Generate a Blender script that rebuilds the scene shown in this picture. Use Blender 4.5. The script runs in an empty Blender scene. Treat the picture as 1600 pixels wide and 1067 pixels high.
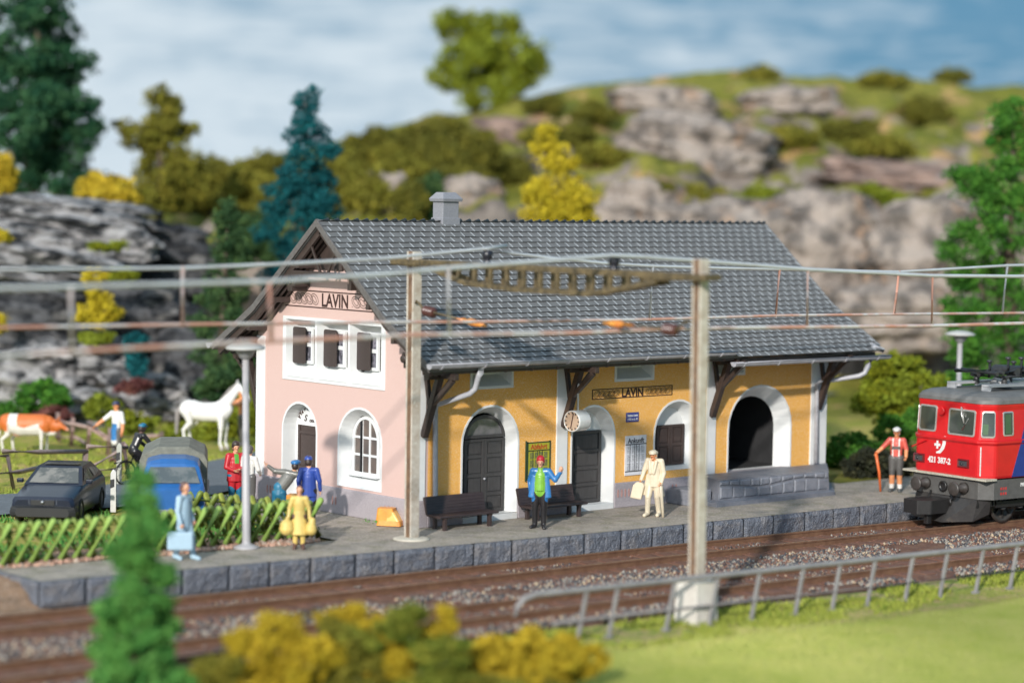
import bpy, bmesh, math, random
import numpy as np
from mathutils import Vector, Matrix, noise as mnoise
from mathutils.geometry import tessellate_polygon
R_ = math.radians
SC = bpy.context.scene
COL = SC.collection

# ------------------------------------------------------------------ camera
CX = Vector((0.7491, -0.6622, 0.0171)).normalized()   # filled below
F_PX = 3741.57
CAM_C = Vector((-36.46, -44.65, 8.17))
def _cam_axes():
    vx = Vector((5050-800, 372-533.5, F_PX)).normalized()
    vy = Vector((-2505-800, 243-533.5, F_PX)).normalized()
    z = vx.cross(vy).normalized()
    y = z.cross(vx).normalized()
    if z.y > 0: z = -z
    return vx, y, z
AX, AY, AZ = _cam_axes()                    # world X, Y, Z seen in camera axes (x right, y down, z forward)
_a = Vector((652-800, 825-533.5, F_PX))/F_PX*58.0
CAM_C = Vector((-_a.dot(AX), -_a.dot(AY), -_a.dot(AZ)))
RIGHT = Vector((AX.x, AY.x, AZ.x)); DOWN = Vector((AX.y, AY.y, AZ.y)); FWD = Vector((AX.z, AY.z, AZ.z))
cam_d = bpy.data.cameras.new('camera'); cam = bpy.data.objects.new('camera', cam_d); COL.objects.link(cam)
cam.matrix_world = Matrix(((RIGHT.x, -DOWN.x, -FWD.x, CAM_C.x), (RIGHT.y, -DOWN.y, -FWD.y, CAM_C.y),
                           (RIGHT.z, -DOWN.z, -FWD.z, CAM_C.z), (0, 0, 0, 1)))
cam_d.sensor_width = 36.0; cam_d.lens = F_PX/1600*36.0
cam_d.clip_start = 0.5; cam_d.clip_end = 3000
cam_d.dof.use_dof = True; cam_d.dof.focus_distance = 61.0
cam_d.dof.aperture_fstop = (cam_d.lens/1000)/0.54; cam_d.dof.aperture_blades = 0
SC.camera = cam
SC.render.resolution_x = 1024; SC.render.resolution_y = 682

# ------------------------------------------------------------------ world and sun
SUN_AZ = R_(34)      # direction the light travels, counter-clockwise from +X
SUN_EL = R_(23)
sd = Vector((math.cos(SUN_AZ)*math.cos(SUN_EL), math.sin(SUN_AZ)*math.cos(SUN_EL), -math.sin(SUN_EL)))
sl = bpy.data.lights.new('sun', 'SUN'); sl.energy = 4.2; sl.angle = R_(2.0); sl.color = (1.0, 0.95, 0.88)
so = bpy.data.objects.new('sun', sl); COL.objects.link(so)
so.rotation_euler = sd.to_track_quat('-Z', 'Y').to_euler(); so.location = (-40, -30, 40)
W = bpy.data.worlds.new('World'); SC.world = W; W.use_nodes = True
def build_world():
    nt = W.node_tree; N = nt.nodes; L = nt.links; N.clear()
    out = N.new('ShaderNodeOutputWorld')
    sky = N.new('ShaderNodeTexSky'); sky.sky_type = 'NISHITA'; sky.sun_disc = False
    sky.sun_elevation = SUN_EL; sky.sun_rotation = math.atan2(-sd.x, -sd.y)
    b1 = N.new('ShaderNodeBackground'); b1.inputs[1].default_value = 0.09
    L.new(sky.outputs[0], b1.inputs[0])
    tc = N.new('ShaderNodeTexCoord')
    def vm(op, a, b=None):
        n = N.new('ShaderNodeVectorMath'); n.operation = op
        L.new(a, n.inputs[0])
        if b is not None: n.inputs[1].default_value = b
        return n
    def mr(a, f0, f1, t0, t1, smooth=True):
        n = N.new('ShaderNodeMapRange'); n.interpolation_type = 'SMOOTHSTEP' if smooth else 'LINEAR'
        L.new(a, n.inputs[0])
        for i, v in zip((1, 2, 3, 4), (f0, f1, t0, t1)): n.inputs[i].default_value = v
        return n.outputs[0]
    def mul(a, b, op='MULTIPLY'):
        n = N.new('ShaderNodeMath'); n.operation = op
        for i, v in enumerate((a, b)):
            if isinstance(v, (int, float)): n.inputs[i].default_value = v
            else: L.new(v, n.inputs[i])
        n.use_clamp = False
        return n.outputs[0]
    # streaky wind-blown cloud, stretched along the horizon and slightly tilted
    m = N.new('ShaderNodeMapping'); m.inputs['Rotation'].default_value = (R_(5), R_(-7), R_(49)); m.inputs['Scale'].default_value = (7, 7, 34)
    L.new(tc.outputs['Generated'], m.inputs[0])
    n1 = N.new('ShaderNodeTexNoise'); n1.inputs['Scale'].default_value = 2.4; n1.inputs['Detail'].default_value = 9; n1.inputs['Roughness'].default_value = .62
    n1.inputs['Distortion'].default_value = .6
    L.new(m.outputs[0], n1.inputs['Vector'])
    m2 = N.new('ShaderNodeMapping'); m2.inputs['Scale'].default_value = (3.2, 3.2, 7); m2.inputs['Location'].default_value = (.4, .1, .7)
    L.new(tc.outputs['Generated'], m2.inputs[0])
    n2 = N.new('ShaderNodeTexNoise'); n2.inputs['Scale'].default_value = 1.7; n2.inputs['Detail'].default_value = 4
    L.new(m2.outputs[0], n2.inputs['Vector'])
    m3 = N.new('ShaderNodeMapping'); m3.inputs['Rotation'].default_value = (R_(3), R_(-10), R_(49)); m3.inputs['Scale'].default_value = (26, 26, 190)
    L.new(tc.outputs['Generated'], m3.inputs[0])
    n3 = N.new('ShaderNodeTexNoise'); n3.inputs['Scale'].default_value = 1.5; n3.inputs['Detail'].default_value = 6; n3.inputs['Roughness'].default_value = .6; n3.inputs['Distortion'].default_value = .8
    L.new(m3.outputs[0], n3.inputs['Vector'])
    # thicker cloud on the north side of the valley, open blue to the right
    dr = vm('DOT_PRODUCT', tc.outputs['Generated'], tuple(RIGHT))
    side = mr(dr.outputs['Value'], -.20, .20, .42, -.10, False)
    sep = N.new('ShaderNodeSeparateXYZ'); L.new(tc.outputs['Generated'], sep.inputs[0])
    upz = mr(sep.outputs[2], 0.0, .10, .14, -.04, False)
    s = mul(mul(mul(mul(n1.outputs[0], .8), mul(n3.outputs[0], 1.35), 'ADD'), mul(n2.outputs[0], .5), 'ADD'), mul(side, upz, 'ADD'), 'ADD')
    cl = mr(s, 1.22, 1.74, .05, 1.0, False)
    b2 = N.new('ShaderNodeBackground'); b2.inputs[0].default_value = (.76, .88, .97, 1)
    # cloud behind the viewer is made brighter, an unseen fill added for the facade
    db = vm('DOT_PRODUCT', tc.outputs['Generated'], tuple((-FWD + Vector((0, 0, .35))).normalized()))
    bs = mr(db.outputs['Value'], .1, .9, .84, 2.1)
    L.new(bs, b2.inputs[1])
    b3 = N.new('ShaderNodeBackground'); b3.inputs[0].default_value = (.07, .25, .43, 1); b3.inputs[1].default_value = 1.0
    a0 = N.new('ShaderNodeAddShader')
    ms0 = N.new('ShaderNodeMixShader'); ms0.inputs[0].default_value = .92
    L.new(b1.outputs[0], ms0.inputs[1]); L.new(b3.outputs[0], ms0.inputs[2])
    ms = N.new('ShaderNodeMixShader')
    L.new(cl, ms.inputs[0]); L.new(ms0.outputs[0], ms.inputs[1]); L.new(b2.outputs[0], ms.inputs[2])
    L.new(ms.outputs[0], out.inputs[0])
build_world()
SC.view_settings.view_transform = 'Standard'; SC.view_settings.look = 'None'
SC.view_settings.gamma = 1.0; SC.view_settings.exposure = 0.04
SC.view_settings.use_curve_mapping = False

# ------------------------------------------------------------------ helpers
def ray(px, py):
    v = Vector((px-800, py-533.5, F_PX)); return Vector((v.dot(AX), v.dot(AY), v.dot(AZ)))
def onZ(px, py, z):
    d = ray(px, py); return CAM_C + d*((z-CAM_C.z)/d.z)
def onY(px, py, y):
    d = ray(px, py); return CAM_C + d*((y-CAM_C.y)/d.y)
def onX(px, py, x):
    d = ray(px, py); return CAM_C + d*((x-CAM_C.x)/d.x)
def atD(px, py, dep):
    return CAM_C + ray(px, py)*(dep/F_PX)
def lerpk(keys, x):
    ks = list(keys)
    if x <= ks[0][0]: return ks[0][1]
    for (a, va), (b, vb) in zip(ks, ks[1:]):
        if x <= b:
            t = (x-a)/(b-a); return va+(vb-va)*t
    return ks[-1][1]
def srgb(r, g, b):
    f = lambda c: (c/255/12.92) if c/255 <= .04045 else ((c/255+.055)/1.055)**2.4
    return (f(r), f(g), f(b))
MATS = {}
def mat(name, col, rough=.6, col2=None, nscale=6, ncon=.5, bump=0, bscale=30, metal=0, spec=.5, speck=None, speck_t=.66, speck_s=60, trans=0, coat=0, stretch=None, col3=None, emis=None, bdist=.02, sss=0):
    if name in MATS: return MATS[name]
    m = bpy.data.materials.new(name); m.use_nodes = True; MATS[name] = m
    nt = m.node_tree; N = nt.nodes; L = nt.links
    p = N['Principled BSDF']
    p.inputs['Roughness'].default_value = rough; p.inputs['Metallic'].default_value = metal
    p.inputs['Specular IOR Level'].default_value = spec
    p.inputs['Coat Weight'].default_value = coat
    p.inputs['Coat Roughness'].default_value = .15
    p.inputs['Transmission Weight'].default_value = trans
    c = (*col, 1)
    p.inputs['Base Color'].default_value = c
    tc = N.new('ShaderNodeTexCoord'); src = tc.outputs['Object']
    if stretch:
        mp = N.new('ShaderNodeMapping'); mp.inputs['Scale'].default_value = stretch; L.new(src, mp.inputs[0]); src = mp.outputs[0]
    last = None
    def noise(scale, detail=5, rough=.6):
        n = N.new('ShaderNodeTexNoise'); n.inputs['Scale'].default_value = scale; n.inputs['Detail'].default_value = detail
        n.inputs['Roughness'].default_value = rough; L.new(src, n.inputs['Vector']); return n.outputs[0]
    def ramp(f, lo, hi):
        n = N.new('ShaderNodeMapRange'); L.new(f, n.inputs[0]); n.inputs[1].default_value = lo; n.inputs[2].default_value = hi
        return n.outputs[0]
    def mix(fac, a, b):
        n = N.new('ShaderNodeMix'); n.data_type = 'RGBA'; L.new(fac, n.inputs[0])
        for i, v in ((6, a), (7, b)):
            if isinstance(v, tuple): n.inputs[i].default_value = (*v[:3], 1)
            else: L.new(v, n.inputs[i])
        return n.outputs[2]
    if col2 is None and ncon: col2 = tuple(x*.82 for x in col)
    if col2 is not None:
        h = .25*(1.1-ncon)
        last = mix(ramp(noise(nscale), .5-h-.02, .5+h+.02), col, col2)
        if col3 is not None:
            last = mix(ramp(noise(nscale*.37+1.1, 3), .5, .62), last, col3)
    if speck is not None:
        last = mix(ramp(noise(speck_s, 2, .5), speck_t, speck_t+.10), last if last else col, speck)
    if last: L.new(last, p.inputs['Base Color'])
    if bump:
        b = N.new('ShaderNodeBump'); b.inputs['Strength'].default_value = bump; b.inputs['Distance'].default_value = bdist
        L.new(noise(bscale, 4, .6), b.inputs['Height']); L.new(b.outputs[0], p.inputs['Normal'])
    if emis: 
        p.inputs['Emission Color'].default_value = (*emis[0], 1); p.inputs['Emission Strength'].default_value = emis[1]
    return m

def tag(o, label=None, cat=None, group=None, kind=None):
    if label: o['label'] = label
    if cat: o['category'] = cat
    if group: o['group'] = group
    if kind: o['kind'] = kind
    return o
def thing(name, label, cat, loc=(0, 0, 0), rz=0, group=None):
    o = bpy.data.objects.new(name, None); COL.objects.link(o); o.location = loc; o.rotation_euler = (0, 0, rz)
    o.empty_display_size = .2
    return tag(o, label, cat, group)
def mtx(o):
    m = Matrix.Translation(o.location) @ o.rotation_euler.to_matrix().to_4x4()
    return (mtx(o.parent) @ m) if o.parent else m
def link_mesh(name, me, mats, parent):
    if not isinstance(mats, (list, tuple)): mats = [mats]
    for m in mats: me.materials.append(m)
    o = bpy.data.objects.new(name, me); COL.objects.link(o)
    if parent is not None: o.parent = parent
    return o
def copy_tree(o, parent=None):
    c = o.copy(); COL.objects.link(c)
    if parent is not None: c.parent = parent
    for ch in list(o.children): copy_tree(ch, c)
    return c
def frame_from(d, up=Vector((0, 0, 1))):
    d = Vector(d).normalized()
    if abs(d.dot(up)) > .99: up = Vector((0, 1, 0))
    x = d.cross(up).normalized(); y = x.cross(d).normalized()
    return x, y, d
def each(name, pieces, mats, parent, **k):
    for p in pieces: m = MB(); p(m); m.build(name, mats, parent, **k)
class MB:
    def __init__(s): s.v = []; s.f = []; s.m = []; s.sm = []
    def add(s, vs, fs, mi=0, smooth=False):
        k = len(s.v); s.v += [tuple(v) for v in vs]
        for f in fs: s.f.append([i+k for i in f]); s.m.append(mi); s.sm.append(smooth)
        return s
    def box(s, c, size, rz=0, mi=0, M=None):
        hx, hy, hz = [a/2 for a in size]; c = Vector(c)
        vs = [Vector((x*hx, y*hy, z*hz)) for x in (-1, 1) for y in (-1, 1) for z in (-1, 1)]
        rot = M if M is not None else Matrix.Rotation(rz, 3, 'Z')
        return s.add([rot @ v + c for v in vs], [(0, 1, 3, 2), (4, 6, 7, 5), (0, 4, 5, 1), (2, 3, 7, 6), (0, 2, 6, 4), (1, 5, 7, 3)], mi)
    def bx(s, x0, x1, y0, y1, z0, z1, mi=0):
        return s.box(((x0+x1)/2, (y0+y1)/2, (z0+z1)/2), (x1-x0, y1-y0, z1-z0), 0, mi)
    def bar(s, p, q, w, h, mi=0, up=Vector((0, 0, 1))):
        p = Vector(p); q = Vector(q); x, y, d = frame_from(q-p, up)
        vs = []
        for c in (p, q):
            for a, b in ((-1, -1), (1, -1), (1, 1), (-1, 1)): vs.append(c + x*a*w/2 + y*b*h/2)
        return s.add(vs, [(3, 2, 1, 0), (4, 5, 6, 7), (0, 1, 5, 4), (1, 2, 6, 5), (2, 3, 7, 6), (3, 0, 4, 7)], mi)
    def tube(s, pts, r, n=10, mi=0, caps=True, smooth=True):
        pts = [Vector(p) for p in pts]; rs = r if isinstance(r, (list, tuple)) else [r]*len(pts)
        vs = []; prev = None
        for i, p in enumerate(pts):
            if i == 0: d = pts[1]-p
            elif i == len(pts)-1: d = p-pts[i-1]
            else: d = (pts[i+1]-p).normalized()+(p-pts[i-1]).normalized()
            if d.length < 1e-9: d = Vector((0, 0, 1))
            d.normalize()
            if prev is None: x, y, _ = frame_from(d)
            else:
                x = prev - d*prev.dot(d)
                if x.length < 1e-6: x, y, _ = frame_from(d)
                x.normalize(); y = d.cross(x)
            prev = x
            for k in range(n):
                a = 2*math.pi*k/n; vs.append(p + (x*math.cos(a)+y*math.sin(a))*rs[i])
        fs = []
        for i in range(len(pts)-1):
            for k in range(n):
                k2 = (k+1) % n; fs.append((i*n+k, i*n+k2, (i+1)*n+k2, (i+1)*n+k))
        s.add(vs, fs, mi, smooth)
        if caps:
            b = len(s.v)-len(vs)
            s.f.append([b+k for k in range(n)][::-1]); s.m.append(mi); s.sm.append(False)
            b2 = b+(len(pts)-1)*n
            s.f.append([b2+k for k in range(n)]); s.m.append(mi); s.sm.append(False)
        return s
    def lathe(s, c, prof, n=24, axis=(0, 0, 1), mi=0, smooth=True, caps=True):
        c = Vector(c); x, y, d = frame_from(axis)
        vs = []; m = len(prof)
        for r, h in prof:
            for k in range(n):
                a = 2*math.pi*k/n; vs.append(c + d*h + (x*math.cos(a)+y*math.sin(a))*r)
        fs = []
        for i in range(m-1):
            for k in range(n):
                k2 = (k+1) % n; fs.append((i*n+k, i*n+k2, (i+1)*n+k2, (i+1)*n+k))
        s.add(vs, fs, mi, smooth)
        if caps:
            b = len(s.v)-len(vs)
            if prof[0][0] > 1e-6: s.f.append([b+k for k in range(n)][::-1]); s.m.append(mi); s.sm.append(False)
            if prof[-1][0] > 1e-6: s.f.append([b+(m-1)*n+k for k in range(n)]); s.m.append(mi); s.sm.append(False)
        return s
    def prism(s, poly, d0, d1, plane='XZ', mi=0, holes=(), M=None):
        """polygon (u,v) extruded along the third axis from d0 to d1; holes are cut through"""
        def P(u, v, w):
            q = {'XZ': (u, w, v), 'YZ': (w, u, v), 'XY': (u, v, w)}[plane]
            return (M @ Vector(q)) if M is not None else Vector(q)
        loops = [list(poly)]+[list(h) for h in holes]
        flat = [p for l in loops for p in l]
        tris = tessellate_polygon([[Vector((a, b, 0)) for a, b in l] for l in loops])
        n = len(flat); vs = [P(a, b, d0) for a, b in flat]+[P(a, b, d1) for a, b in flat]
        fs = [tuple(t) for t in tris]+[tuple(i+n for i in t[::-1]) for t in tris]
        k = 0
        for l in loops:
            m = len(l)
            for i in range(m):
                j = (i+1) % m; fs.append((k+i, k+j, k+j+n, k+i+n))
            k += m
        return s.add(vs, fs, mi)
    def loft(s, A, B, mi=0, smooth=False, closed=True):
        n = len(A); vs = list(A)+list(B)
        fs = [(i, (i+1) % n, (i+1) % n+n, i+n) for i in range(n if closed else n-1)]
        return s.add(vs, fs, mi, smooth)
    def fill(s, pts, mi=0):
        return s.add(pts, [tuple(range(len(pts)))], mi)
    def build(s, name, mats, parent=None, bevel=0, world=True, fixn=True, seg=2):
        me = bpy.data.meshes.new(name)
        vs = s.v
        if parent is not None and world:
            M = mtx(parent).inverted(); vs = [M @ Vector(v) for v in vs]
        me.from_pydata([tuple(v) for v in vs], [], s.f)
        me.polygons.foreach_set('material_index', s.m); me.polygons.foreach_set('use_smooth', s.sm)
        me.update()
        if fixn:
            bm = bmesh.new(); bm.from_mesh(me); bmesh.ops.recalc_face_normals(bm, faces=bm.faces); bm.to_mesh(me); bm.free()
        o = link_mesh(name, me, mats, parent)
        if bevel:
            b = o.modifiers.new('bevel', 'BEVEL'); b.width = bevel; b.segments = seg; b.limit_method = 'ANGLE'; b.angle_limit = R_(40); b.harden_normals = False
        return o
def np_mesh(name, V, F, mats, parent=None, mi=None, smooth=False):
    """V (n,3), F (m,k) arrays -> object"""
    V = np.asarray(V, np.float32); F = np.asarray(F, np.int32)
    if parent is not None:
        Mi = np.array(mtx(parent).inverted()); V = (V @ Mi[:3, :3].T + Mi[:3, 3]).astype(np.float32)
    me = bpy.data.meshes.new(name); k = F.shape[1]
    me.vertices.add(len(V)); me.vertices.foreach_set('co', V.ravel())
    me.loops.add(F.size); me.loops.foreach_set('vertex_index', F.ravel())
    me.polygons.add(len(F)); me.polygons.foreach_set('loop_start', np.arange(len(F), dtype=np.int32)*k)
    me.polygons.foreach_set('loop_total', np.full(len(F), k, np.int32))
    if mi is not None: me.polygons.foreach_set('material_index', np.asarray(mi, np.int32))
    if smooth: me.polygons.foreach_set('use_smooth', np.ones(len(F), bool))
    me.update(calc_edges=True)
    return link_mesh(name, me, mats, parent)
def text_mesh(s, size, origin, ux, uz, depth=.006, bold=0, align='CENTER', shear=0, sx=1.0):
    """text as (verts, faces) laid on the plane spanned by ux (along) and uz (up)"""
    cu = bpy.data.curves.new('lettering', 'FONT'); cu.body = s; cu.size = size; cu.align_x = align; cu.align_y = 'BOTTOM_BASELINE'
    cu.extrude = depth; cu.offset = bold; cu.shear = shear; cu.resolution_u = 3
    ob = bpy.data.objects.new('lettering', cu); COL.objects.link(ob)
    dg = bpy.context.evaluated_depsgraph_get(); me = bpy.data.meshes.new_from_object(ob.evaluated_get(dg))
    o = Vector(origin); ux = Vector(ux); uz = Vector(uz); w = ux.cross(uz)
    vs = [o + ux*v.co.x*sx + uz*v.co.y + w*v.co.z for v in me.vertices]; fs = [tuple(p.vertices) for p in me.polygons]
    COL.objects.unlink(ob); bpy.data.objects.remove(ob); bpy.data.curves.remove(cu); bpy.data.meshes.remove(me)
    return vs, fs
# ------------------------------------------------------------------ numpy noise
_rs = np.random.RandomState(11)
_perm = _rs.rand(64, 64, 64).astype(np.float32)
def vnoise(p):
    p = np.asarray(p, np.float64); i = np.floor(p).astype(int); f = p-i; f = f*f*(3-2*f)
    def g(a, b, c): return _perm[(i[..., 0]+a) & 63, (i[..., 1]+b) & 63, (i[..., 2]+c) & 63]
    x, y, z = f[..., 0], f[..., 1], f[..., 2]
    a = g(0, 0, 0)*(1-x)+g(1, 0, 0)*x; b = g(0, 1, 0)*(1-x)+g(1, 1, 0)*x
    c = g(0, 0, 1)*(1-x)+g(1, 0, 1)*x; d = g(0, 1, 1)*(1-x)+g(1, 1, 1)*x
    return (a*(1-y)+b*y)*(1-z)+(c*(1-y)+d*y)*z
def fbm(p, o=4, lac=2.1, gain=.5):
    s = 0; a = 1; t = 0; p = np.asarray(p, np.float64)
    for k in range(o): s = s+a*vnoise(p*lac**k+k*7.3); t += a; a *= gain
    return s/t
FH = Vector((FWD.x, FWD.y, 0)).normalized(); RH = Vector((FH.y, -FH.x, 0))
def st(s, t): return (CAM_C.x+RH.x*s+FH.x*t, CAM_C.y+RH.y*s+FH.y*t)
def to_st(x, y): dx = x-CAM_C.x; dy = y-CAM_C.y; return dx*RH.x+dy*RH.y, dx*FH.x+dy*FH.y
def ss(x, a, b): t = np.clip((x-a)/(b-a), 0, 1); return t*t*(3-2*t)
EDGE = [(-40, -.2), (-20, -.9), (-11.3, -1.62), (-7.8, -2.08), (-1.6, -2.6), (3, -3.08), (8, -3.34), (13, -3.52), (17, -3.75), (24, -4.4), (40, -6.2), (70, -10)]
def E_(x): return lerpk(EDGE, x)
EX = np.array([e[0] for e in EDGE]); EY = np.array([e[1] for e in EDGE])
def hill(s, t):
    sk = [-60, -27, -20, -14.8, -12, -8.2, -5.7, -3.1, 1.9, 4.4, 9.4, 12.6, 18.9, 25, 40, 70]
    zc = np.interp(s, sk, [6, 6.8, 7.4, 8.8, 9.6, 10.6, 11.6, 12.3, 13.3, 14.0, 14.8, 15.1, 14.9, 14.7, 14, 12])
    tc = np.interp(s, sk, [108, 108, 108, 112, 114, 118, 122, 125, 128, 131, 134, 135, 135, 135, 135, 135])
    t0 = np.interp(s, sk, [88, 90, 90, 90, 92, 94, 95, 96, 98, 99, 101, 102, 101, 98, 95, 92])
    zf = np.interp(s, sk, [3, 4, 4.5, 5, 5.6, 6.4, 6.8, 7.2, 8.0, 8.0, 8.2, 8.1, 7.6, 7, 6, 5])
    P = np.stack([s*.22, t*.22, s*0], -1)
    w = (fbm(P, 3)-.5)*9
    tt = t+w*ss(t, 84, 96)
    z = zf*ss(tt, t0, t0+5.5) + (zc-zf)*np.clip((tt-t0-6)/(tc-t0-6), 0, 1)**.9
    n2 = (fbm(np.stack([s*.5, t*.5, s*0+3], -1), 4)-.5)
    z = z + n2*3.4*ss(t, t0-1, t0+6)*(1-.75*ss(t, tc-10, tc))
    z = z - ss(t, tc, tc+60)*(zc-1)*.9
    return z
def ground_z(x, y):
    s = (x-CAM_C.x)*RH.x+(y-CAM_C.y)*RH.y; t = (x-CAM_C.x)*FH.x+(y-CAM_C.y)*FH.y
    e = np.interp(x, EX, EY)
    low = -.60+.05*(fbm(np.stack([x*.6, y*.6, x*0], -1), 3)-.5)
    back = -.05+.10*(fbm(np.stack([x*.35, y*.35, x*0+9], -1), 3)-.5)*ss(y, 10, 20)
    k = np.where(x > -11.2, (y > e+.4).astype(float), ss(y, e-1.0, e+1.6))
    z = low*(1-k)+back*k
    return z+hill(s, t)*ss(t, 78, 92)
# ------------------------------------------------------------------ ground
def ground_material():
    m = bpy.data.materials.new('terrain'); m.use_nodes = True; nt = m.node_tree; N = nt.nodes; L = nt.links; p = N['Principled BSDF']; p.inputs['Roughness'].default_value = .9
    p.inputs['Specular IOR Level'].default_value = .15
    tc = N.new('ShaderNodeTexCoord'); geo = N.new('ShaderNodeNewGeometry')
    def noise(sc, det=5, rough=.6, src=None):
        n = N.new('ShaderNodeTexNoise'); n.inputs['Scale'].default_value = sc; n.inputs['Detail'].default_value = det; n.inputs['Roughness'].default_value = rough; L.new(src or tc.outputs['Object'], n.inputs['Vector']); return n.outputs[0]
    def ramp(f, lo, hi, a=0, b=1):
        n = N.new('ShaderNodeMapRange'); n.interpolation_type = 'SMOOTHSTEP'; L.new(f, n.inputs[0])
        for i, v in zip((1, 2, 3, 4), (lo, hi, a, b)): n.inputs[i].default_value = v
        return n.outputs[0]
    def mix(f, a, b):
        n = N.new('ShaderNodeMix'); n.data_type = 'RGBA'; L.new(f, n.inputs[0])
        for i, v in ((6, a), (7, b)):
            if isinstance(v, tuple): n.inputs[i].default_value = (*v, 1)
            else: L.new(v, n.inputs[i])
        return n.outputs[2]
    def math_(op, a, b):
        n = N.new('ShaderNodeMath'); n.operation = op
        for i, v in enumerate((a, b)):
            if isinstance(v, (int, float)): n.inputs[i].default_value = v
            else: L.new(v, n.inputs[i])
        return n.outputs[0]
    g = mix(ramp(noise(.28, 4), .40, .60), (.13, .14, .02), (.23, .21, .04))
    g = mix(ramp(noise(2.2, 5), .45, .66), g, (.10, .11, .018))
    g = mix(ramp(noise(.42, 3, .5), .56, .68), g, (.40, .25, .11))
    rk = mix(ramp(noise(.5, 7, .7), .38, .62), (.25, .21, .18), (.07, .06, .055))
    rk = mix(ramp(noise(.21, 3), .50, .66), rk, (.30, .20, .14))
    sep = N.new('ShaderNodeSeparateXYZ'); L.new(geo.outputs['Normal'], sep.inputs[0])
    nz = math_('ADD', sep.outputs[2], math_('MULTIPLY', noise(.9, 4), .34))
    hillc = mix(ramp(nz, .91, 1.04), rk, g)
    # near ground: earth and gravel by the line, then fine lawn in front
    at = N.new('ShaderNodeAttribute'); at.attribute_name = 'zone'; at.attribute_type = 'GEOMETRY'
    sepa = N.new('ShaderNodeSeparateColor'); L.new(at.outputs['Color'], sepa.inputs[0])
    lawn = mix(ramp(noise(.55, 3), .35, .65), (.33, .35, .08), (.47, .43, .14))
    lawn = mix(ramp(noise(26, 3), .40, .7), lawn, (.29, .37, .035))
    rough = mix(ramp(noise(1.7, 5), .42, .6), (.30, .32, .07), (.44, .32, .17))
    rough = mix(ramp(noise(9, 4), .5, .62), rough, (.16, .24, .04))
    earth = mix(ramp(noise(3.2, 5), .4, .62), (.30, .19, .12), (.20, .13, .085))
    earth = mix(ramp(noise(24, 3), .56, .62), earth, (.46, .34, .26))
    past = mix(ramp(noise(.8, 5), .40, .62), (.30, .31, .05), (.50, .36, .13))
    past = mix(ramp(noise(6.5, 5), .47, .62), past, (.20, .25, .035))
    c = mix(sepa.outputs[0], hillc, lawn); c = mix(sepa.outputs[1], c, rough); c = mix(sepa.outputs[2], c, earth)
    at2 = N.new('ShaderNodeAttribute'); at2.attribute_name = 'pasture'; at2.attribute_type = 'GEOMETRY'
    c = mix(at2.outputs['Fac'], c, past)
    L.new(c, p.inputs['Base Color'])
    b = N.new('ShaderNodeBump'); b.inputs['Strength'].default_value = .6; b.inputs['Distance'].default_value = .08
    L.new(noise(9, 9, .8), b.inputs['Height']); L.new(b.outputs[0], p.inputs['Normal'])
    return m
def build_ground():
    ts = np.concatenate([np.arange(-60, 24, 4), np.arange(24, 80, .5), np.arange(80, 142, .45), np.arange(142, 220, 3), np.geomspace(222, 1500, 16)])
    s_ = np.concatenate([-np.geomspace(700, 46, 16), np.arange(-44, 44.1, .5), np.geomspace(46, 700, 16)])
    S, T = np.meshgrid(s_, ts); X, Y = st(S, T); Z = ground_z(X, Y)
    far = ss(T, 160, 300); Z = Z*(1-far)
    n = len(s_); m = len(ts)
    V = np.stack([X, Y, Z], -1).reshape(-1, 3)
    i = np.arange(m-1)[:, None]*n+np.arange(n-1)[None]; F = np.stack([i, i+1, i+n+1, i+n], -1).reshape(-1, 4)
    g = np_mesh('ground', V, F, ground_material(), smooth=True); tag(g, kind='structure')
    x = V[:, 0]; y = V[:, 1]; e = np.interp(x, EX, EY); t = T.ravel()
    # the fine lawn starts beyond the rough verge
    wob = (fbm(np.stack([x*.5, y*.5, x*0], -1), 3)-.5)*1.6
    ly = -11.9-.085*x+wob*.5
    lawn = ss(-(y-ly), 0, .5)
    rough = ss(-(y-(e-6.4-.02*x+wob*.25)), 0, .5)*(1-lawn)
    earth = (y < e+.5)*(1-lawn)*(1-rough); earth = np.maximum(earth, ((x < -3) & (y < 3.2) & (y > -3)).astype(float)*(1-ss(y, 2.4, 3.4)))
    past = (1-ss(t, 84, 92))*(y > 2)*(1-earth)
    a = g.data.color_attributes.new('zone', 'FLOAT_COLOR', 'POINT')
    a.data.foreach_set('color', np.stack([lawn, rough, earth, x*0+1], -1).astype(np.float32).ravel())
    b = g.data.attributes.new('pasture', 'FLOAT', 'POINT'); b.data.foreach_set('value', past.astype(np.float32))
build_ground()
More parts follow.
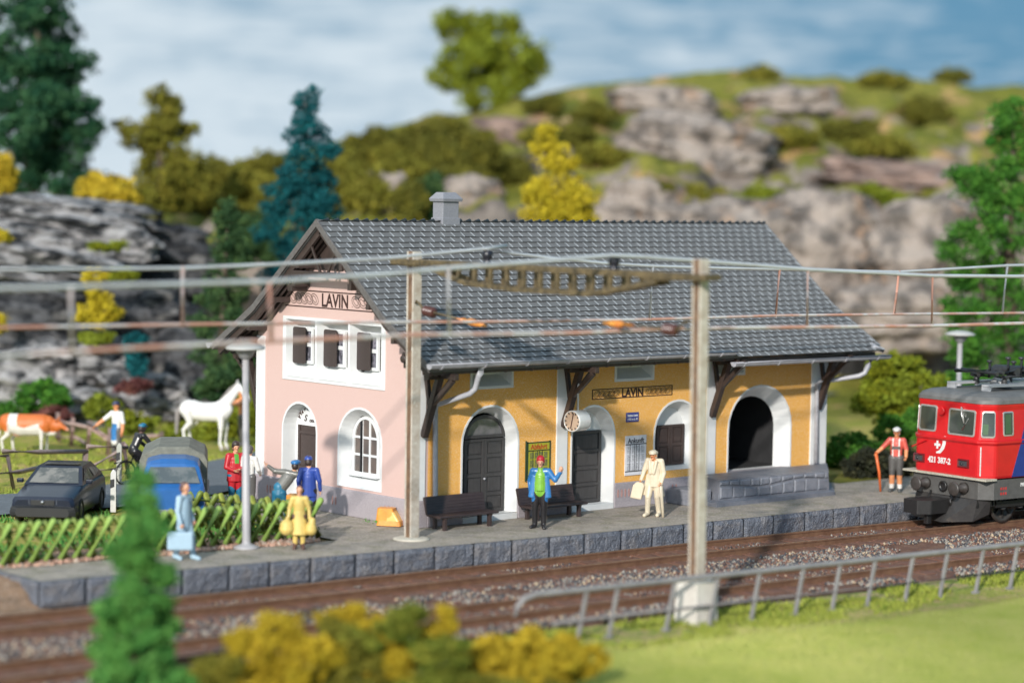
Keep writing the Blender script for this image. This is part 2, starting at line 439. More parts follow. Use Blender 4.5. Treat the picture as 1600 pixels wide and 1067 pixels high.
# ------------------------------------------------------------------ road
_rf = [onZ(x, y, 0) for x, y in ((0, 765), (110, 762), (200, 757), (290, 738), (370, 714))]
_rn = [onZ(x, y, 0) for x, y in ((0, 812), (110, 806), (200, 797), (300, 776), (400, 752))]
_rc = [(a+b)/2 for a, b in zip(_rf, _rn)]
ROAD = [(-45, 6.4), (-25, 7.6), (-14, 8.3)]+[(p.x, p.y) for p in _rc if p.x > -11]+[(_rc[-1].x+8, _rc[-1].y+4.0), (_rc[-1].x+22, _rc[-1].y+7.5), (_rc[-1].x+45, _rc[-1].y+12)]
print('ROAD', ROAD)
def ribbon(name, pts, w, z, m, kind='structure', parent=None, zf=None):
    P = []
    for (x0, y0), (x1, y1) in zip(pts, pts[1:]):
        for k in range(8): P.append(Vector((x0+(x1-x0)*k/8, y0+(y1-y0)*k/8, 0)))
    P.append(Vector((*pts[-1], 0)))
    for _ in range(4): P = [P[0]]+[(P[i-1]+P[i]*2+P[i+1])/4 for i in range(1, len(P)-1)]+[P[-1]]
    m_ = MB(); L_ = []; R2 = []
    for i, p in enumerate(P):
        d = (P[min(i+1, len(P)-1)]-P[max(i-1, 0)]).normalized(); nn = Vector((-d.y, d.x, 0))
        L_.append(p+nn*w/2+Vector((0, 0, z))); R2.append(p-nn*w/2+Vector((0, 0, z)))
    m_.loft(R2, L_, closed=False)
    o = m_.build(name, m, parent); tag(o, kind=kind); return P
M_ROAD = mat('asphalt', (.135, .15, .165), .85, (.105, .118, .13), 3, .6, .4, 60, speck=(.22, .24, .26), speck_t=.60, speck_s=22, bdist=.01)
ribbon('road', ROAD, 3.5, .03, M_ROAD)
# ------------------------------------------------------------------ platform
M_PLAT = mat('platform_surface', (.37, .315, .26), .9, (.25, .22, .19), 2.2, .55, .5, 30, speck=(.52, .46, .38), speck_t=.58, speck_s=16, col3=(.24, .215, .16), bdist=.015)
M_EDGE = mat('edge_stone', (.145, .155, .185), .42, (.095, .103, .125), 5, .4, 1.0, 17, speck=(.36, .38, .43), speck_t=.63, speck_s=34, bdist=.07, col3=(.17, .165, .175))
def build_platform():
    xs = list(np.arange(-11.3, 60, .5)); m = MB()
    F_ = [Vector((x, E_(x)+.06, 0)) for x in xs]; B_ = [Vector((x, min(E_(x)+(2.25 if x < -3.2 else 0), 0) if x < -3.2 else (16 if x < 15.6 else -.3+.02*x), 0)) for x in xs]
    # top sheet: narrow beside the garden, wide round the station
    for i in range(len(xs)-1):
        a, b = xs[i], xs[i+1]
        def yb(x):
            if x < -3.0: return E_(x)+2.0
            if x < 15.8: return 7.8
            return .2
        n = 6 if a < -3 or a > 15.5 else 16
        y0a, y0b = E_(a)+.04, E_(b)+.04; y1 = min(yb(a), yb(b)) if abs(yb(a)-yb(b)) > 1 else None
        y1a, y1b = (y1, y1) if y1 is not None else (yb(a), yb(b))
        for k in range(n):
            m.add([(a, y0a+(y1a-y0a)*k/n, 0), (b, y0b+(y1b-y0b)*k/n, 0), (b, y0b+(y1b-y0b)*(k+1)/n, 0), (a, y0a+(y1a-y0a)*(k+1)/n, 0)], [(0, 1, 2, 3)])
    p = m.build('platform', M_PLAT); tag(p, kind='structure')
    # rough hewn edging blocks
    V = []; F = []; x = -11.35; rs = random.Random(8); nx, nz = 14, 6
    def block(P0, P1, out, z0, z1):
        nonlocal V, F
        k = len(V); d = P1-P0
        for j in range(nz+1):
            for i in range(nx+1):
                u = i/nx; v = j/nz
                edge = min(u, 1-u)*d.length; ev = min(v, 1-v)*(z1-z0)
                q = P0+d*u; bulge = .055*min(1, edge/.07)*min(1, ev/.06+.25)
                n_ = mnoise.noise(Vector((q.x*5, q.y*5, v*2.6)))*.03+mnoise.noise(Vector((q.x*13, q.y*13, v*7)))*.012
                n_ *= min(1, edge/.06)
                zz = z0+(z1-z0)*v - (.03*(max(0, 1-edge/.07))**2 if v > .8 else 0)
                V.append(tuple(q+out*(bulge+n_)+Vector((0, 0, zz))))
        for j in range(nz):
            for i in range(nx):
                a = k+j*(nx+1)+i; F.append((a, a+1, a+nx+2, a+nx+1))
        # top lip
        k2 = len(V)
        for i in range(nx+1): V.append(tuple(P0+d*i/nx-out*.14+Vector((0, 0, z1+.004))))
        t = k+nz*(nx+1)
        for i in range(nx): F.append((t+i, t+i+1, k2+i+1, k2+i))
    while x < 45:
        w = rs.uniform(1.0, 1.18); a, b = x, x+w
        P0 = Vector((a+.012, E_(a), 0)); P1 = Vector((b-.012, E_(b), 0)); dd = (P1-P0).normalized(); block(P0, P1, Vector((dd.y, -dd.x, 0)), -.56, -.006); x = b
    block(Vector((-11.36, E_(-11.3)+1.2, 0)), Vector((-11.36, E_(-11.3)+.02, 0)), Vector((-1, 0, 0)), -.56, -.006)
    block(Vector((-11.36, E_(-11.3)+2.2, 0)), Vector((-11.36, E_(-11.3)+1.22, 0)), Vector((-1, 0, 0)), -.56, -.006)
    mm = MB(); mm.add(V, F, smooth=False); o = mm.build('edging_stones', M_EDGE, p, fixn=False)
    mm = MB()
    for i in range(len(xs)-1):
        a, b = xs[i], xs[i+1]; mm.add([(a, E_(a)+.03, -.02), (b, E_(b)+.03, -.02), (b, E_(b)+.03, -.6), (a, E_(a)+.03, -.6)], [(0, 1, 2, 3)])
    mm.build('joint', mat('joint_dark', (.03, .03, .035), .9), p)
build_platform()
# ------------------------------------------------------------------ tracks
RA = [(-60, 1.5), (-30, -1.6), (-20, -2.35), (-12.8, -2.85), (-5.5, -3.28), (4.2, -3.66), (11, -4.08), (17, -4.62), (24, -5.35), (40, -7.3), (80, -13)]
RC = [(-60, -4.2), (-30, -6.3), (-20, -6.75), (-12, -7.05), (-5, -7.25), (0, -7.5), (6, -7.85), (13, -8.38), (24, -9.4), (40, -11.3), (80, -17)]
def smooth_line(keys, off=0, step=.5):
    xs = np.arange(-45, 60, step); y = np.interp(xs, [k[0] for k in keys], [k[1] for k in keys])
    for _ in range(60): y[1:-1] = (y[:-2]+2*y[1:-1]+y[2:])/4
    return [Vector((a, b, 0)) for a, b in zip(xs, y)]
M_RAIL = mat('rusty_rail', (.15, .075, .045), .5, (.22, .12, .07), 4, .5, .3, 40, metal=.2, bdist=.004)
M_RTOP = mat('rail_head', (.50, .34, .22), .4, (.32, .20, .12), 7, .6, metal=.7)
M_SLEEP = mat('brown_sleeper', (.15, .062, .038), .7, (.17, .085, .055), 3, .6, .5, 24, stretch=(.5, 1, 1), bdist=.01)
M_PATCH = mat('ochre_patch', (.40, .30, .12), .7)
def build_track(keys, label, seed):
    A = smooth_line(keys); n = len(A); G = 1.30; H = .19; zt = -.37
    t = thing('railway_track', label, 'railway track', (0, A[90].y-G/2, -.6))
    nrm = []
    for i in range(n):
        d = (A[min(i+1, n-1)]-A[max(i-1, 0)]).normalized(); nrm.append(Vector((d.y, -d.x, 0)))
    for off in (0, G):
        m = MB(); prof = [(-.035, 0), (.035, 0), (.035, -.04), (.012, -.05), (.012, -.15), (.07, -.17), (.07, -.19), (-.07, -.19), (-.07, -.17), (-.012, -.15), (-.012, -.05), (-.035, -.04)]
        k = len(prof); vs = []
        for i in range(n):
            for u, w in prof: vs.append(A[i]+nrm[i]*(off+u)+Vector((0, 0, zt+w)))
        fs = []; mi = []
        for i in range(n-1):
            for j in range(k): fs.append((i*k+j, i*k+(j+1) % k, (i+1)*k+(j+1) % k, (i+1)*k+j)); mi.append(1 if j == 0 else 0)
        m.v = [tuple(v) for v in vs]; m.f = [list(f) for f in fs]; m.m = mi; m.sm = [False]*len(fs)
        m.build('rail', [M_RAIL, M_RTOP], t)
    # sleepers with chairs
    rs = random.Random(seed); base = None; L = 0; nxt = 0; cnt = 0
    for i in range(n-1):
        seg = (A[i+1]-A[i]); 
        while nxt <= L+seg.length:
            p = A[i]+seg*((nxt-L)/seg.length); nxt += .62
            if p.x < -19.5 or p.x > 34 or cnt > 98: continue
            d = seg.normalized(); rz = math.atan2(d.y, d.x)
            if base is None:
                m = MB(); m.box((0, -G/2, -.05), (.36, 2.25, .14))
                for yy in (0, -G):
                    for s_ in (-1, 1): m.box((0, yy+s_*.10, .025), (.12, .08, .03))
                base = m.build('sleeper', M_SLEEP, None, bevel=.015, world=False); o = base
            else: o = base.copy(); COL.objects.link(o)
            o.parent = t; o.location = (p.x-t.location.x, p.y-t.location.y, -.535+.002*rs.random()-t.location.z); o.rotation_euler = (0, 0, rz+rs.uniform(-.02, .02)); cnt += 1
        L += seg.length
    return A, nrm
TA, NA = build_track(RA, 'rusty brown railway track right beside the platform, carrying the locomotive', 1)
TC, NC = build_track(RC, 'rusty brown railway track nearer the metal railing and lawn', 2)
# ballast bed and loose stones
def build_ballast():
    rs = np.random.RandomState(4)
    xs = np.arange(-30, 45, .35); m = MB()
    ya = np.interp(xs, [p.x for p in TA], [p.y for p in TA]); yc = np.interp(xs, [p.x for p in TC], [p.y for p in TC])
    nv = 16; V = []
    for x, a, c in zip(xs, ya, yc):
        y0 = a+.9; y1 = c-2.35
        for k in range(nv):
            v = k/(nv-1); y = y0+(y1-y0)*v; V.append((x, y, -.528 - .09*(max(0, v-.93)/.07) + .02*math.sin(x*3+y*5)*.5))
    n = len(xs); i = np.arange(n-1)[:, None]*nv+np.arange(nv-1)[None]
    F = np.stack([i, i+nv, i+nv+1, i+1], -1).reshape(-1, 4)
    M = mat('ballast_bed', (.20, .105, .065), .95, (.12, .05, .03), 5, .7, .9, 26, col3=(.13, .06, .04), speck=(.42, .40, .38), speck_t=.66, speck_s=14, bdist=.04)
    g = np_mesh('ballast', np.array(V), F, M, smooth=False); tag(g, kind='stuff', label='grey and rust brown ballast under and between the tracks')
    # stones
    N = 38000; x = rs.uniform(-17, 24, N); a = np.interp(x, xs, ya); c = np.interp(x, xs, yc)
    band = rs.choice(4, N, p=[.12, .56, .12, .20]); u = rs.rand(N)
    y = np.where(band == 0, a-.15-u*1.0, np.where(band == 1, a-2.0-u*(a-c-2.45), np.where(band == 2, c-.15-u*1.1, c-1.6-u*.75)))
    sz = rs.uniform(.025, .065, N)*np.where((band == 0) | (band == 2), .6, 1)
    clump = fbm(np.stack([x*.9, y*.9, x*0], -1), 3); keep = (clump > np.where(band == 1, .34, np.where(band == 3, .42, .58)))
    x, y, sz = x[keep], y[keep], sz[keep]; N = len(x)
    base = np.array([(1, 0, 0), (-1, 0, 0), (0, 1, 0), (0, -1, 0), (0, 0, 1), (0, 0, -1)], float)
    fc = np.array([(0, 2, 4), (2, 1, 4), (1, 3, 4), (3, 0, 4), (2, 0, 5), (1, 2, 5), (3, 1, 5), (0, 3, 5)])
    ang = rs.rand(N)*6.28; sc = sz[:, None]*rs.uniform(.6, 1.2, (N, 3))
    P = base[None]*sc[:, None, :]; P = P+rs.uniform(-.3, .3, P.shape)*sz[:, None, None]
    ca, sa = np.cos(ang)[:, None], np.sin(ang)[:, None]
    X = P[..., 0]*ca-P[..., 1]*sa; Y = P[..., 0]*sa+P[..., 1]*ca
    V = np.stack([X+x[:, None], Y+y[:, None], P[..., 2]+(-.52+sz*.3)[:, None]], -1).reshape(-1, 3)
    F = (fc[None]+np.arange(N)[:, None, None]*6).reshape(-1, 3)
    kind = rs.choice(4, N, p=[.26, .34, .30, .10]); mi = np.repeat(kind, 8)
    mats = [mat('stone_pale', (.33, .30, .26), .8, (.20, .17, .15), 9), mat('stone_dark', (.07, .065, .07), .8), mat('stone_rust', (.20, .10, .07), .8), mat('stone_tan', (.48, .36, .24), .8)]
    o = np_mesh('gravel', V, F, mats, mi=mi); tag(o, kind='stuff', label='loose pale and dark gravel between the rails')
build_ballast()
# ------------------------------------------------------------------ materials of the station
M_PINK = mat('pink_render', (.62, .425, .375), .75, (.54, .37, .33), 60, .6, .35, 150, speck=(.76, .62, .58), speck_t=.58, speck_s=80, bdist=.01)
M_YEL = mat('ochre_render', (.86, .45, .095), .6, (.74, .35, .055), 26, .5, .5, 90, speck=(.95, .78, .58), speck_t=.57, speck_s=52, bdist=.012)
M_WHITE = mat('white_plaster', (.72, .72, .71), .5, (.66, .67, .67), 5, .4, .15, 60, bdist=.006)
M_PLINTH = mat('lilac_plinth', (.40, .355, .375), .75, (.30, .27, .29), 45, .7, .4, 110, speck=(.55, .50, .52), speck_t=.62, speck_s=50, bdist=.01)
M_PMARK = mat('plinth_mark', (.50, .28, .25), .7)
M_TILE = mat('roof_tile', (.158, .156, .156), .78, (.124, .123, .124), 3, .5, .12, 90, spec=.3, bdist=.004)
M_TIMBER = mat('dark_timber', (.035, .024, .022), .42, (.055, .038, .032), 8, .5, .2, 40, bdist=.005)
M_TRIB = mat('roof_tile_rib_highlight', (.31, .325, .34), .55, (.22, .235, .25), 8)  # lighter rib colour: the specular edge highlight is painted into the tile
M_GUTTER = mat('grey_gutter', (.42, .42, .45), .36, (.33, .33, .36), 6, .5, spec=.5)
M_DOORG = mat('charcoal_door', (.045, .042, .042), .5, (.062, .058, .058), 14, .5, .3, 60, stretch=(1, 1, .25), bdist=.005)
M_DOORB = mat('brown_door', (.050, .034, .030), .5, (.065, .045, .04), 14, .5, .2, 60, bdist=.005)
M_SHUT = mat('brown_shutter', (.052, .036, .032), .55, (.04, .028, .026), 40, .5, .1, 80, bdist=.004)
M_INK = mat('sign_paint', (.05, .022, .018), .7)
M_PANE = mat('window_pane', (.10, .10, .11), .08, (.16, .15, .17), 5, .5, spec=.8)
M_CURT = mat('net_curtain', (.27, .26, .31), .4, (.07, .07, .085), 9, .8)
M_STONE = mat('grey_stone', (.22, .225, .255), .55, (.15, .16, .19), 4, .4, .6, 22, speck=(.24, .25, .28), speck_t=.68, speck_s=30, bdist=.025)
M_DARK = mat('dark_interior', (.022, .022, .024), .8, (.03, .03, .032), 3)
M_CHIM = mat('chimney_plaster', (.25, .25, .27), .6, (.20, .20, .225), 20, .5, .2, 60, bdist=.008)
M_SOFFIT = mat('soffit_timber', (.045, .032, .028), .5, (.065, .045, .04), 10, .5)

def arch(c, hw, z0, zs, zt, n=14):
    """outline of a round-headed opening, counter-clockwise from bottom left"""
    pts = [(c-hw, z0), (c+hw, z0)]
    for i in range(n+1):
        a = math.pi*i/n; pts.append((c+hw*math.cos(a), zs+(zt-zs)*math.sin(a)))
    return pts
def grow(c, hw, z0, zs, zt, w, n=14): return arch(c, hw+w, z0, zs, zt+w, n)

ST = thing('station_building', 'small ochre and pink railway station with slate roof and round arched openings beside the tracks', 'station', (7.4, 3.35, 0))
RIDGE_Y, RIDGE_Z = 3.35, 7.35
def roof_z(off):      # underside/upper line against the distance from the ridge
    off = abs(off)
    return RIDGE_Z - .833*off if off < 2.72 else RIDGE_Z - .833*2.72 - .605*(off-2.72)
GX = 0.0
gable = [(0, .02), (6.7, .02), (6.7, roof_z(3.35)-.22), (RIDGE_Y+2.72, roof_z(2.72)-.2), (RIDGE_Y, RIDGE_Z-.2), (RIDGE_Y-2.72, roof_z(2.72)-.2), (0, roof_z(3.35)-.22)]
DOORG = (4.83, .71, .22, 1.93, 2.65)
WING = (2.305, .845, .72, 1.88, 2.70)
bays = [(1.48, 2.74), (2.82, 4.12), (4.20, 5.44)]
w = MB(); w.prism(gable, 0, .3, 'YZ', holes=[arch(*DOORG), arch(*WING), [(1.40, 3.33), (5.52, 3.33), (5.52, 4.80), (1.40, 4.80)]])
w.build('wall', M_PINK, ST)
# long wall
A1 = (2.295, .90, .14, 1.93, 2.84); A2 = (5.80, .74, .12, 1.86, 2.68); A3 = (8.90, .86, .86, 1.82, 2.68); A4 = (12.10, 1.24, .62, 1.80, 2.94)
UPW = [(1.67, 2.95), (6.59, 7.89), (10.02, 11.38)]
front = [(.0, .02), (14.8, .02), (14.8, roof_z(3.35)-.3), (0, roof_z(3.35)-.3)]
w = MB(); w.prism(front, 0.001, .3, 'XZ', holes=[arch(*A1), arch(*A2), arch(*A3), arch(*A4)]+[[(a, 3.36), (b, 3.36), (b, 4.1), (a, 4.1)] for a, b in UPW])
w.build('wall', M_YEL, ST)
w = MB()
w.bx(.3, 14.8, 6.4, 6.7, 0, roof_z(3.35)-.3)
w.build('wall', M_PINK, ST)
w = MB()
gab2 = [(.3, 0), (6.4, 0), (6.4, roof_z(3.05)-.3), (RIDGE_Y, RIDGE_Z-.25), (.3, roof_z(3.05)-.3)]
w.prism(gab2, 14.5, 14.8, 'YZ'); w.build('wall', M_YEL, ST)
w = MB(); w.bx(.31, 14.49, .31, 6.39, .02, .1); w.bx(8.2, 8.3, .31, 6.39, .1, 4.2); w.bx(.31, 14.49, 2.6, 2.7, .1, 4.2); w.bx(13.7, 13.8, .31, 6.3, .1, 4.2); w.bx(8.3, 13.8, .31, 2.6, .5, .62); w.build('interior', M_DARK, ST)
# plinth, cut at the doors
w = MB()
for a, b in ((1.40, 3.19), (5.06, 6.54)):
    m = MB(); m.bx(a, b, -.05, .30, 0, .15); m.build('door_step', M_WHITE, ST, bevel=.01)
m = MB(); m.bx(-.05, .40, 4.13, 5.53, 0, .21); m.build('door_step', M_WHITE, ST, bevel=.01)
w.bx(-.06, .25, -.06, 4.12, 0, .66)
w.bx(.25, 1.38, -.06, .25, 0, .655); w.build('plinth', M_PLINTH, ST, bevel=.02)
each('plinth', [lambda m: m.bx(-.06, .25, 5.54, 6.76, 0, .66), lambda m: m.bx(3.21, 5.04, -.06, .25, 0, .655), lambda m: m.bx(6.56, 14.86, -.06, .25, 0, .655)], M_PLINTH, ST, bevel=.02)
w = MB()
def ovals(w, n, c, plane, z=.33, sp=.13):
    for i in range(n):
        o = c+(i-(n-1)/2)*sp
        pts = [(o+.028*math.cos(a), z+.11*math.sin(a)) for a in [k*math.pi/5 for k in range(10)]]
        pin = [(o+.013*math.cos(a), z+.085*math.sin(a)) for a in [k*math.pi/5 for k in range(10)]]
        w.prism(pts, -.072, -.055, plane, holes=[pin])
ovals(w, 3, 1.05, 'YZ'); ovals(w, 2, 3.25, 'YZ'); ovals(w, 3, 6.0, 'YZ')
ovals(w, 6, 7.0, 'XZ', .38); ovals(w, 2, 8.75, 'XZ', .38); ovals(w, 2, 3.9, 'XZ', .38)
w.build('plinth_ornament', M_PMARK, ST)
# white corner strips and pilasters
each('corner_strip', [lambda m: m.bx(-.035, .2, -.035, .2, .66, 4.45), lambda m: m.bx(-.035, .2, 6.36, 6.735, .66, 4.3)]+[(lambda m, a=a, b=b: m.bx(a, b, -.035, .05, .655, 4.2)) for a, b in ((4.50, 4.88), (9.95, 10.33), (14.17, 14.835))], M_WHITE, ST, bevel=.012)
# reveals
def reveal(wb, o, i, depth, plane, mi=0, back=True, backhole=None):
    A = arch(*o); B = arch(*i)
    P = (lambda u, v, d: Vector((u, d, v))) if plane == 'XZ' else (lambda u, v, d: Vector((d, u, v)))
    wb.loft([P(u, v, -.012) for u, v in A], [P(u, v, depth) for u, v in B], mi, False)
    rim = [P(u, v, -.012) for u, v in arch(o[0], o[1]+.055, o[2], o[3], o[4]+.055)]
    rim2 = [P(u, v, .004) for u, v in arch(o[0], o[1]+.055, o[2], o[3], o[4]+.055)]
    inn = [P(u, v, -.012) for u, v in A]
    n = len(A)
    for k in list(range(1, n-1))+[n-1]:
        j = (k+1) % n
        if k == 0: continue
        wb.add([rim[k], rim[j], inn[j], inn[k]], [(0, 1, 2, 3)], mi)
        wb.add([rim[k], rim[j], rim2[j], rim2[k]], [(0, 1, 2, 3)], mi)
w = MB()
G_in = (4.92, .50, .25, 2.0, 2.42)
def splay(w, o, i, dep, plane):
    reveal(w, o, i, dep, plane)
# pink door: deep soffit with a flat white head
reveal(w, (4.83, .71, .25, 1.93, 2.65), (4.92, .60, .25, 1.93, 2.60), .42, 'YZ')
hd = [(y, z) for y, z in arch(4.92, .60, 2.05, 2.06, 2.60)]
w.prism(hd, .40, .46, 'YZ'); w.bx(.40, .46, 4.32, 4.42, .2, 2.05); w.bx(.40, .46, 5.44, 5.52, .2, 2.05)
w.build('reveal', M_WHITE, ST); w = MB()
reveal(w, (2.305, .845, .72, 1.88, 2.70), (2.47, .56, .98, 1.86, 2.50), .36, 'YZ')
w.build('reveal', M_WHITE, ST); w = MB()
reveal(w, (2.295, .90, .16, 1.93, 2.84), (2.36, .68, .16, 1.93, 2.66), .36, 'XZ')
w.build('reveal', M_WHITE, ST); w = MB()
reveal(w, (5.80, .74, .14, 1.86, 2.68), (5.84, .57, .14, 1.86, 2.52), .38, 'XZ')
w.prism(arch(5.84, .57, 2.02, 2.03, 2.52), .36, .42, 'XZ')
w.build('reveal', M_WHITE, ST); w = MB()
reveal(w, (8.90, .86, .86, 1.82, 2.68), (8.92, .56, .95, 1.82, 2.50), .38, 'XZ')
w.prism(arch(8.92, .56, 2.02, 2.03, 2.50), .36, .42, 'XZ')
w.build('reveal', M_WHITE, ST); w = MB()
reveal(w, (12.10, 1.24, .64, 1.80, 2.94), (12.20, .96, .64, 1.80, 2.64), .46, 'XZ')
w.bx(10.86, 13.34, .0, .5, .60, .645)
w.build('reveal', M_WHITE, ST)
# gable window row: white block with three funnel bays
w = MB()
outer = [(1.32, 3.24), (5.58, 3.24), (5.58, 4.88), (1.32, 4.88)]
w.prism(outer, -.025, .03, 'YZ', holes=[[(a, 3.36), (b, 3.36), (b, 4.80), (a, 4.80)] for a, b in bays])
for a, b in bays:
    O = [Vector((-.02, y, z)) for y, z in ((a, 3.36), (b, 3.36), (b, 4.80), (a, 4.80))]
    I = [Vector((.34, y, z)) for y, z in ((a+.06, 3.62), (b-.06, 3.62), (b-.06, 4.62), (a+.06, 4.62))]
    w.loft(O, I); w.fill([Vector((.36, v.y, v.z)) for v in I]); w.loft(I, [Vector((.36, v.y, v.z)) for v in I])
    w.bx(-.045, .04, a+.02, b-.1, 3.33, 3.385)
w.build('window_surround', M_WHITE, ST, bevel=.008)
for a, b in bays:
    c = (a+b)/2+.13
    f = MB()
    f.prism([(c-.25, 3.66), (c+.25, 3.66), (c+.25, 4.58), (c-.25, 4.58)], .27, .35, 'YZ', holes=[[(c-.19, 4.20), (c+.19, 4.20), (c+.19, 4.50), (c-.19, 4.50)], [(c-.19, 3.74), (c+.19, 3.74), (c+.19, 4.10), (c-.19, 4.10)]])
    wn = f.build('window', M_WHITE, ST, bevel=.008)
    g = MB(); g.bx(.315, .33, c-.20, c+.20, 4.19, 4.51); g.bx(.315, .33, c-.20, c+.20, 3.73, 4.11); g.build('pane', M_CURT, wn)
    for y0, y1 in ((b-.58, b-.05), (a+.01, a+.27)):
        sh = MB(); r = .06
        pts = []
        for cy, cz, a0 in ((y1-r, 4.60-r, 0), (y0+r, 4.60-r, 90), (y0+r, 3.66+r, 180), (y1-r, 3.66+r, 270)):
            for k in range(4):
                t = R_(a0+30*k); pts.append((cy+r*math.cos(t), cz+r*math.sin(t)))
        sh.prism(pts, .03 if y0 > c else .16, .07 if y0 > c else .20, 'YZ'); sh.build('shutter', M_SHUT, ST, bevel=.006)
# arched gable window with glazing bars
f = MB()
c, hw = 2.47, .5
f.prism(arch(c, hw+.04, 1.0, 1.86, 2.50), .30, .38, 'YZ', holes=[arch(c, hw-.04, 1.09, 1.86, 2.42)])
for yy in (c-.155, c+.155): f.bx(.31, .36, yy-.028, yy+.028, 1.08, 2.40)
for zz in (1.52, 1.96): f.bx(.315, .355, c-hw, c+hw, zz-.03, zz+.03)
f.bx(.18, .36, 1.9, 3.02, .985, 1.02)
wn = f.build('window', M_WHITE, ST, bevel=.006)
g = MB(); g.prism(arch(c, hw-.03, 1.08, 1.86, 2.43), .342, .352, 'YZ'); g.build('pane', mat('brown_blind', (.16, .12, .10), .35, (.10, .085, .08), 3), wn)
# doors
def panel_door(name, u0, u1, z0, z1, d, plane, mt, cols, rows, planks=False):
    m = MB(); B = (lambda a, b, c_, e, f_, g_: m.bx(a, b, c_, e, f_, g_)) if plane == 'XZ' else (lambda a, b, c_, e, f_, g_: m.bx(c_, e, a, b, f_, g_))
    B(u0, u1, d+.03, d+.07, z0, z1)
    W_ = (u1-u0)/cols; H = z1-z0
    for i in range(cols):
        a = u0+i*W_; b = a+W_
        B(a+.005, a+.085, d, d+.035, z0, z1); B(b-.085, b-.005, d, d+.035, z0, z1)
        zs = [z0+H*r for r in rows]
        for z in zs: B(a+.085, b-.085, d+.002, d+.033, z-.035, z+.035)
        for za, zb in zip(zs, zs[1:]):
            if zb-za > .2: B(a+.13, b-.13, d+.008, d+.034, za+.075, zb-.075)
    return m.build(name, mt, ST, bevel=.006)
dr = panel_door('door', 1.70, 3.03, .18, 2.02, .28, 'XZ', M_DOORG, 2, (.02, .24, .50, .76, .98))
m = MB(); m.lathe((2.34, .25, 1.02), [(.0, -.03), (.03, -.02), (.03, .02), (0, .03)], 8, (0, 1, 0)); m.build('handle', M_GUTTER, dr)
m = MB(); m.prism(arch(2.365, .665, 2.04, 2.05, 2.62), .28, .34, 'XZ', holes=[arch(2.365, .575, 2.12, 2.13, 2.53)]); fl = m.build('fanlight', M_DOORG, ST, bevel=.006)
m = MB(); m.prism(arch(2.365, .58, 2.11, 2.12, 2.54), .31, .325, 'XZ'); m.build('pane', M_PANE, fl)
panel_door('door', 5.32, 6.37, .16, 2.03, .29, 'XZ', M_DOORG, 1, (.02, .25, .48, .72, .98))
panel_door('door', 4.43, 5.43, .2, 2.05, .38, 'YZ', M_DOORB, 1, (.04, .40, .90))
m = panel_door('shutter', 8.40, 9.44, .96, 2.03, .28, 'XZ', M_DOORB, 2, (.03, .5, .97))
# small upper windows of the long wall
w = MB()
for a, b in UPW:
    w.prism([(a-.07, 3.29), (b+.07, 3.29), (b+.07, 4.12), (a-.07, 4.12)], -.02, .02, 'XZ', holes=[[(a, 3.36), (b, 3.36), (b, 4.10), (a, 4.10)]])
    O = [Vector((x, -.015, z)) for x, z in ((a, 3.36), (b, 3.36), (b, 4.10), (a, 4.10))]
    I = [Vector((x, .33, z)) for x, z in ((a+.25, 3.62), (b-.12, 3.62), (b-.12, 4.1), (a+.25, 4.1))]
    w.loft(O, I); w.build('window_surround', M_WHITE, ST); w = MB()
for a, b in UPW:
    f = MB(); f.prism([(a+.25, 3.62), (b-.12, 3.62), (b-.12, 4.1), (a+.25, 4.1)], .29, .35, 'XZ', holes=[[(a+.32, 3.69), (b-.19, 3.69), (b-.19, 4.05), (a+.32, 4.05)]])
    mid = (a+b)/2+.06; f.bx(mid-.03, mid+.03, .30, .34, 3.68, 4.06)
    wn = f.build('window', M_WHITE, ST, bevel=.006)
    g = MB(); g.bx(a+.31, b-.18, .325, .335, 3.68, 4.06); g.build('pane', M_PANE, wn)
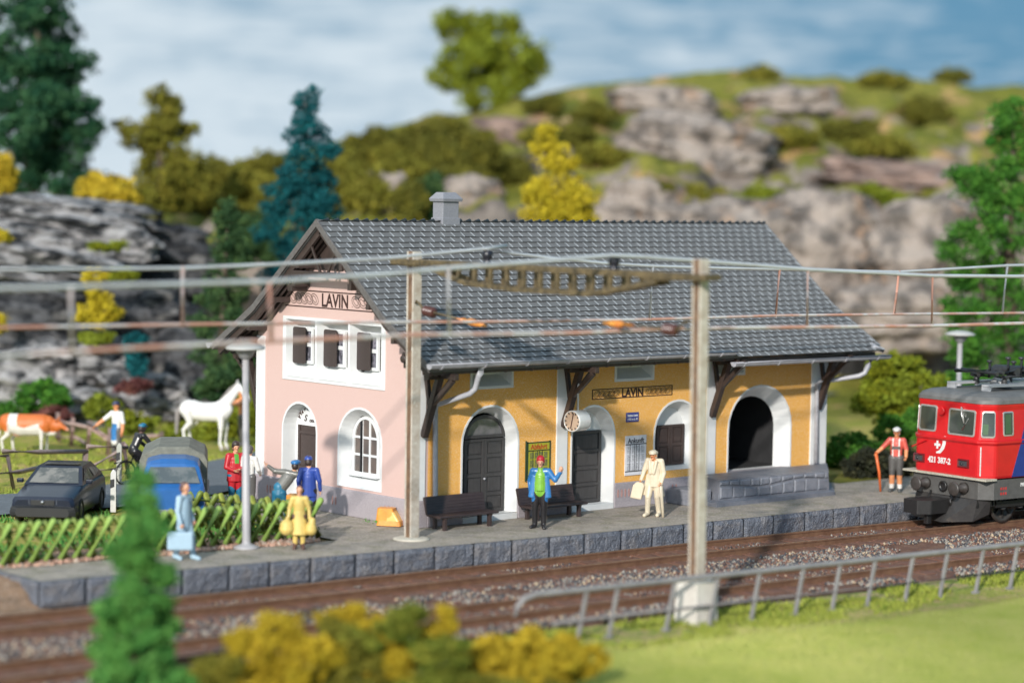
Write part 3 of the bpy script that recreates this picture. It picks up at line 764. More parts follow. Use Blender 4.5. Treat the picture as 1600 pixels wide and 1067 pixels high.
# roof -------------------------------------------------------------
RX0, RX1, RSTEP = -.62, 15.72, 9.75
def roof_side(sgn):
    """tiled slope: rows of slates lapping each other, each a little tilted; sgn -1 = track side"""
    V = []; F = []; MI = []
    rnd = random.Random(5+sgn)
    prof = [0.0, 2.72]
    L1 = 2.72*math.hypot(1, .833); s1 = math.atan(.833); s2 = math.atan(.605)
    def P(x, s, h):
        if s < L1: off = s*math.cos(s1); z = RIDGE_Z - s*math.sin(s1); nn = (math.sin(s1), math.cos(s1))
        else:
            off = 2.72+(s-L1)*math.cos(s2); z = RIDGE_Z-2.72*.833-(s-L1)*math.sin(s2); nn = (math.sin(s2), math.cos(s2))
        return (x, RIDGE_Y+sgn*(off+nn[0]*h), z+nn[1]*h)
    row = .205; tw = .335
    Lend = L1+(4.50-2.72)/math.cos(s2)
    nrow = int(round(Lend/row)); row = Lend/nrow
    nr2 = nrow+(1 if sgn < 0 else 0)
    for r in range(nr2):
        x0 = RX0
        if r >= nrow: x0 = RSTEP
        s0 = r*row-.015; s1_ = (r+1)*row+.012
        x = x0-tw*((r*.42) % 1)
        while x < RX1-.01:
            a = max(x, x0); b = min(x+tw, RX1)
            if b-a > .03:
                j = rnd.uniform(-.006, .006)
                k = len(V); g = .016
                # slab: upper edge low, lower edge raised; right flank has a rolled rib
                ha, hb = .012, .046+j
                V += [P(a+.004, s0, ha), P(b-g-.02, s0, ha), P(a+.004, s1_, hb), P(b-g-.02, s1_, hb),
                      P(b-g*.5-.008, s0, ha+.010), P(b-g*.5-.008, s1_, hb+.014), P(b, s0, ha-.005), P(b, s1_, hb-.005),
                      P(a+.004, s1_-.05, hb-.05), P(b-g-.02, s1_-.05, hb-.05), P(b-g*.5, s1_-.05, hb-.05), P(b, s1_-.05, hb-.05)]
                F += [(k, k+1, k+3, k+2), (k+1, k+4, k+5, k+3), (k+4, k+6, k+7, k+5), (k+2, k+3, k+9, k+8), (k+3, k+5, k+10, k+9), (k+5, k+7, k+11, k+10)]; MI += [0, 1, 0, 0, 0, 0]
            x += tw
    if sgn < 0: F = [f[::-1] for f in F]
    return V, F, MI
rf = MB()
for sg in (-1, 1):
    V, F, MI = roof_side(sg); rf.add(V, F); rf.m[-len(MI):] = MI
    # deck under the tiles
    e = 4.5
    pts = [(RIDGE_Y, RIDGE_Z-.005), (RIDGE_Y+sg*2.72, roof_z(2.72)-.005), (RIDGE_Y+sg*e, roof_z(e)-.005), (RIDGE_Y+sg*(e-.03), roof_z(e)-.13), (RIDGE_Y+sg*2.68, roof_z(2.72)-.13), (RIDGE_Y, RIDGE_Z-.15)]
    rf.prism(pts, RX0+.01, RX1-.01, 'YZ')
for i in range(53):
    x = RX0+i*.31; rf.tube([(x, RIDGE_Y, RIDGE_Z+.005), (min(x+.33, RX1), RIDGE_Y, RIDGE_Z+.02)], [.055, .07], 8)
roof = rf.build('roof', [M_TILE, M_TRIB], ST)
# verge boards
for sg in (-1, 1):
    for X in (RX0-.05, RX1-.015):
        w = MB()
        pts = [(RIDGE_Y, RIDGE_Z+.06), (RIDGE_Y+sg*2.72, roof_z(2.72)+.06), (RIDGE_Y+sg*4.5, roof_z(4.5)+.06), (RIDGE_Y+sg*4.5, roof_z(4.5)-.14), (RIDGE_Y+sg*2.68, roof_z(2.72)-.12), (RIDGE_Y, RIDGE_Z-.14)]
        w.prism(pts, X, X+.05, 'YZ'); w.build('verge_board', mat('verge_grey', (.13, .12, .115), .6, (.09, .08, .075), 12, .6), ST, bevel=.01)
w = MB()
for sg in (-1, 1):
    for k, X in enumerate((-.50, -.32, -.12)):
        w = MB()
        for o0, o1 in ((.0, 2.72), (2.70, 4.4)):
            w.bar((X, RIDGE_Y+sg*o0, roof_z(o0)-.24), (X, RIDGE_Y+sg*o1, roof_z(o1)-.24), .09, .16)
        w.build('rafter', M_SOFFIT, ST, bevel=.008)
    for off in (.9, 2.0, 3.0, 3.9):
        z = roof_z(off)-.38; w = MB()
        w.bx(-.58, .0, RIDGE_Y+sg*off-.06, RIDGE_Y+sg*off+.06, z-.07, z+.07); w.build('purlin', M_SOFFIT, ST, bevel=.008)
    for x in [1+i*.85 for i in range(17)]:
        w = MB(); w.bar((x, RIDGE_Y+sg*3.3, roof_z(3.3)-.22), (x, RIDGE_Y+sg*4.42, roof_z(4.42)-.22), .09, .12); w.build('rafter', M_SOFFIT, ST, bevel=.008)
# gable truss: collar beam, king post and slanted struts
w = MB()
w.bar((-.52, 2.02, 6.02), (-.52, 4.68, 6.02), .12, .14); w.bar((-.46, 1.85, 5.72), (-.1, 1.85, 5.72), .16, .2)
w.bar((-.5, 3.35, 6.05), (-.5, 3.75, 6.75), .06, .06); w.bar((-.5, 3.05, 6.05), (-.5, 2.75, 6.6), .06, .06); w.bar((-.3, 3.0, 5.95), (-.05, 3.35, 6.9), .06, .06)
for y in (2.18, 4.5): w.bar((-.5, y, 5.75), (-.02, y, 5.75), .15, .16); w.bar((-.42, y, 5.75), (-.42, y, 6.1), .1, .1)
w.bx(-.50, -.02, 4.55, 4.75, 5.55, 5.72)
w.build('gable_truss', M_TIMBER, ST, bevel=.01)
w = MB(); w.prism([(3.05, 6.12), (4.62, 6.12), (3.38, 7.08), (3.20, 7.05)], -.05, -.005, 'YZ'); w.build('gable_dark_panel', M_SOFFIT, ST)  # thin dark panel over part of the upper gable, behind the struts
# side eave knots at the lower gable corners
for y, z in ((-.05, 4.08), (6.75, 4.08)):
    w = MB()
    w.box((-.30, y, z+.12), (.42, .22, .17)); w.box((-.34, y-.02, z-.08), (.3, .2, .2))
    w.lathe((-.56, y, z+.05), [(0, -.03), (.10, -.02), (.11, .06), (0, .07)], 10, (1, 0, 0)); w.build('purlin_end', M_TIMBER, ST, bevel=.02)
# brackets under the canopy
def bracket(x, y0=-.04, sgn=1, X=lambda x, y, z: (x, y, z)):
    w = MB(); t = .13
    e = -1.18
    w.bar(X(x, y0+.02, 3.80), X(x, e-.08, 3.74), t, .15)
    w.bar(X(x, y0-.02, 2.22), X(x, -.62, 3.70), t+.02, .17, up=Vector((1, 0, 0)))
    w.bar(X(x, -.32, 2.98), X(x, -1.12, 3.66), t-.02, .12, up=Vector((1, 0, 0)))
    w.bar(X(x, -.28, 2.9), X(x, -.12, 3.72), t-.03, .11, up=Vector((1, 0, 0)))
    w.bar(X(x-.42, -.66, 3.72), X(x+.42, -.66, 3.72), .11, .12)
    w.bar(X(x, -.30, 2.96), X(x+.36, -.66, 3.68), .1, .1)
    w.build('bracket', M_TIMBER, ST, bevel=.012)
for x in (.12, 4.72, 10.14, 14.42): bracket(x)
for x in (.12, 7, 14.42): bracket(x, X=lambda x, y, z: (x, 6.7-y, z))
# wall plate along the canopy
each('canopy_beam', [lambda m: m.bar((-.5, -1.0, 3.86), (9.9, -1.0, 3.86), .12, .12), lambda m: m.bar((9.95, -1.05, 3.80), (15.6, -1.05, 3.80), .12, .12)], M_TIMBER, ST, bevel=.01)
# gutters
def gutter(x0, x1, y, z, r=.105):
    w = MB(); n = 10
    def ring(x, rr): return [Vector((x, y+rr*math.cos(math.pi+math.pi*k/n), z+rr*math.sin(math.pi+math.pi*k/n))) for k in range(n+1)]
    A = ring(x0, r)+ring(x0, r-.02)[::-1]; B = ring(x1, r)+ring(x1, r-.02)[::-1]
    w.loft(A, B, smooth=False); w.fill(ring(x0, r)); w.fill(ring(x1, r)); 
    w.tube([(x0, y-r, z), (x1, y-r, z)], .022, 6); w.tube([(x0, y+r, z), (x1, y+r, z)], .018, 6)
    x = x0+.35
    while x < x1-.1:
        P = ring(x-.03, r+.018); Q = ring(x+.03, r+.018); w.loft(P, Q, closed=False); w.fill(P); w.fill(Q)
        x += 1.36
    w.build('gutter', M_GUTTER, ST)
gutter(-.74, 9.68, -1.26, 4.06); gutter(9.60, 15.92, -1.32, 3.76)
gutter(-.7, 15.8, 7.98, 4.02)
# the odd hopper at the right end of the eave
each('gutter_hopper', [lambda m: m.tube([(15.35, -1.15, 4.02), (15.75, -1.25, 3.90)], [.13, .07], 8), lambda m: m.tube([(15.5, -.75, 3.98), (16.05, -.75, 3.98)], .085, 8)], M_GUTTER, ST)
w = MB(); w.tube([(.95, -1.20, 4.0), (.95, -1.15, 3.82), (.93, -1.1, 3.72), (.90, -1.02, 3.42), (.82, -.92, 3.3), (.42, -.15, 2.98), (.42, -.11, 2.85), (.46, -.11, .75), (.47, -.11, .3)], [.12, .085, .07, .07, .07, .065, .065, .065, .065], 10)
w.build('downpipe', M_GUTTER, ST)
w = MB(); w.tube([(15.25, -1.28, 3.72), (15.2, -1.2, 3.5), (15.1, -1.15, 3.28), (15.0, -1.05, 3.2), (14.36, -.16, 2.98), (14.30, -.11, 2.9), (14.34, -.11, .7)], [.12, .085, .07, .07, .06, .065, .065], 10)
w.build('downpipe', M_GUTTER, ST)
# chimney
w = MB(); cx, cy = 3.62, 3.45
w.box((cx, cy, 7.45), (.54, .42, .95)); 
def rr(hx, hy, z): return [Vector((cx-hx, cy-hy, z)), Vector((cx+hx, cy-hy, z)), Vector((cx+hx, cy+hy, z)), Vector((cx-hx, cy+hy, z))]
w.fill(rr(.33, .27, 7.88)); w.loft(rr(.33, .27, 7.88), rr(.35, .29, 7.95)); w.loft(rr(.35, .29, 7.95), rr(.22, .14, 8.12)); w.fill(rr(.22, .14, 8.12))
w.box((cx, cy, 7.36), (.60, .48, .2))
w.build('chimney', M_CHIM, roof, bevel=.02)
# lettering -----------------------------------------------------------------
def scrolls(w, P, u0, u1, z0, z1, n, th=.018):
    """a row of interlaced scroll rings between u0 and u1"""
    h = (z1-z0)/2; zc = (z0+z1)/2; st = (u1-u0)/n
    for i in range(n):
        c = u0+st*(i+.5)
        for rx, rz, dx in ((st*.62, h*.95, 0), (st*.30, h*.58, st*.05)):
            prev = None; K = 18
            for k in range(K+1):
                a = 2*math.pi*k/K
                skew = .22*st*math.sin(a)
                o = P(c+dx+(rx+th/2)*math.cos(a)+skew, zc+(rz+th/2)*math.sin(a)); i_ = P(c+dx+(rx-th/2)*math.cos(a)+skew, zc+(rz-th/2)*math.sin(a))
                if prev: w.add([prev[0], o, i_, prev[1]], [(0, 1, 2, 3)])
                prev = (o, i_)
        # little spur
        w.add([P(c+st*.5-.01, z0-.0), P(c+st*.5+.02, z0+.05), P(c+st*.5+.03, z0+.03)], [(0, 1, 2)])
w = MB()
PG = lambda y, z: Vector((-.006, y, z))
w.bx(-.008, -.001, 1.93, 5.42, 5.50, 5.525) if False else None
for z0, z1, ya, yb in ((5.545, 5.575, 2.0, 4.9), (5.135, 5.165, 1.62, 5.5)): w.bx(-.008, -.001, ya, yb, z0, z1)
v, f = text_mesh('LAVIN', .47, (-.002, 3.40, 5.19), (0, -1, 0), (0, 0, 1), .004, .012, sx=.86); w.add(v, f)
scrolls(w, PG, 4.13, 5.30, 5.21, 5.50, 5); scrolls(w, PG, 1.62, 2.66, 5.21, 5.50, 4)
w.build('name_lettering', M_INK, ST, fixn=False)
w = MB(); PF = lambda x, z: Vector((x, -.006, z))
X0, X1, Z0, Z1 = 5.73, 8.66, 2.86, 3.13
w.prism([(X0, Z0), (X1, Z0), (X1, Z1), (X0, Z1)], -.008, -.001, 'XZ', holes=[[(X0+.03, Z0+.025), (X1-.03, Z0+.025), (X1-.03, Z1-.025), (X0+.03, Z1-.025)]])
v, f = text_mesh('LAVIN', .295, (7.19, -.003, 2.892), (1, 0, 0), (0, 0, 1), .004, .008, sx=.97); w.add(v, f)
scrolls(w, PF, 5.82, 6.68, 2.905, 3.085, 5, .015); scrolls(w, PF, 7.70, 8.58, 2.905, 3.085, 5, .015)
w.build('name_lettering', M_INK, ST, fixn=False)
# curved script over the pink door
w = MB(); s = 'Warteraum'; rad = .46; cz0 = 2.06
for i, ch in enumerate(s):
    a = R_(150 - 118*i/(len(s)-1)) if i else R_(152)
    t = a-math.pi/2
    ux = Vector((0, -math.cos(t), math.sin(t))); uz = Vector((0, math.sin(t), math.cos(t)))
    o = Vector((.392, 4.90-rad*math.cos(a), cz0+rad*math.sin(a)*.9))
    v, f = text_mesh(ch, .24 if i == 0 else .16, o, ux, uz, .003, .004, shear=.3); w.add(v, f)
v, f = text_mesh('S', .24, (.392, 5.12, 2.16), (0, -1, 0), (0, 0, 1), .003, .004, shear=.3); w.add(v, f)
v, f = text_mesh('onne', .15, (.392, 4.80, 2.15), (0, -1, 0), (0, 0, 1), .003, .003, shear=.3); w.add(v, f)
w.build('door_lettering', M_INK, ST, fixn=False)

# ------------------------------------------------------------------ things on the wall
M_PAPER = mat('notice_paper', (.72, .72, .76), .5); M_GREY = mat('print_grey', (.33, .33, .36), .6, (.6, .6, .62), 40, .8); M_BLK = mat('black_paint', (.02, .02, .022), .5)
def notice(name, label, x0, x1, z0, z1, title, tcol, base, grid, cells):
    t = thing(name, label, 'notice board', ((x0+x1)/2, -.02, z0))
    m = MB(); m.bx(x0, x1, -.03, -.004, z0, z1); m.build('board', base, t)
    m = MB(); W_ = x1-x0; H = z1-z0; zt = z1-H*.22; zb = z0+H*.10
    for i in range(4):
        for j in range(3):
            a = x0+W_*(.09+.215*i); c = zb+(zt-zb)*(.03+.32*j); m.bx(a, a+W_*.17, -.0335, -.029, c, c+(zt-zb)*.27)
    m.build('timetable', cells, t)
    m = MB()
    for z in (zt, zb): m.bx(x0, x1, -.035, -.03, z-.012, z+.012)
    for u in (.22, .44, .52, .66): m.bx(x0+W_*u-.008, x0+W_*u+.008, -.035, -.03, zb, zt)
    m.build('grid', grid, t)
    m = MB(); v, f = text_mesh(title, .185, ((x0+x1)/2, -.031, zt+.035), (1, 0, 0), (0, 0, 1), .003, .004, sx=.98); m.add(v, f); m.build('title', tcol, t, fixn=False)
    return t
notice('arrival_board', 'white arrivals timetable headed Ankunft on the ochre wall', 6.94, 7.70, .82, 1.86, 'Ankunft', M_BLK, M_PAPER, M_BLK, M_GREY)
t = notice('departure_board', 'yellow departures timetable headed Abfahrt behind the waving man', 3.54, 4.26, .95, 1.87, 'Abfahrt', mat('red_print', (.42, .05, .02), .5), mat('yellow_paper', (.40, .38, .03), .5), M_BLK, mat('print_green', (.10, .12, .04), .6, (.24, .24, .06), 40, .8))
m = MB(); 
for a, b, c, d in ((3.51, 4.29, 1.86, 1.885), (3.51, 3.535, .93, 1.9), (4.265, 4.29, .93, 1.9), (3.46, 3.48, .9, 1.93)): m.bx(a, b, -.04, -.004, c, d)
m.build('frame', mat('dark_green_frame', (.03, .06, .03), .5), t)
t = thing('enamel_plate', 'small blue enamel plate with white writing above the arrivals board', 'sign', (7.18, -.02, 2.22))
m = MB(); m.bx(6.96, 7.41, -.028, -.003, 2.22, 2.47); m.build('plate', mat('enamel_blue', (.035, .06, .27), .3), t, bevel=.006)
m = MB()
for s_, z in (('Station Lavin', 2.365), ('1432 m \u00fc. M.', 2.265)):
    v, f = text_mesh(s_, .083, (7.185, -.029, z), (1, 0, 0), (0, 0, 1), .002, .002, sx=.88); m.add(v, f)
m.build('writing', M_WHITE, t, fixn=False)
# clock: drum hanging on the second bracket, faces looking along the platform
cl = thing('platform_clock', 'round white station clock hanging from the canopy bracket', 'clock', (4.95, -.62, 2.42))
cxx, cyy, czz = 4.72, -.56, 2.42
ca = R_(8); ax_ = Vector((-math.cos(ca), -math.sin(ca), 0))
m = MB(); m.lathe((cxx, cyy, czz), [(.235, -.24), (.265, -.23), (.27, -.19), (.27, .20), (.265, .235), (.245, .245), (.245, .205)], 36, ax_, caps=False); 
m.lathe((cxx, cyy, czz), [(.0, -.235), (.24, -.235)], 36, ax_)
m.tube([(cxx, cyy, czz+.26), (cxx, cyy, czz+1.2)], .03, 8)
m.build('case', mat('clock_case', (.66, .66, .64), .25, (.58, .58, .56), 6, coat=.4), cl)
m = MB(); m.lathe(Vector((cxx, cyy, czz))+ax_*.215, [(0, 0), (.246, 0)], 36, ax_, caps=False, smooth=False); m.build('dial', mat('clock_dial', (.50, .37, .27), .5, (.42, .30, .22), 14), cl)
m = MB(); u = ax_.cross(Vector((0, 0, 1))).normalized(); c0 = Vector((cxx, cyy, czz))+ax_*.222
for k in range(12):
    a = R_(30*k); d = u*math.sin(a)+Vector((0, 0, 1))*math.cos(a)
    m.bar(c0+d*.185, c0+d*.24, .028, .01, up=ax_)
m.build('hour_mark', M_BLK, cl)
m = MB()
for a, ln, w_ in ((R_(-12), .21, .02), (R_(168), .19, .022)):
    d = u*math.sin(a)+Vector((0, 0, 1))*math.cos(a); m.bar(c0-d*.03+ax_*.006, c0+d*ln+ax_*.006, w_, .012, up=ax_)
m.build('hand', mat('clock_hand', (.06, .02, .015), .5), cl)

# loading dock ----------------------------------------------------------------
dk = thing('loading_dock', 'low grey stone loading dock under the big open arch', 'loading dock', (11.6, -.8, 0))
top = [(9.28, -1.22), (13.45, -1.36), (14.84, -.07), (9.62, -.07)]
base = [(8.92, -1.46), (13.55, -1.52), (15.0, -.07), (9.1, -.07)]
m = MB()
low = [(8.98, -1.40), (13.52, -1.47), (14.95, -.07), (9.2, -.07)]
def ring3(p, z): return [Vector((x, y, z)) for x, y in p]
m.fill(ring3(top, .665)); m.loft(ring3(top, .665), ring3(top, .58)); m.loft(ring3(top, .58), ring3([(a*.93+b*.07, c) for (a, c), (b, _) in zip(top, top)], .14)) if False else None
m.loft(ring3(top, .58), ring3([(9.22, -1.24), (13.47, -1.38), (14.86, -.07), (9.56, -.07)], .13)); m.loft(ring3([(9.22, -1.24), (13.47, -1.38), (14.86, -.07), (9.56, -.07)], .13), ring3(base, .10)); m.loft(ring3(base, .10), ring3(base, -.02))
m.build('dock_body', M_STONE, dk, bevel=.012)
m = MB(); rs = random.Random(3)
fx0, fx1 = 9.24, 13.44
def face_pt(x, z, d):
    t_ = (x-9.24)/(13.44-9.24); y = -1.24-.14*t_; return Vector((x, y-d, z))
def stone(m, x0, x1, zl0, zl1, zh0, zh1, d=.03):
    g = .02; pts = [(x0+g, zl0+g), (x1-g, zl1+g), (x1-g, zh1-g), (x0+g, zh0-g)]
    inn = [(x0+g+.03, zl0+g+.03), (x1-g-.03, zl1+g+.03), (x1-g-.03, zh1-g-.03), (x0+g+.03, zh0-g-.03)]
    m.loft([face_pt(a, b, .0) for a, b in pts], [face_pt(a, b, d) for a, b in inn]); m.fill([face_pt(a, b, d) for a, b in inn])
mid = lambda x: .46 - .07*math.sin((x-9.2)*1.5)*0 + .05*math.cos((x-9.3)*2.1) + .02*(x-9.2)*.3
x = fx0
while x < fx1-.1:
    wd = rs.uniform(.34, .46); b = min(x+wd, fx1); stone(m, x, b, mid(x), mid(b), .655, .655, rs.uniform(.02, .045)); x = b
x = fx0
while x < fx1-.1:
    wd = rs.uniform(.38, .52); b = min(x+wd, fx1); stone(m, x, b, .15, .15, mid(x), mid(b), rs.uniform(.02, .05)); x = b
m.build('masonry', M_STONE, dk, bevel=.015)
m = MB(); m.bx(8.45, 9.2, -1.0, -.07, 0, .42); m.build('step', M_STONE, dk, bevel=.03)
# ------------------------------------------------------------------ benches
M_BENCH = mat('dark_brown_plastic', (.040, .026, .026), .35, (.055, .038, .036), 6, .5, .15, 50, bdist=.004)
def make_bench(label):
    t = thing('platform_bench', label, 'bench', (0, 0, 0), 0, 'dark brown benches against the station wall')
    L = 1.86
    m = MB(); m.prism([(-.28, .40), (.20, .38), (.25, .41), (.24, .455), (.19, .465), (-.26, .46)], -L/2, L/2, 'YZ')
    for y in (-.16, -.04, .08): m.bx(-L/2, L/2, y-.004, y+.004, .462, .466)
    # mirror so the seat front looks to -Y
    m.v = [(x, -y, z) for x, y, z in m.v]; m.build('seat', M_BENCH, t, bevel=.012, world=False)
    m = MB(); m.prism([(.24, .44), (.31, .43), (.43, .92), (.40, .97), (.36, .965)], -L/2, L/2, 'YZ')
    for k in range(5): z = .52+.09*k; y = .225+(z-.44)*.245; m.bx(-L/2+.02, L/2-.02, y, y+.02, z-.005, z+.005)
    m.build('backrest', M_BENCH, t, bevel=.02, world=False)
    for x in (-L/2+.22, L/2-.22):
        for y in (-.15, .22):
            m = MB(); m.bx(x-.045, x+.045, y-.045, y+.045, 0, .42); m.bx(x-.05, x+.05, y-.06, y+.06, .33, .41); m.build('leg', M_BENCH, t, bevel=.01, world=False)
    for x in (-L/2+.22, L/2-.22):
        m = MB(); m.bar((x, .2, .36), (x, .30, .5), .07, .07); m.build('backrest_support', M_BENCH, t, world=False)
    return t
b1 = make_bench('dark brown bench beside the tall concrete-grey pole, left of the arched double door')
b2 = copy_tree(b1); b2['label'] = 'dark brown bench behind the waving man in the blue jacket'
for b_ in (b1, b2): b_.scale = (1, 1, .80)
b1.location = (.98, -.56, 0); b2.location = (3.98, -.55, 0)
# ------------------------------------------------------------------ orange grit box by the corner
t = thing('grit_box', 'orange yellow lidded box standing at the foot of the pink wall', 'box', (-.75, .35, 0), R_(0))
M_ORG = mat('orange_plastic', (.72, .30, .035), .4, (.60, .22, .02), 9, .5, .3, 18, bdist=.01)
P0 = onZ(586, 822, 0); P1 = onZ(627, 824, 0); ux = (P1-P0); ux.z = 0; ux.normalize(); uy = Vector((-ux.y, ux.x, 0))
def gp(u, v, z): q = P0+ux*u+uy*v; return Vector((q.x, q.y, z))
t.location = tuple(gp(.3, .2, 0))
m = MB()
def blk(m, u0, u1, v0, v1, z0, z1, s=0):
    A = [gp(u0, v0, z0), gp(u1, v0, z0), gp(u1, v1, z0), gp(u0, v1, z0)]; B = [gp(u0+s, v0+s, z1), gp(u1-s, v0+s, z1), gp(u1-s, v1-s, z1), gp(u0+s, v1-s, z1)]
    m.fill(A); m.fill(B); m.loft(A, B)
blk(m, .02, .64, .0, .42, .02, .14, .02); blk(m, .0, .46, .02, .40, .14, .44, .03)
m.build('body', M_ORG, t, bevel=.05, seg=3)
m = MB(); A = [gp(.24, .02, .14), gp(.60, .0, .14), gp(.60, .40, .14), gp(.24, .40, .14)]; B = [gp(.26, .05, .40), gp(.46, .05, .36), gp(.46, .36, .36), gp(.26, .36, .40)]
m.fill(A); m.fill(B); m.loft(A, B); m.build('sloping_lid', mat('orange_plastic_pale', (.85, .48, .12), .35), t, bevel=.05, seg=3)
# ------------------------------------------------------------------ platform lamps
M_LPOLE = mat('lamp_grey', (.40, .385, .39), .4, (.37, .35, .36), 9, .5)
M_LHEAD = mat('lamp_shade_grey', (.44, .43, .41), .4, (.44, .43, .41), 8, .5)
def make_lamp(label, h):
    t = thing('platform_lamp', label, 'lamp post', (0, 0, 0), 0, 'mushroom headed lamp posts')
    m = MB(); m.lathe((0, 0, 0), [(.30, 0), (.30, .03), (.20, .07), (.11, .10), (.095, .16), (.09, h*.46), (.075, h*.465), (.072, h-.30)], 20); m.build('pole', M_LPOLE, t, world=False)
    m = MB(); m.lathe((0, 0, h), [(.06, -.34), (.14, -.28), (.22, -.14), (.25, -.10)], 24); m.build('lamp_housing', mat('lamp_housing', (.30, .30, .31), .4), t, world=False)
    m = MB(); m.lathe((0, 0, h), [(.24, -.115), (.42, -.10), (.455, -.075), (.44, -.05), (.30, .01), (.12, .045), (0, .05)], 28, caps=False); m.build('lamp_shade', M_LHEAD, t, world=False)
    return t
lp = make_lamp('grey mushroom headed lamp post at the garden fence, left of the pink gable', 4.62)
lp.location = onZ(385, 856, 0); lp.rotation_euler = (0, R_(-1.0), 0)
lp2 = copy_tree(lp); lp2['label'] = 'grey mushroom headed lamp post standing behind the red locomotive'
lp2.location = (21.44, .5, -.45); lp2.rotation_euler = (0, 0, 0)
# ------------------------------------------------------------------ catenary masts and gantry
M_MASTW = mat('mast_pale', (.55, .50, .43), .55, (.40, .33, .26), 5, .6, .2, 40, speck=(.66, .66, .58), speck_t=.66, speck_s=12, bdist=.004)
M_MASTB = mat('mast_rust', (.22, .13, .075), .6, (.12, .07, .045), 6, .6, .3, 40)
M_BRASS = mat('weathered_brass', (.20, .145, .075), .5, (.075, .058, .035), 7, .6, metal=.3)
M_WIRE = mat('wire_grey', (.62, .64, .66), .35, (.50, .49, .49), 1.2, .5, metal=.2)
M_WIREC = mat('wire_copper', (.58, .29, .21), .4, (.62, .58, .56), .6, .9, metal=.15)
M_INS = mat('insulator_brown', (.10, .04, .035), .3); M_INSB = mat('insulator_black', (.02, .02, .03), .3)
M_CLAMP = mat('clamp_orange', (.70, .30, .05), .4, (.55, .15, .03), 8, .8)
def mast(label, base, topz, lean, foot):
    t = thing('catenary_mast', label, 'mast', base, 0, 'tall masts carrying the overhead wires')
    b = Vector(base); tp = b+Vector((lean[0], lean[1], topz-b.z))
    def sec(x0, x1, y0, y1):
        m = MB(); A = [b+Vector((x, y, foot)) for x, y in ((x0, y0), (x1, y0), (x1, y1), (x0, y1))]; B = [v+(tp-b)-Vector((0, 0, foot)) for v in A]; m.fill(A); m.fill(B); m.loft(A, B); return m
    s = .125
    m = sec(-s, s, -s, -s+.05); m.build('flange', M_MASTW, t, bevel=.006)
    m = sec(-s, s, s-.05, s); m.build('flange', M_MASTW, t, bevel=.006)
    m = sec(-s+.012, s-.03, -s+.052, s-.052); m.build('web', M_MASTB, t)
    return t, tp
ml = onZ(643, 842, 0)
t1, top1 = mast('grey and rust H-section mast at the platform edge by the pink corner', (ml.x, ml.y, 0), 6.74, (-.02, .02), .02)
m = MB(); m.lathe((ml.x, ml.y, 0), [(.44, -.005), (.44, .02), (.36, .04), (.2, .05)], 18); m.build('base_plate', mat('cream_putty', (.62, .56, .46), .7), t1)
mr_ = onZ(1087, 972, -.60)
t2, top2 = mast('grey and rust H-section mast on a white footing between track and metal railing', (mr_.x, mr_.y, -.60), 6.86, (.02, .10), .85)
m = MB()
def taper(m, c, s0, s1, z0, z1):
    A = [Vector((c.x+a*s0, c.y+b*s0, z0)) for a, b in ((-1, -1), (1, -1), (1, 1), (-1, 1))]; B = [Vector((c.x+a*s1, c.y+b*s1, z1)) for a, b in ((-1, -1), (1, -1), (1, 1), (-1, 1))]
    m.fill(A); m.fill(B); m.loft(A, B)
taper(m, mr_, .32, .31, -.62, .28); m.build('footing', mat('white_footing', (.66, .62, .56), .6, (.55, .50, .45), 5), t2, bevel=.02)
gt = thing('catenary_gantry', 'brass coloured lattice gantry beam spanning both tracks between the masts', 'gantry', (-1.4, -6, 6.3))
X0 = -1.4; ya, yb = -.85, -11.05
m = MB()
zt = lambda y: 6.47
for x in (X0-.19, X0+.19):
    m.bar((x, ya, 6.50), (x, yb, 6.50), .09, .13)
m.bar((X0, ya, 6.49), (X0, -2.6, 6.46), .42, .14); m.bar((X0, -9.2, 6.44), (X0, yb, 6.50), .42, .13)
m.build('top_chord', M_BRASS, gt, bevel=.01)
low = [(-2.3, 6.38), (-3.5, 6.10), (-5.2, 6.02), (-7.6, 6.03), (-9.6, 6.36)]
m = MB()
for x in (X0-.19, X0+.19):
    for (a, b), (c, d) in zip(low, low[1:]): m.bar((x, a, b), (x, c, d), .09, .11)
m.build('bottom_chord', M_BRASS, gt, bevel=.01)
for i in range(12):
    m = MB()
    y = -2.75-.55*i; zl = float(np.interp(-y, [-a for a, b in low], [b for a, b in low]))
    for x in (X0-.19, X0+.19): m.bar((x, y, zl), (x, y, 6.5), .07, .10)
    m.bar((X0-.19, y, zl), (X0+.19, y, zl), .05, .05); m.build('lattice_strut', M_BRASS, gt)
for y in (-4.05, -8.15):
    m = MB(); m.lathe((X0, y, 6.50), [(.05, 0), (.10, .03), (.10, .10), (.075, .13), (.12, .18), (.13, .30), (.09, .34), (.04, .38)], 14); m.build('insulator', M_INSB, gt)
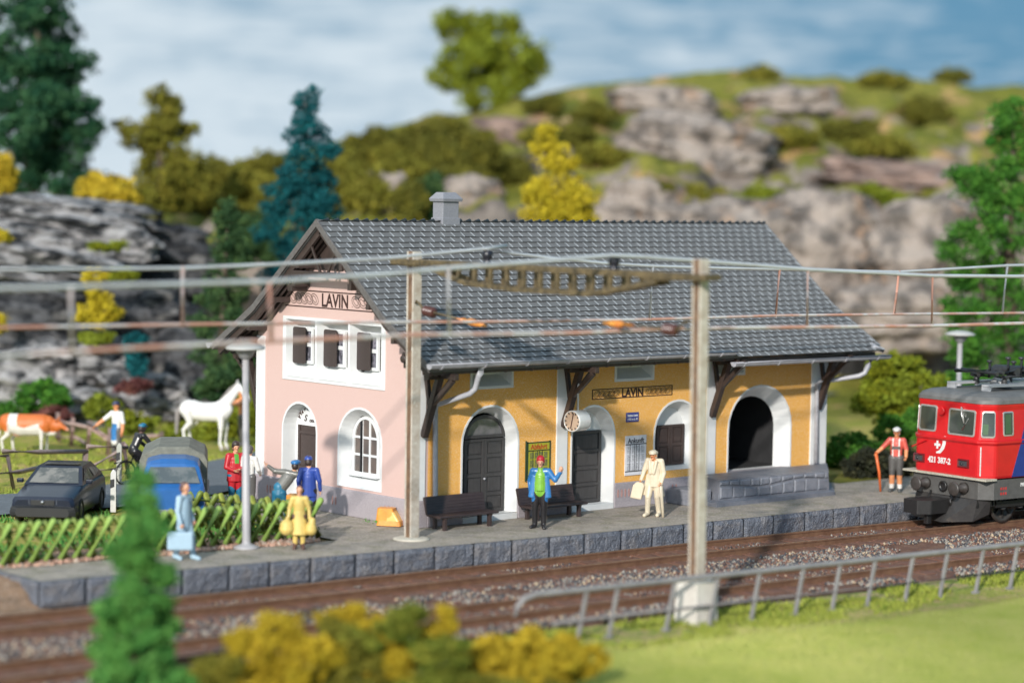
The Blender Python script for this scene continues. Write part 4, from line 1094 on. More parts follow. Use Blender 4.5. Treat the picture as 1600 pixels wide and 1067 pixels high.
# registration arms
def arm(label, y0, y1, z0, z1, x, mast_t):
    t = thing('registration_arm', label, 'bracket arm', (x, y0, z0), 0, 'insulated arms steadying the contact wires')
    sg = 1 if y1 > y0 else -1
    m = MB(); m.tube([(x, y0, z0+.12), (x, y0+sg*.02, z0+.18), (x, y0+sg*.14, z0+.12), (x, y0+sg*.30, z0-.02), (x, y1, z1)], .028, 8); m.build('rod', M_BRASS, t)
    d = (Vector((x, y1, z1))-Vector((x, y0+sg*.30, z0-.02))).normalized()
    m = MB(); prof = []
    for k in range(4): prof += [(.06, k*.09), (.125, k*.09+.02), (.125, k*.09+.05), (.06, k*.09+.07)]
    m.lathe(Vector((x, y0+sg*.34, z0-.03)), prof, 16, d); m.build('insulator', M_INS, t)
    m = MB(); q = Vector((x, y1, z1)); m.tube([q-d*.35, q-d*.1, q+d*.12, q+d*.45], [.05, .09, .08, .03], 8); m.tube([q-d*.7, q-d*.3], [.02, .06], 8); m.build('clamp', M_CLAMP, t)
arm('brown insulated arm holding the wire over the platform-side track', ml.y-.16, -3.55, 5.42, 5.20, -1.36, t1)
arm('brown insulated arm holding the wire over the railing-side track', mr_.y+.22, -8.35, 5.42, 5.42, -1.45, t2)
# overhead wires ----------------------------------------------------------------
def line(label, y, mess, cont, drops, rr):
    t = thing('overhead_line', label, 'overhead wire', (0, y, 5.2), 0, 'overhead electric lines above the tracks')
    P = lambda a: [onY(px, py, y) for px, py in a]
    for nm, seq in (('messenger_wire', mess), ('contact_wire', [cont])):
        for part in seq:
            q = P(part[0]); m = MB(); m.tube(q, rr, 8); m.build(nm, part[1], t)
    for (a, b), mt in drops:
        m = MB(); p = onY(*a, y); q = onY(*b, y); m.tube([p+Vector((0, 0, .03)), q], .046 if p.x < 0 else .034, 6); m.lathe(p, [(0, -.05), (.045, 0), (0, .05)], 8); m.lathe(q, [(0, -.05), (.04, 0), (0, .05)], 8); m.build('dropper', mt, t)
    return t
ext = lambda a, b, k: (a[0]+(b[0]-a[0])*k, a[1]+(b[1]-a[1])*k)
A1m = [(-420, 424), (0, 421), (285, 419), (430, 413), (600, 404), (755, 389), (792, 384)]
A2m = [(752, 389), (800, 396), (860, 403), (940, 411), (1020, 416), (1120, 419), (1218, 421), (1405, 425), (1574, 415), (1700, 412), (1900, 420)]
A1c = [(-420, 519), (0, 512), (285, 507), (640, 503), (730, 503), (1015, 499), (1214, 493), (1397, 491), (1600, 489), (1900, 486)]
line('overhead line above the platform-side track', -4.1, [(A1m, M_WIRE), (A2m, M_WIRE)], (A1c, M_WIREC),
     [(((285, 419), (285, 508)), M_WIREC), (((1020, 416), (1015, 499)), M_WIRE), (((1218, 422), (1212, 494)), M_WIREC), (((1405, 425), (1397, 491)), M_WIREC), (((1574, 415), (1566, 489)), M_WIRE)], .036)
B1m = [(-420, 462), (0, 450), (110, 448), (420, 440), (600, 428), (700, 419), (860, 407), (955, 399), (1000, 401), (1100, 408), (1262, 421), (1457, 431), (1600, 432), (1900, 428)]
B1c = [(-420, 580), (0, 556), (113, 549), (340, 537), (650, 523), (900, 520), (1060, 513), (1261, 511), (1457, 509), (1600, 505), (1900, 500)]
line('overhead line above the railing-side track', -8.3, [(B1m, M_WIRE)], (B1c, M_WIREC),
     [(((110, 450), (113, 549)), M_WIREC), (((420, 440), (424, 533)), M_WIREC), (((700, 419), (702, 521)), M_WIREC), (((1262, 422), (1261, 511)), M_WIREC), (((1457, 431), (1456, 509)), M_WIREC)], .044)
# ------------------------------------------------------------------ metal railing
M_RAILG = mat('railing_grey', (.27, .255, .25), .45, (.20, .19, .19), 3, .6, .2, 40, bdist=.004)
rl = thing('metal_railing', 'grey metal railing curving down at its left end along the lawn', 'railing', onZ(1290, 950, -.58))
fp = [(905, 1003), (967, 1000), (1037, 985), (1105, 977), (1170, 969), (1235, 960), (1292, 953), (1350, 947), (1410, 940), (1467, 934), (1522, 927), (1578, 921), (1632, 915), (1685, 909), (1736, 904)]
posts = [onZ(x, y, -.60) for x, y in fp]
# straighten the row
A_ = np.array([[p.x, 1] for p in posts]); co = np.linalg.lstsq(A_, np.array([p.y for p in posts]), rcond=None)[0]
posts = [Vector((p.x, co[0]*p.x+co[1], -.60)) for p in posts]
d = (posts[-1]-posts[0]).normalized(); HR = 1.02
for i, p in enumerate(posts):
    m = MB(); m.bar(p, p+Vector((0, 0, HR-.02))+d*.22, .065, .075, up=d); m.box(p+Vector((0, 0, .03)), (.15, .13, .06)); m.build('post', M_RAILG, rl, bevel=.01)
a = posts[0]-d*1.5
m = MB(); m.tube([a+Vector((0, 0, HR-.38)), a+Vector((0, 0, HR-.20))+d*.04, a+Vector((0, 0, HR-.06))+d*.20, a+Vector((0, 0, HR))+d*.45]+[p+Vector((0, 0, HR))+d*.22 for p in posts]+[posts[-1]+d*4+Vector((0, 0, HR))], .06, 10); m.build('handrail', M_RAILG, rl)
m = MB(); m.tube([posts[0]+Vector((0, 0, .42))-d*.6, posts[-1]+d*4+Vector((0, 0, .42))], .042, 8); m.build('lower_rail', M_RAILG, rl)
# ------------------------------------------------------------------ green lattice fence round the garden
M_LATF = mat('fence_green_front', (.30, .43, .10), .5, (.22, .35, .07), 5, .5, .2, 40, bdist=.004)
M_LATO = mat('fence_olive', (.20, .26, .045), .5, (.14, .19, .03), 5, .5)
def lattice(name, label, P, Q, h, mf, mb, step, lean, group):
    t = thing(name, label, 'lattice fence', P, 0, group)
    P = Vector(P); Q = Vector(Q); d = (Q-P); L = d.length; d.normalize(); n = Vector((-d.y, d.x, 0)); z = Vector((0, 0, 1)); rs = random.Random(2)
    m = MB(); m.tube([P+z*(h*.80)+n*.03, Q+z*(h*.80)+n*.03], .045, 8); m.build('rail', mb, t)
    m = MB(); m.tube([P+z*(h*.30)+n*.03, Q+z*(h*.30)+n*.03], .045, 8); m.build('rail', mb, t)
    k = 0; u = -lean*.2
    while u < L:
        for sg, mt, nm in ((1, mf, 'slat'), (-1, mb, 'slat')):
            a = u if sg > 0 else u+lean*1.0; b = a+sg*lean
            if min(a, b) < -.3 or max(a, b) > L+.3: continue
            o = n*(-.05*sg+.02)
            m = MB(); p = P+d*a+z*.06+o; q = P+d*b+z*(h*rs.uniform(.97, 1.05))+o; m.tube([p, q-(q-p)*.06, q], [.076, .080, .05], 8); m.build(nm, mt, t)
            k += 1
        u += step
    u = .2
    while u < L:
        m = MB(); m.tube([P+d*u+n*.10-z*.05, P+d*u+n*.10+z*h*.86], .06, 8); m.build('post', mb, t); u += 2.0
    return t
g_ = 'green lattice fences round the garden'
lattice('lattice_fence', 'light green lattice fence along the platform at the front of the garden', onZ(-130, 900, 0)+Vector((0, .1, 0)), (-3.12, -.05, 0), .92, M_LATF, M_LATO, .345, .55, g_)
lattice('lattice_fence', 'olive green lattice fence across the back of the garden before the blue van', (-3.15, .15, 0), (-4.6, 3.9, 0), .85, mat('fence_olive_front', (.30, .33, .06), .5, (.22, .25, .04), 5), M_LATO, .44, .42, g_)
# ------------------------------------------------------------------ rustic rail fence round the pasture
M_RUST = mat('grey_branch', (.36, .27, .24), .6, (.26, .19, .17), 6, .6, .4, 26, bdist=.01)
M_RUSP = mat('pinkish_branch', (.44, .30, .26), .6, (.30, .20, .17), 6, .6)
rf_ = thing('rustic_fence', 'broken rustic fence of grey brown branches between road and pasture', 'wooden fence', onZ(135, 735, 0))
def stick(nm, pts, r, m_, parent):
    m = MB(); m.tube(pts, [r*(1.05-.1*i) for i in range(len(pts))] if len(pts) > 1 else r, 8); m.build(nm, m_, parent)
def pz(px, py, base):         # point above ground on the vertical line through a base point
    q = onX(px, py, base.x); return Vector((base.x, base.y + 0*(q.y-base.y), onY(px, py, base.y).z))
fb = [onZ(18, 762, 0), onZ(131, 752, 0), onZ(190, 748, 0)]
def up(b, px, py): d_ = (b-CAM_C); k = d_.dot(FWD); return atD(px, py, k)
stick('post', [up(fb[0], 22, 770), up(fb[0], 12, 712)], .06, M_RUST, rf_)
stick('post', [up(fb[1], 130, 768), up(fb[1], 134, 702)], .085, M_RUST, rf_)
stick('post', [up(fb[2], 202, 748), up(fb[2], 192, 690)], .07, M_RUSP, rf_)
stick('rail', [up(fb[0], 4, 705), up(fb[0], 60, 706), up(fb[1], 136, 705)], .07, M_RUST, rf_)
stick('rail', [up(fb[0], -20, 713), up(fb[0], 14, 712)], .06, M_RUST, rf_)
stick('rail', [up(fb[0], -20, 741), up(fb[0], 30, 737), up(fb[1], 72, 728)], .07, M_RUST, rf_)
stick('rail', [up(fb[1], 82, 724), up(fb[1], 120, 733)], .06, M_RUST, rf_)
stick('rail', [up(fb[1], 128, 738), up(fb[2], 190, 702), up(fb[2], 198, 694)], .075, M_RUST, rf_)
stick('rail', [up(fb[1], 138, 736), up(fb[2], 190, 732)], .06, M_RUST, rf_)
stick('rail', [up(fb[1], 136, 697), up(fb[2], 200, 699)], .06, M_RUST, rf_)
rg = thing('rustic_fence', 'pale rustic fence running back between the cow and the farmer', 'wooden fence', onZ(125, 705, 0))
gb = [onZ(92, 690, 0), onZ(113, 694, 0), onZ(139, 700, 0), onZ(165, 708, 0), onZ(300, 690, 0)]
stick('post', [up(gb[0], 92, 690), up(gb[0], 90, 644)], .07, M_RUSP, rg)
stick('post', [up(gb[1], 111, 698), up(gb[1], 114, 652)], .07, M_RUSP, rg)
stick('post', [up(gb[2], 136, 704), up(gb[2], 141, 657)], .07, M_RUSP, rg)
stick('post', [up(gb[3], 168, 712), up(gb[3], 172, 668)], .07, M_RUSP, rg)
stick('rail', [up(gb[0], 88, 656), up(gb[1], 112, 662), up(gb[2], 140, 668), up(gb[3], 165, 684)], .07, M_RUSP, rg)
stick('rail', [up(gb[2], 138, 660), up(gb[3], 165, 682)], .07, M_RUSP, rg)
stick('rail', [up(gb[0], 88, 683), up(gb[1], 118, 683), up(gb[2], 140, 696)], .065, M_RUSP, rg)
stick('rail', [up(gb[3], 165, 684), up(gb[4], 230, 682), up(gb[4], 254, 680)], .075, M_RUSP, rg)
stick('post', [up(gb[4], 254, 692), up(gb[4], 252, 674)], .09, M_RUSP, rg)
# ------------------------------------------------------------------ white marker posts with black band
def marker(label, base, h, pale):
    t = thing('marker_post', label, 'marker post', base, 0, 'white road marker posts with a black band')
    b = Vector(base); m = MB(); w_ = .07
    m.prism([(-w_, 0), (w_, 0), (w_, h-.06), (w_*.2, h), (-w_*.2, h), (-w_, h-.1)], -.04, .04, 'XZ', M=Matrix.Translation(b) @ Matrix.Rotation(math.atan2(RH.y, RH.x), 4, 'Z')); m.build('post', mat('marker_white', (.62, .61, .58), .4) if pale else mat('marker_grey', (.42, .42, .36), .5), t, bevel=.012)
    m = MB(); m.prism([(-w_*1.06, h*.56), (w_*.4, h*.60), (w_*.4, h*.78), (-w_*1.06, h*.76)], -.046, .046, 'XZ', M=Matrix.Translation(b) @ Matrix.Rotation(math.atan2(RH.y, RH.x), 4, 'Z')); m.build('black_band', M_BLK, t)
marker('white road marker post on the near side of the road between car and van', onZ(177, 800, -.02), 1.08, True)
marker('grey road marker post across the road in front of the rustic fence', onZ(186, 757, 0), 1.15, False)
# ------------------------------------------------------------------ painted figures: one continuous body each
def _cap(p, q, r0, r1, sq=None, flat=False, n=14):
    """tapered capsule; sq = (axis, factor) squashes it across its own line"""
    p = Vector(p); q = Vector(q); d = q-p; L = d.length
    if L < 1e-5: d = Vector((0, 0, 1)); L = 1e-5
    x, y, dn = frame_from(d); rings = []
    for a in (0.02, .35, .7, 1.05, 1.4): rings.append((p, r0*math.sin(a), -r0*math.cos(a)))
    for a in (1.5, 1.9, 2.3, 2.7, 3.12): rings.append((q, r1*math.sin(a), -r1*math.cos(a)))
    if flat: rings = [(p, r0*.3, 0), (p, r0*.9, 0), (p, r0, .01), (q, r1, -.015), (q, r1*.93, 0), (q, r1*.3, 0)]
    vs = []
    for c, rr, h in rings:
        for k in range(n):
            a = 2*math.pi*k/n; off = dn*h+(x*math.cos(a)+y*math.sin(a))*rr
            if sq: ax = Vector(sq[0]).normalized(); off = off-ax*off.dot(ax)*(1-sq[1])
            vs.append(c+off)
    fs = [(i*n+k, i*n+(k+1) % n, (i+1)*n+(k+1) % n, (i+1)*n+k) for i in range(len(rings)-1) for k in range(n)]
    fs.append(tuple(range(n))[::-1]); b = (len(rings)-1)*n; fs.append(tuple(b+k for k in range(n)))
    return vs, fs
def solid(name, prims, mats, parent, voxel=.011, smooth=2, paint=None, M=None):
    """prims: (p, q, r0, r1, tag[, squash]); union -> voxel remesh -> painted by the nearest limb"""
    m = MB()
    for pr in prims:
        v, f = _cap(*pr[:4], pr[5] if len(pr) > 5 else None, len(pr) > 6); m.add(v, f)
    me = bpy.data.meshes.new('tmp'); me.from_pydata([tuple(v) for v in m.v], [], m.f); me.update()
    bm = bmesh.new(); bm.from_mesh(me); bmesh.ops.recalc_face_normals(bm, faces=bm.faces); bm.to_mesh(me); bm.free()
    ob = bpy.data.objects.new('tmp', me); COL.objects.link(ob)
    md = ob.modifiers.new('r', 'REMESH'); md.mode = 'VOXEL'; md.voxel_size = voxel; md.use_smooth_shade = True
    if smooth: sm = ob.modifiers.new('s', 'SMOOTH'); sm.iterations = smooth; sm.factor = .6
    dg = bpy.context.evaluated_depsgraph_get(); out = bpy.data.meshes.new_from_object(ob.evaluated_get(dg))
    COL.objects.unlink(ob); bpy.data.objects.remove(ob); bpy.data.meshes.remove(me)
    n = len(out.vertices); co = np.empty(n*3, np.float32); out.vertices.foreach_get('co', co); co = co.reshape(-1, 3)
    fn = len(out.polygons); ctr = np.empty(fn*3, np.float32); out.polygons.foreach_get('center', ctr); ctr = ctr.reshape(-1, 3)
    tags = []; best = np.full(fn, 1e9); idx = np.zeros(fn, int)
    for pr in prims:
        if pr[4] is None: continue
        if pr[4] not in tags: tags.append(pr[4])
        p = np.array(pr[0], float); q = np.array(pr[1], float); d = q-p; L2 = max(d.dot(d), 1e-9); c = ctr-p
        if len(pr) > 5 and pr[5]:
            ax = np.array(Vector(pr[5][0]).normalized()); k = 1/pr[5][1]-1
            t = np.clip((c @ d)/L2, 0, 1); o = c-t[:, None]*d; o = o+np.outer(o @ ax, ax)*k; dist = np.linalg.norm(o, axis=1)-(pr[2]+(pr[3]-pr[2])*t)
        else:
            t = np.clip((c @ d)/L2, 0, 1); dist = np.linalg.norm(c-t[:, None]*d, axis=1)-(pr[2]+(pr[3]-pr[2])*t)
        w = dist < best; best[w] = dist[w]; idx[w] = tags.index(pr[4])
    if paint:
        for fnc, tg in paint:
            if tg not in tags: tags.append(tg)
            idx[fnc(ctr)] = tags.index(tg)
    out.polygons.foreach_set('material_index', idx.astype(np.int32)); out.polygons.foreach_set('use_smooth', np.ones(fn, bool))
    out.name = name
    if M is not None: out.transform(M)
    ob = link_mesh(name, out, [mats[t] for t in tags], parent)
    return ob
SK = mat('skin_paint', (.68, .36, .22), .5, (.60, .30, .18), 30, .4)
SKO = mat('skin_orange', (.75, .30, .13), .5)
def fig_mat(n, c, rough=.45, var=.85): return mat('paint_'+n, c, rough, tuple(x*var for x in c), 12, .5, .25, 50, coat=.15, bdist=.006)
FM = dict(skin=SK, skino=SKO, black=fig_mat('black', (.022, .020, .022), .3), blue=fig_mat('blue', (.03, .17, .42), .35), royal=fig_mat('royal', (.03, .07, .34), .4), lime=fig_mat('lime', (.19, .43, .04), .4),
          red=fig_mat('red', (.50, .02, .03), .35), cream=fig_mat('cream', (.68, .58, .43), .45, .9), grey=fig_mat('grey', (.15, .145, .13), .5), teal=fig_mat('teal', (.02, .16, .27), .45), yellow=fig_mat('yellow', (.72, .52, .15), .5, .9),
          brown=fig_mat('brown', (.14, .07, .055), .5), hair=fig_mat('hair', (.045, .028, .022), .4), lblue=fig_mat('light_blue', (.36, .50, .60), .5, .9), white=fig_mat('white', (.70, .68, .64), .5, .93), navy=fig_mat('navy', (.035, .04, .09), .4),
          eye=fig_mat('eye', (.03, .02, .02), .3), lip=fig_mat('lip', (.42, .10, .07), .5), hik=fig_mat('coral', (.62, .10, .07), .45), dgrey=fig_mat('dark_grey', (.08, .085, .085), .45), green=fig_mat('green', (.10, .35, .05), .4), hgrey=fig_mat('hair_grey', (.10, .095, .09), .5))
def person(label, base, face, cols, J={}, h=1.75, hat=None, extra=(), paint=(), voxel=.0105, bulk=1.0, coat=0, skirt=None, lean=0, sleeve=None, fingers=True, grip=0, hair=True, cat='person', tilt=0):
    """J overrides joints in body space: x to its right, y ahead, z up, for a 1.75 m figure. face = heading angle in degrees from +X."""
    c = dict(top='blue', legs='black', shoe='black', hair='hair', skin='skin', sleeve=None); c.update(cols)
    sl = c['sleeve'] or c['top']
    j = dict(hip=(0, 0, .93), chest=(0, .0, 1.28), neck=(0, .0, 1.47), head=(0, .025, 1.615), shR=(.180, 0, 1.40), shL=(-.180, 0, 1.40), elR=(.245, -.03, 1.13), elL=(-.245, -.03, 1.13), wrR=(.255, .06, .88), wrL=(-.255, .06, .88),
             hR=(.09, 0, .90), hL=(-.09, 0, .90), knR=(.10, .02, .49), knL=(-.10, .02, .49), anR=(.11, -.02, .09), anL=(-.11, -.02, .09), tR=(.13, .15, .035), tL=(-.13, .15, .035))
    j.update(J); V = {k: Vector(v) for k, v in j.items()}
    B = bulk; P = []
    P += [(V['hip'], V['chest'], .135*B, .150*B, c['top'], ((0, 1, 0), .74)), (V['chest'], V['neck']-Vector((0, 0, .07)), .155*B, .11, c['top'], ((0, 1, 0), .70)), (V['shR'], V['shL'], .072*B, .072*B, c['top'])]
    P += [(V['neck']-Vector((0, 0, .03)), V['head']-Vector((0, .02, .05)), .064, .060, c['skin'])]
    if not skirt: P += [(V['hip']-Vector((0, 0, .02)), V['hip']+Vector((0, 0, .06)), .13*B, .13*B, c['legs'], ((0, 1, 0), .78))]
    for s in 'RL':
        P += [(V['h'+s], V['kn'+s], .112*B, .084, c['legs']), (V['kn'+s], V['an'+s], .080, .066, c['legs'] if not skirt else c.get('sock', c['legs'])), (V['an'+s]+Vector((0, 0, -.02)), V['t'+s], .062, .050, c['shoe']), (V['an'+s]+Vector((0, -.03, -.03)), V['an'+s]+Vector((0, 0, .0)), .045, .045, c['shoe'])]
        P += [(V['sh'+s], V['el'+s], .076*B, .064, sl), (V['el'+s], V['wr'+s], .060, .048, sleeve or sl)]
        # hand: palm, four unequal fingers, thumb from the side
        e = V['el'+s]; w_ = V['wr'+s]; d = (w_-e).normalized()
        side = Vector((1, 0, 0)) if s == 'R' else Vector((-1, 0, 0))
        fwd = Vector((0, 1, 0)) if abs(d.y) < .8 else Vector((0, 0, 1))
        across = (fwd-d*fwd.dot(d)).normalized(); nrm = d.cross(across).normalized()
        if nrm.dot(side) > 0: nrm = -nrm            # palm looks inward
        P += [(w_, w_+d*.075, .030, .036, c['skin'], (nrm, .62))]
        if fingers:
            for k, ln in enumerate((.070, .080, .074, .056)):
                b = w_+d*.085+across*(.030-.020*k); bend = (.35+grip)
                m1 = b+(d*math.cos(bend*.5)+nrm*math.sin(bend*.5))*ln*.5; m2 = m1+(d*math.cos(bend*1.6)+nrm*math.sin(bend*1.6))*ln*.55
                P += [(b, m1, .0115, .011, c['skin']), (m1, m2, .011, .009, c['skin'])]
            tb = w_+d*.03+across*.03; P += [(tb, tb+across*.035+d*.03+nrm*.012, .014, .012, c['skin']), (tb+across*.035+d*.03+nrm*.012, tb+across*.038+d*.062+nrm*.03, .012, .010, c['skin'])]
    H = V['head']
    P += [(H+Vector((0, -.012, .025)), H+Vector((0, .008, .03)), .100, .098, c['skin'], ((1, 0, 0), .88)), (H+Vector((0, .02, -.05)), H+Vector((0, .045, -.085)), .060, .036, c['skin']), (H+Vector((0, .085, .02)), H+Vector((0, .108, -.018)), .010, .016, c['skin']),
          (H+Vector((-.035, .082, .032)), H+Vector((.035, .082, .032)), .014, .014, c['skin']), (H+Vector((.082, -.008, .0)), H+Vector((.086, -.014, -.025)), .014, .010, c['skin']), (H+Vector((-.082, -.008, .0)), H+Vector((-.086, -.014, -.025)), .014, .010, c['skin'])]
    if hair: P += [(H+Vector((0, -.03, .055)), H+Vector((0, -.045, -.01)), .100, .094, c['hair'])]
    if coat:                                      # open jacket skirt
        P += [(V['chest']-Vector((0, 0, .02)), V['hip']-Vector((0, .0, coat+.13)), .160*B, .195*B, c['top'], ((0, 1, 0), .72), 1)]
    if skirt:
        z1 = skirt; P += [(V['hip']+Vector((0, 0, .12)), Vector((0, 0, z1)), .15*B, .25*B, c.get('skirt', c['top']), ((0, 1, 0), .80), 1)]
    P += [tuple(e) for e in extra]
    pt = [(lambda q, H=H: (np.linalg.norm(q-np.array(H+Vector((.036, .100, .016))), axis=1) < .013), 'eye'), (lambda q, H=H: (np.linalg.norm(q-np.array(H+Vector((-.036, .100, .016))), axis=1) < .013), 'eye'),
          (lambda q, H=H: (np.abs(q[:, 2]-(H.z-.052)) < .007) & (np.abs(q[:, 0]-H.x) < .025) & (q[:, 1] > H.y+.06), 'lip')] + list(paint)
    t = thing('person', label, cat, base, 0); k = h/1.75
    Mx = Matrix.Rotation(R_(face-90), 4, 'Z') @ Matrix.Rotation(R_(tilt), 4, 'X') @ Matrix.Scale(k, 4)
    body = solid('body', P, FM, t, voxel, 1, pt, Mx)
    def child(nm, prims, mt, vox=.009):
        return solid(nm, [(p[0], p[1], p[2], p[3], mt)+tuple(p[4:]) for p in prims], FM, t, vox, 1, None, Mx)
    if hat:
        kind, col_ = hat
        if kind == 'cap': child('cap', [(H+Vector((0, -.02, .075)), H+Vector((0, .01, .085)), .106, .104, ((0, 0, 1), .75)), (H+Vector((0, .06, .065)), H+Vector((0, .125, .05)), .062, .05, ((0, 0, 1), .22))], col_)
        if kind == 'beret': child('beret', [(H+Vector((0, -.03, .085)), H+Vector((.02, .01, .095)), .120, .112, ((0, 0, 1), .55))], col_)
        if kind == 'beanie': child('beanie', [(H+Vector((0, -.015, .055)), H+Vector((0, .0, .085)), .110, .104)], col_)
        if kind == 'flat': child('flat_cap', [(H+Vector((0, -.02, .07)), H+Vector((0, .03, .08)), .118, .112, ((0, 0, 1), .62)), (H+Vector((0, .02, .055)), H+Vector((0, .10, .045)), .11, .075, ((0, 0, 1), .18))], col_)
    return t, child, V, Mx
def held(name, label, cat, base, prims, mt, voxel=.012, M=None, smooth=2, rz=0):
    t = tag(solid(name, [(p[0], p[1], p[2], p[3], mt)+tuple(p[4:]) for p in prims], FM, None, voxel, smooth, None, M), label, cat); t.location = base
    return t
def toward_cam(deg=0):         # heading that looks at the camera, turned by deg
    return math.degrees(math.atan2(-FH.y, -FH.x))+deg
# the waving man in the blue jacket
b = onZ(843, 825, 0); fc = toward_cam(-6)
front = lambda q: (q[:, 1] > .03) & (np.abs(q[:, 0]+.0) < .07+.05*(q[:, 2] < 1.3)) & (q[:, 2] > .94) & (q[:, 2] < 1.44)
person('man in red beanie, open blue jacket and green shirt waving with one raised hand', b, fc, dict(top='blue', legs='black', shoe='black'),
       J=dict(elL=(-.37, .05, 1.20), wrL=(-.50, .08, 1.40), shL=(-.20, 0, 1.40), elR=(.27, -.08, 1.14), wrR=(.235, .02, .90), anR=(.12, -.02, .09), anL=(-.10, .03, .09), knR=(.12, .0, .49), knL=(-.10, .03, .49), hR=(.09, 0, .88), hL=(-.09, 0, .88), tR=(.20, .10, .035), tL=(-.13, .20, .035)),
       hat=('beanie', 'red'), bulk=1.2, coat=0, paint=[(front, 'lime')], h=1.74, grip=.9,
       extra=[((.14, .05, 1.30), (.185, .07, .76), .085, .105, 'blue', ((0, 1, 0), .6), 1), ((-.14, .05, 1.30), (-.185, .07, .76), .085, .105, 'blue', ((0, 1, 0), .6), 1), ((0, .06, 1.30), (0, .065, .93), .13, .15, 'lime', ((0, 1, 0), .75), 1), ((.0, .03, 1.45), (.0, .05, 1.40), .075, .08, 'lime', ((0, 1, 0), .7)), ((-.50, .08, 1.44), (-.51, .08, 1.50), .05, .05, 'skin')])
# the man in cream with bag and stick
b = onZ(1021, 806, 0); fc = toward_cam(-24)
bdf = person('elderly man in cream flat cap and long cream coat walking with a stick', b, fc, dict(top='cream', legs='cream', shoe='cream', skin='skino', hair='cream'),
       J=dict(head=(0, .10, 1.545), neck=(0, .03, 1.43), chest=(0, .02, 1.27), elR=(.27, .02, 1.12), wrR=(.30, .14, .92), elL=(-.25, -.02, 1.10), wrL=(-.24, .12, .88), anR=(.12, .12, .09), anL=(-.12, -.06, .09), knR=(.11, .12, .49), tR=(.14, .28, .04), tL=(-.14, .10, .04)),
       hat=('flat', 'cream'), bulk=1.02, coat=.05, h=1.76, grip=1.0, paint=[(lambda q: (np.abs(q[:, 0]-.0) < .05) & (q[:, 1] > .09) & (q[:, 2] > 1.15) & (q[:, 2] < 1.4), 'cream')],
       extra=[((.09, .11, 1.40), (.05, .15, 1.10), .045, .035, 'cream'), ((-.09, .11, 1.40), (-.04, .15, 1.10), .045, .035, 'cream'), ((.10, .04, 1.05), (.16, .08, .52), .10, .125, 'cream', ((0, 1, 0), .6), 1), ((-.10, .02, 1.05), (-.17, .00, .50), .10, .125, 'cream', ((0, 1, 0), .6), 1)])
Mx = bdf[3]; W_ = lambda v: b+(Mx @ Vector(v))
hd = W_((.31, .17, .82))
m = MB(); m.prism([(-.15, -.44), (.14, -.47), (.15, -.14), (.08, -.02), (-.08, -.01), (-.14, -.08)], -.07, .07, 'XZ', M=Matrix.Rotation(R_(fc-90+8), 4, 'Z') @ Matrix.Rotation(R_(-14), 4, 'Y'))
o = m.build('bag', FM['cream'], None, bevel=.03, world=False); o.location = hd+Vector((-.02, -.02, .06)); tag(o, 'cream bag held in the right hand of the man in the cream coat', 'bag')
hs = W_((-.245, .16, .80)); m = MB(); m.tube([hs+Vector((0, 0, .05)), hs+Vector((0, 0, -.02)), Vector((hs.x+.04, hs.y-.06, 0.01))], [.05, .045, .035], 8)
o = m.build('walking_stick', FM['cream'], None); tag(o, 'cream walking stick under the left hand of the man in the cream coat', 'walking stick')
# group by the pink wall
def foot(px, dep): q = atD(px, 400, dep); return Vector((q.x, q.y, 0))
b = foot(449, 57.6)
person('man in dark grey jacket, blue cap and teal trousers with arms stretched wide', b, toward_cam(172), dict(top='grey', legs='teal', shoe='black', skin='skin'),
       J=dict(hip=(-.14, -.03, .90), chest=(.06, .06, 1.20), neck=(.20, .10, 1.36), head=(.24, .13, 1.50), shR=(.32, .07, 1.28), shL=(-.02, .06, 1.34), elR=(.55, .10, 1.20), wrR=(.74, .14, 1.24), elL=(-.26, .02, 1.36), wrL=(-.42, .0, 1.48), hR=(-.07, -.02, .82), hL=(-.20, -.02, .82), knR=(.02, .02, .47), knL=(-.24, 0, .46), anR=(.10, 0, .09), anL=(-.24, -.05, .09), tR=(.13, .16, .04), tL=(-.26, .1, .04)), hat=('beret', 'blue'), bulk=1.12, h=1.70, extra=[((-.14, -.03, .80), (-.13, -.02, .90), .17, .16, 'teal', ((0, 1, 0), .78))])
b = foot(487, 57.6)
person('man in royal blue jacket and cap with his back turned at the pink wall', b, toward_cam(186), dict(top='royal', legs='black', shoe='black'), J=dict(elR=(.26, -.04, 1.14), wrR=(.28, .0, .92), elL=(-.26, -.05, 1.14), wrL=(-.24, .05, .92), head=(-.02, .03, 1.61)), hat=('cap', 'royal'), bulk=1.05, coat=.05, h=1.70)
m = MB(); q = foot(462, 57.2); m.box(q+Vector((0, 0, .62)), (.34, .26, .42), R_(40)); o = m.build('parcel', M_ORG, None, bevel=.03); o.location = (0, 0, 0)
tag(o, 'small orange brown box held between the two men by the pink wall', 'box')
m.v
b = foot(371, 60.3)
person('man in glossy red jacket with green collar, half hidden by the lamp post', b, toward_cam(25), dict(top='red', legs='teal', shoe='black', hair='hair'), J=dict(elR=(.26, .04, 1.12), wrR=(.12, .22, 1.05), elL=(-.26, .04, 1.12), wrL=(-.05, .22, 1.08)), bulk=1.2, paint=[(lambda q: (np.abs(q[:, 0]) < .06) & (q[:, 1] > .05) & (q[:, 2] > 1.22) & (q[:, 2] < 1.46), 'green')], hat=('beanie', 'hair'), coat=.05, h=1.72)
b = foot(393, 60.2)
person('person in white top behind the lamp post beside the man in red jacket', b, toward_cam(150), dict(top='white', legs='hgrey', shoe='black', hair='hgrey'), J=dict(elR=(.26, .04, 1.12), wrR=(.2, .2, 1.0)), bulk=1.05, h=1.66)
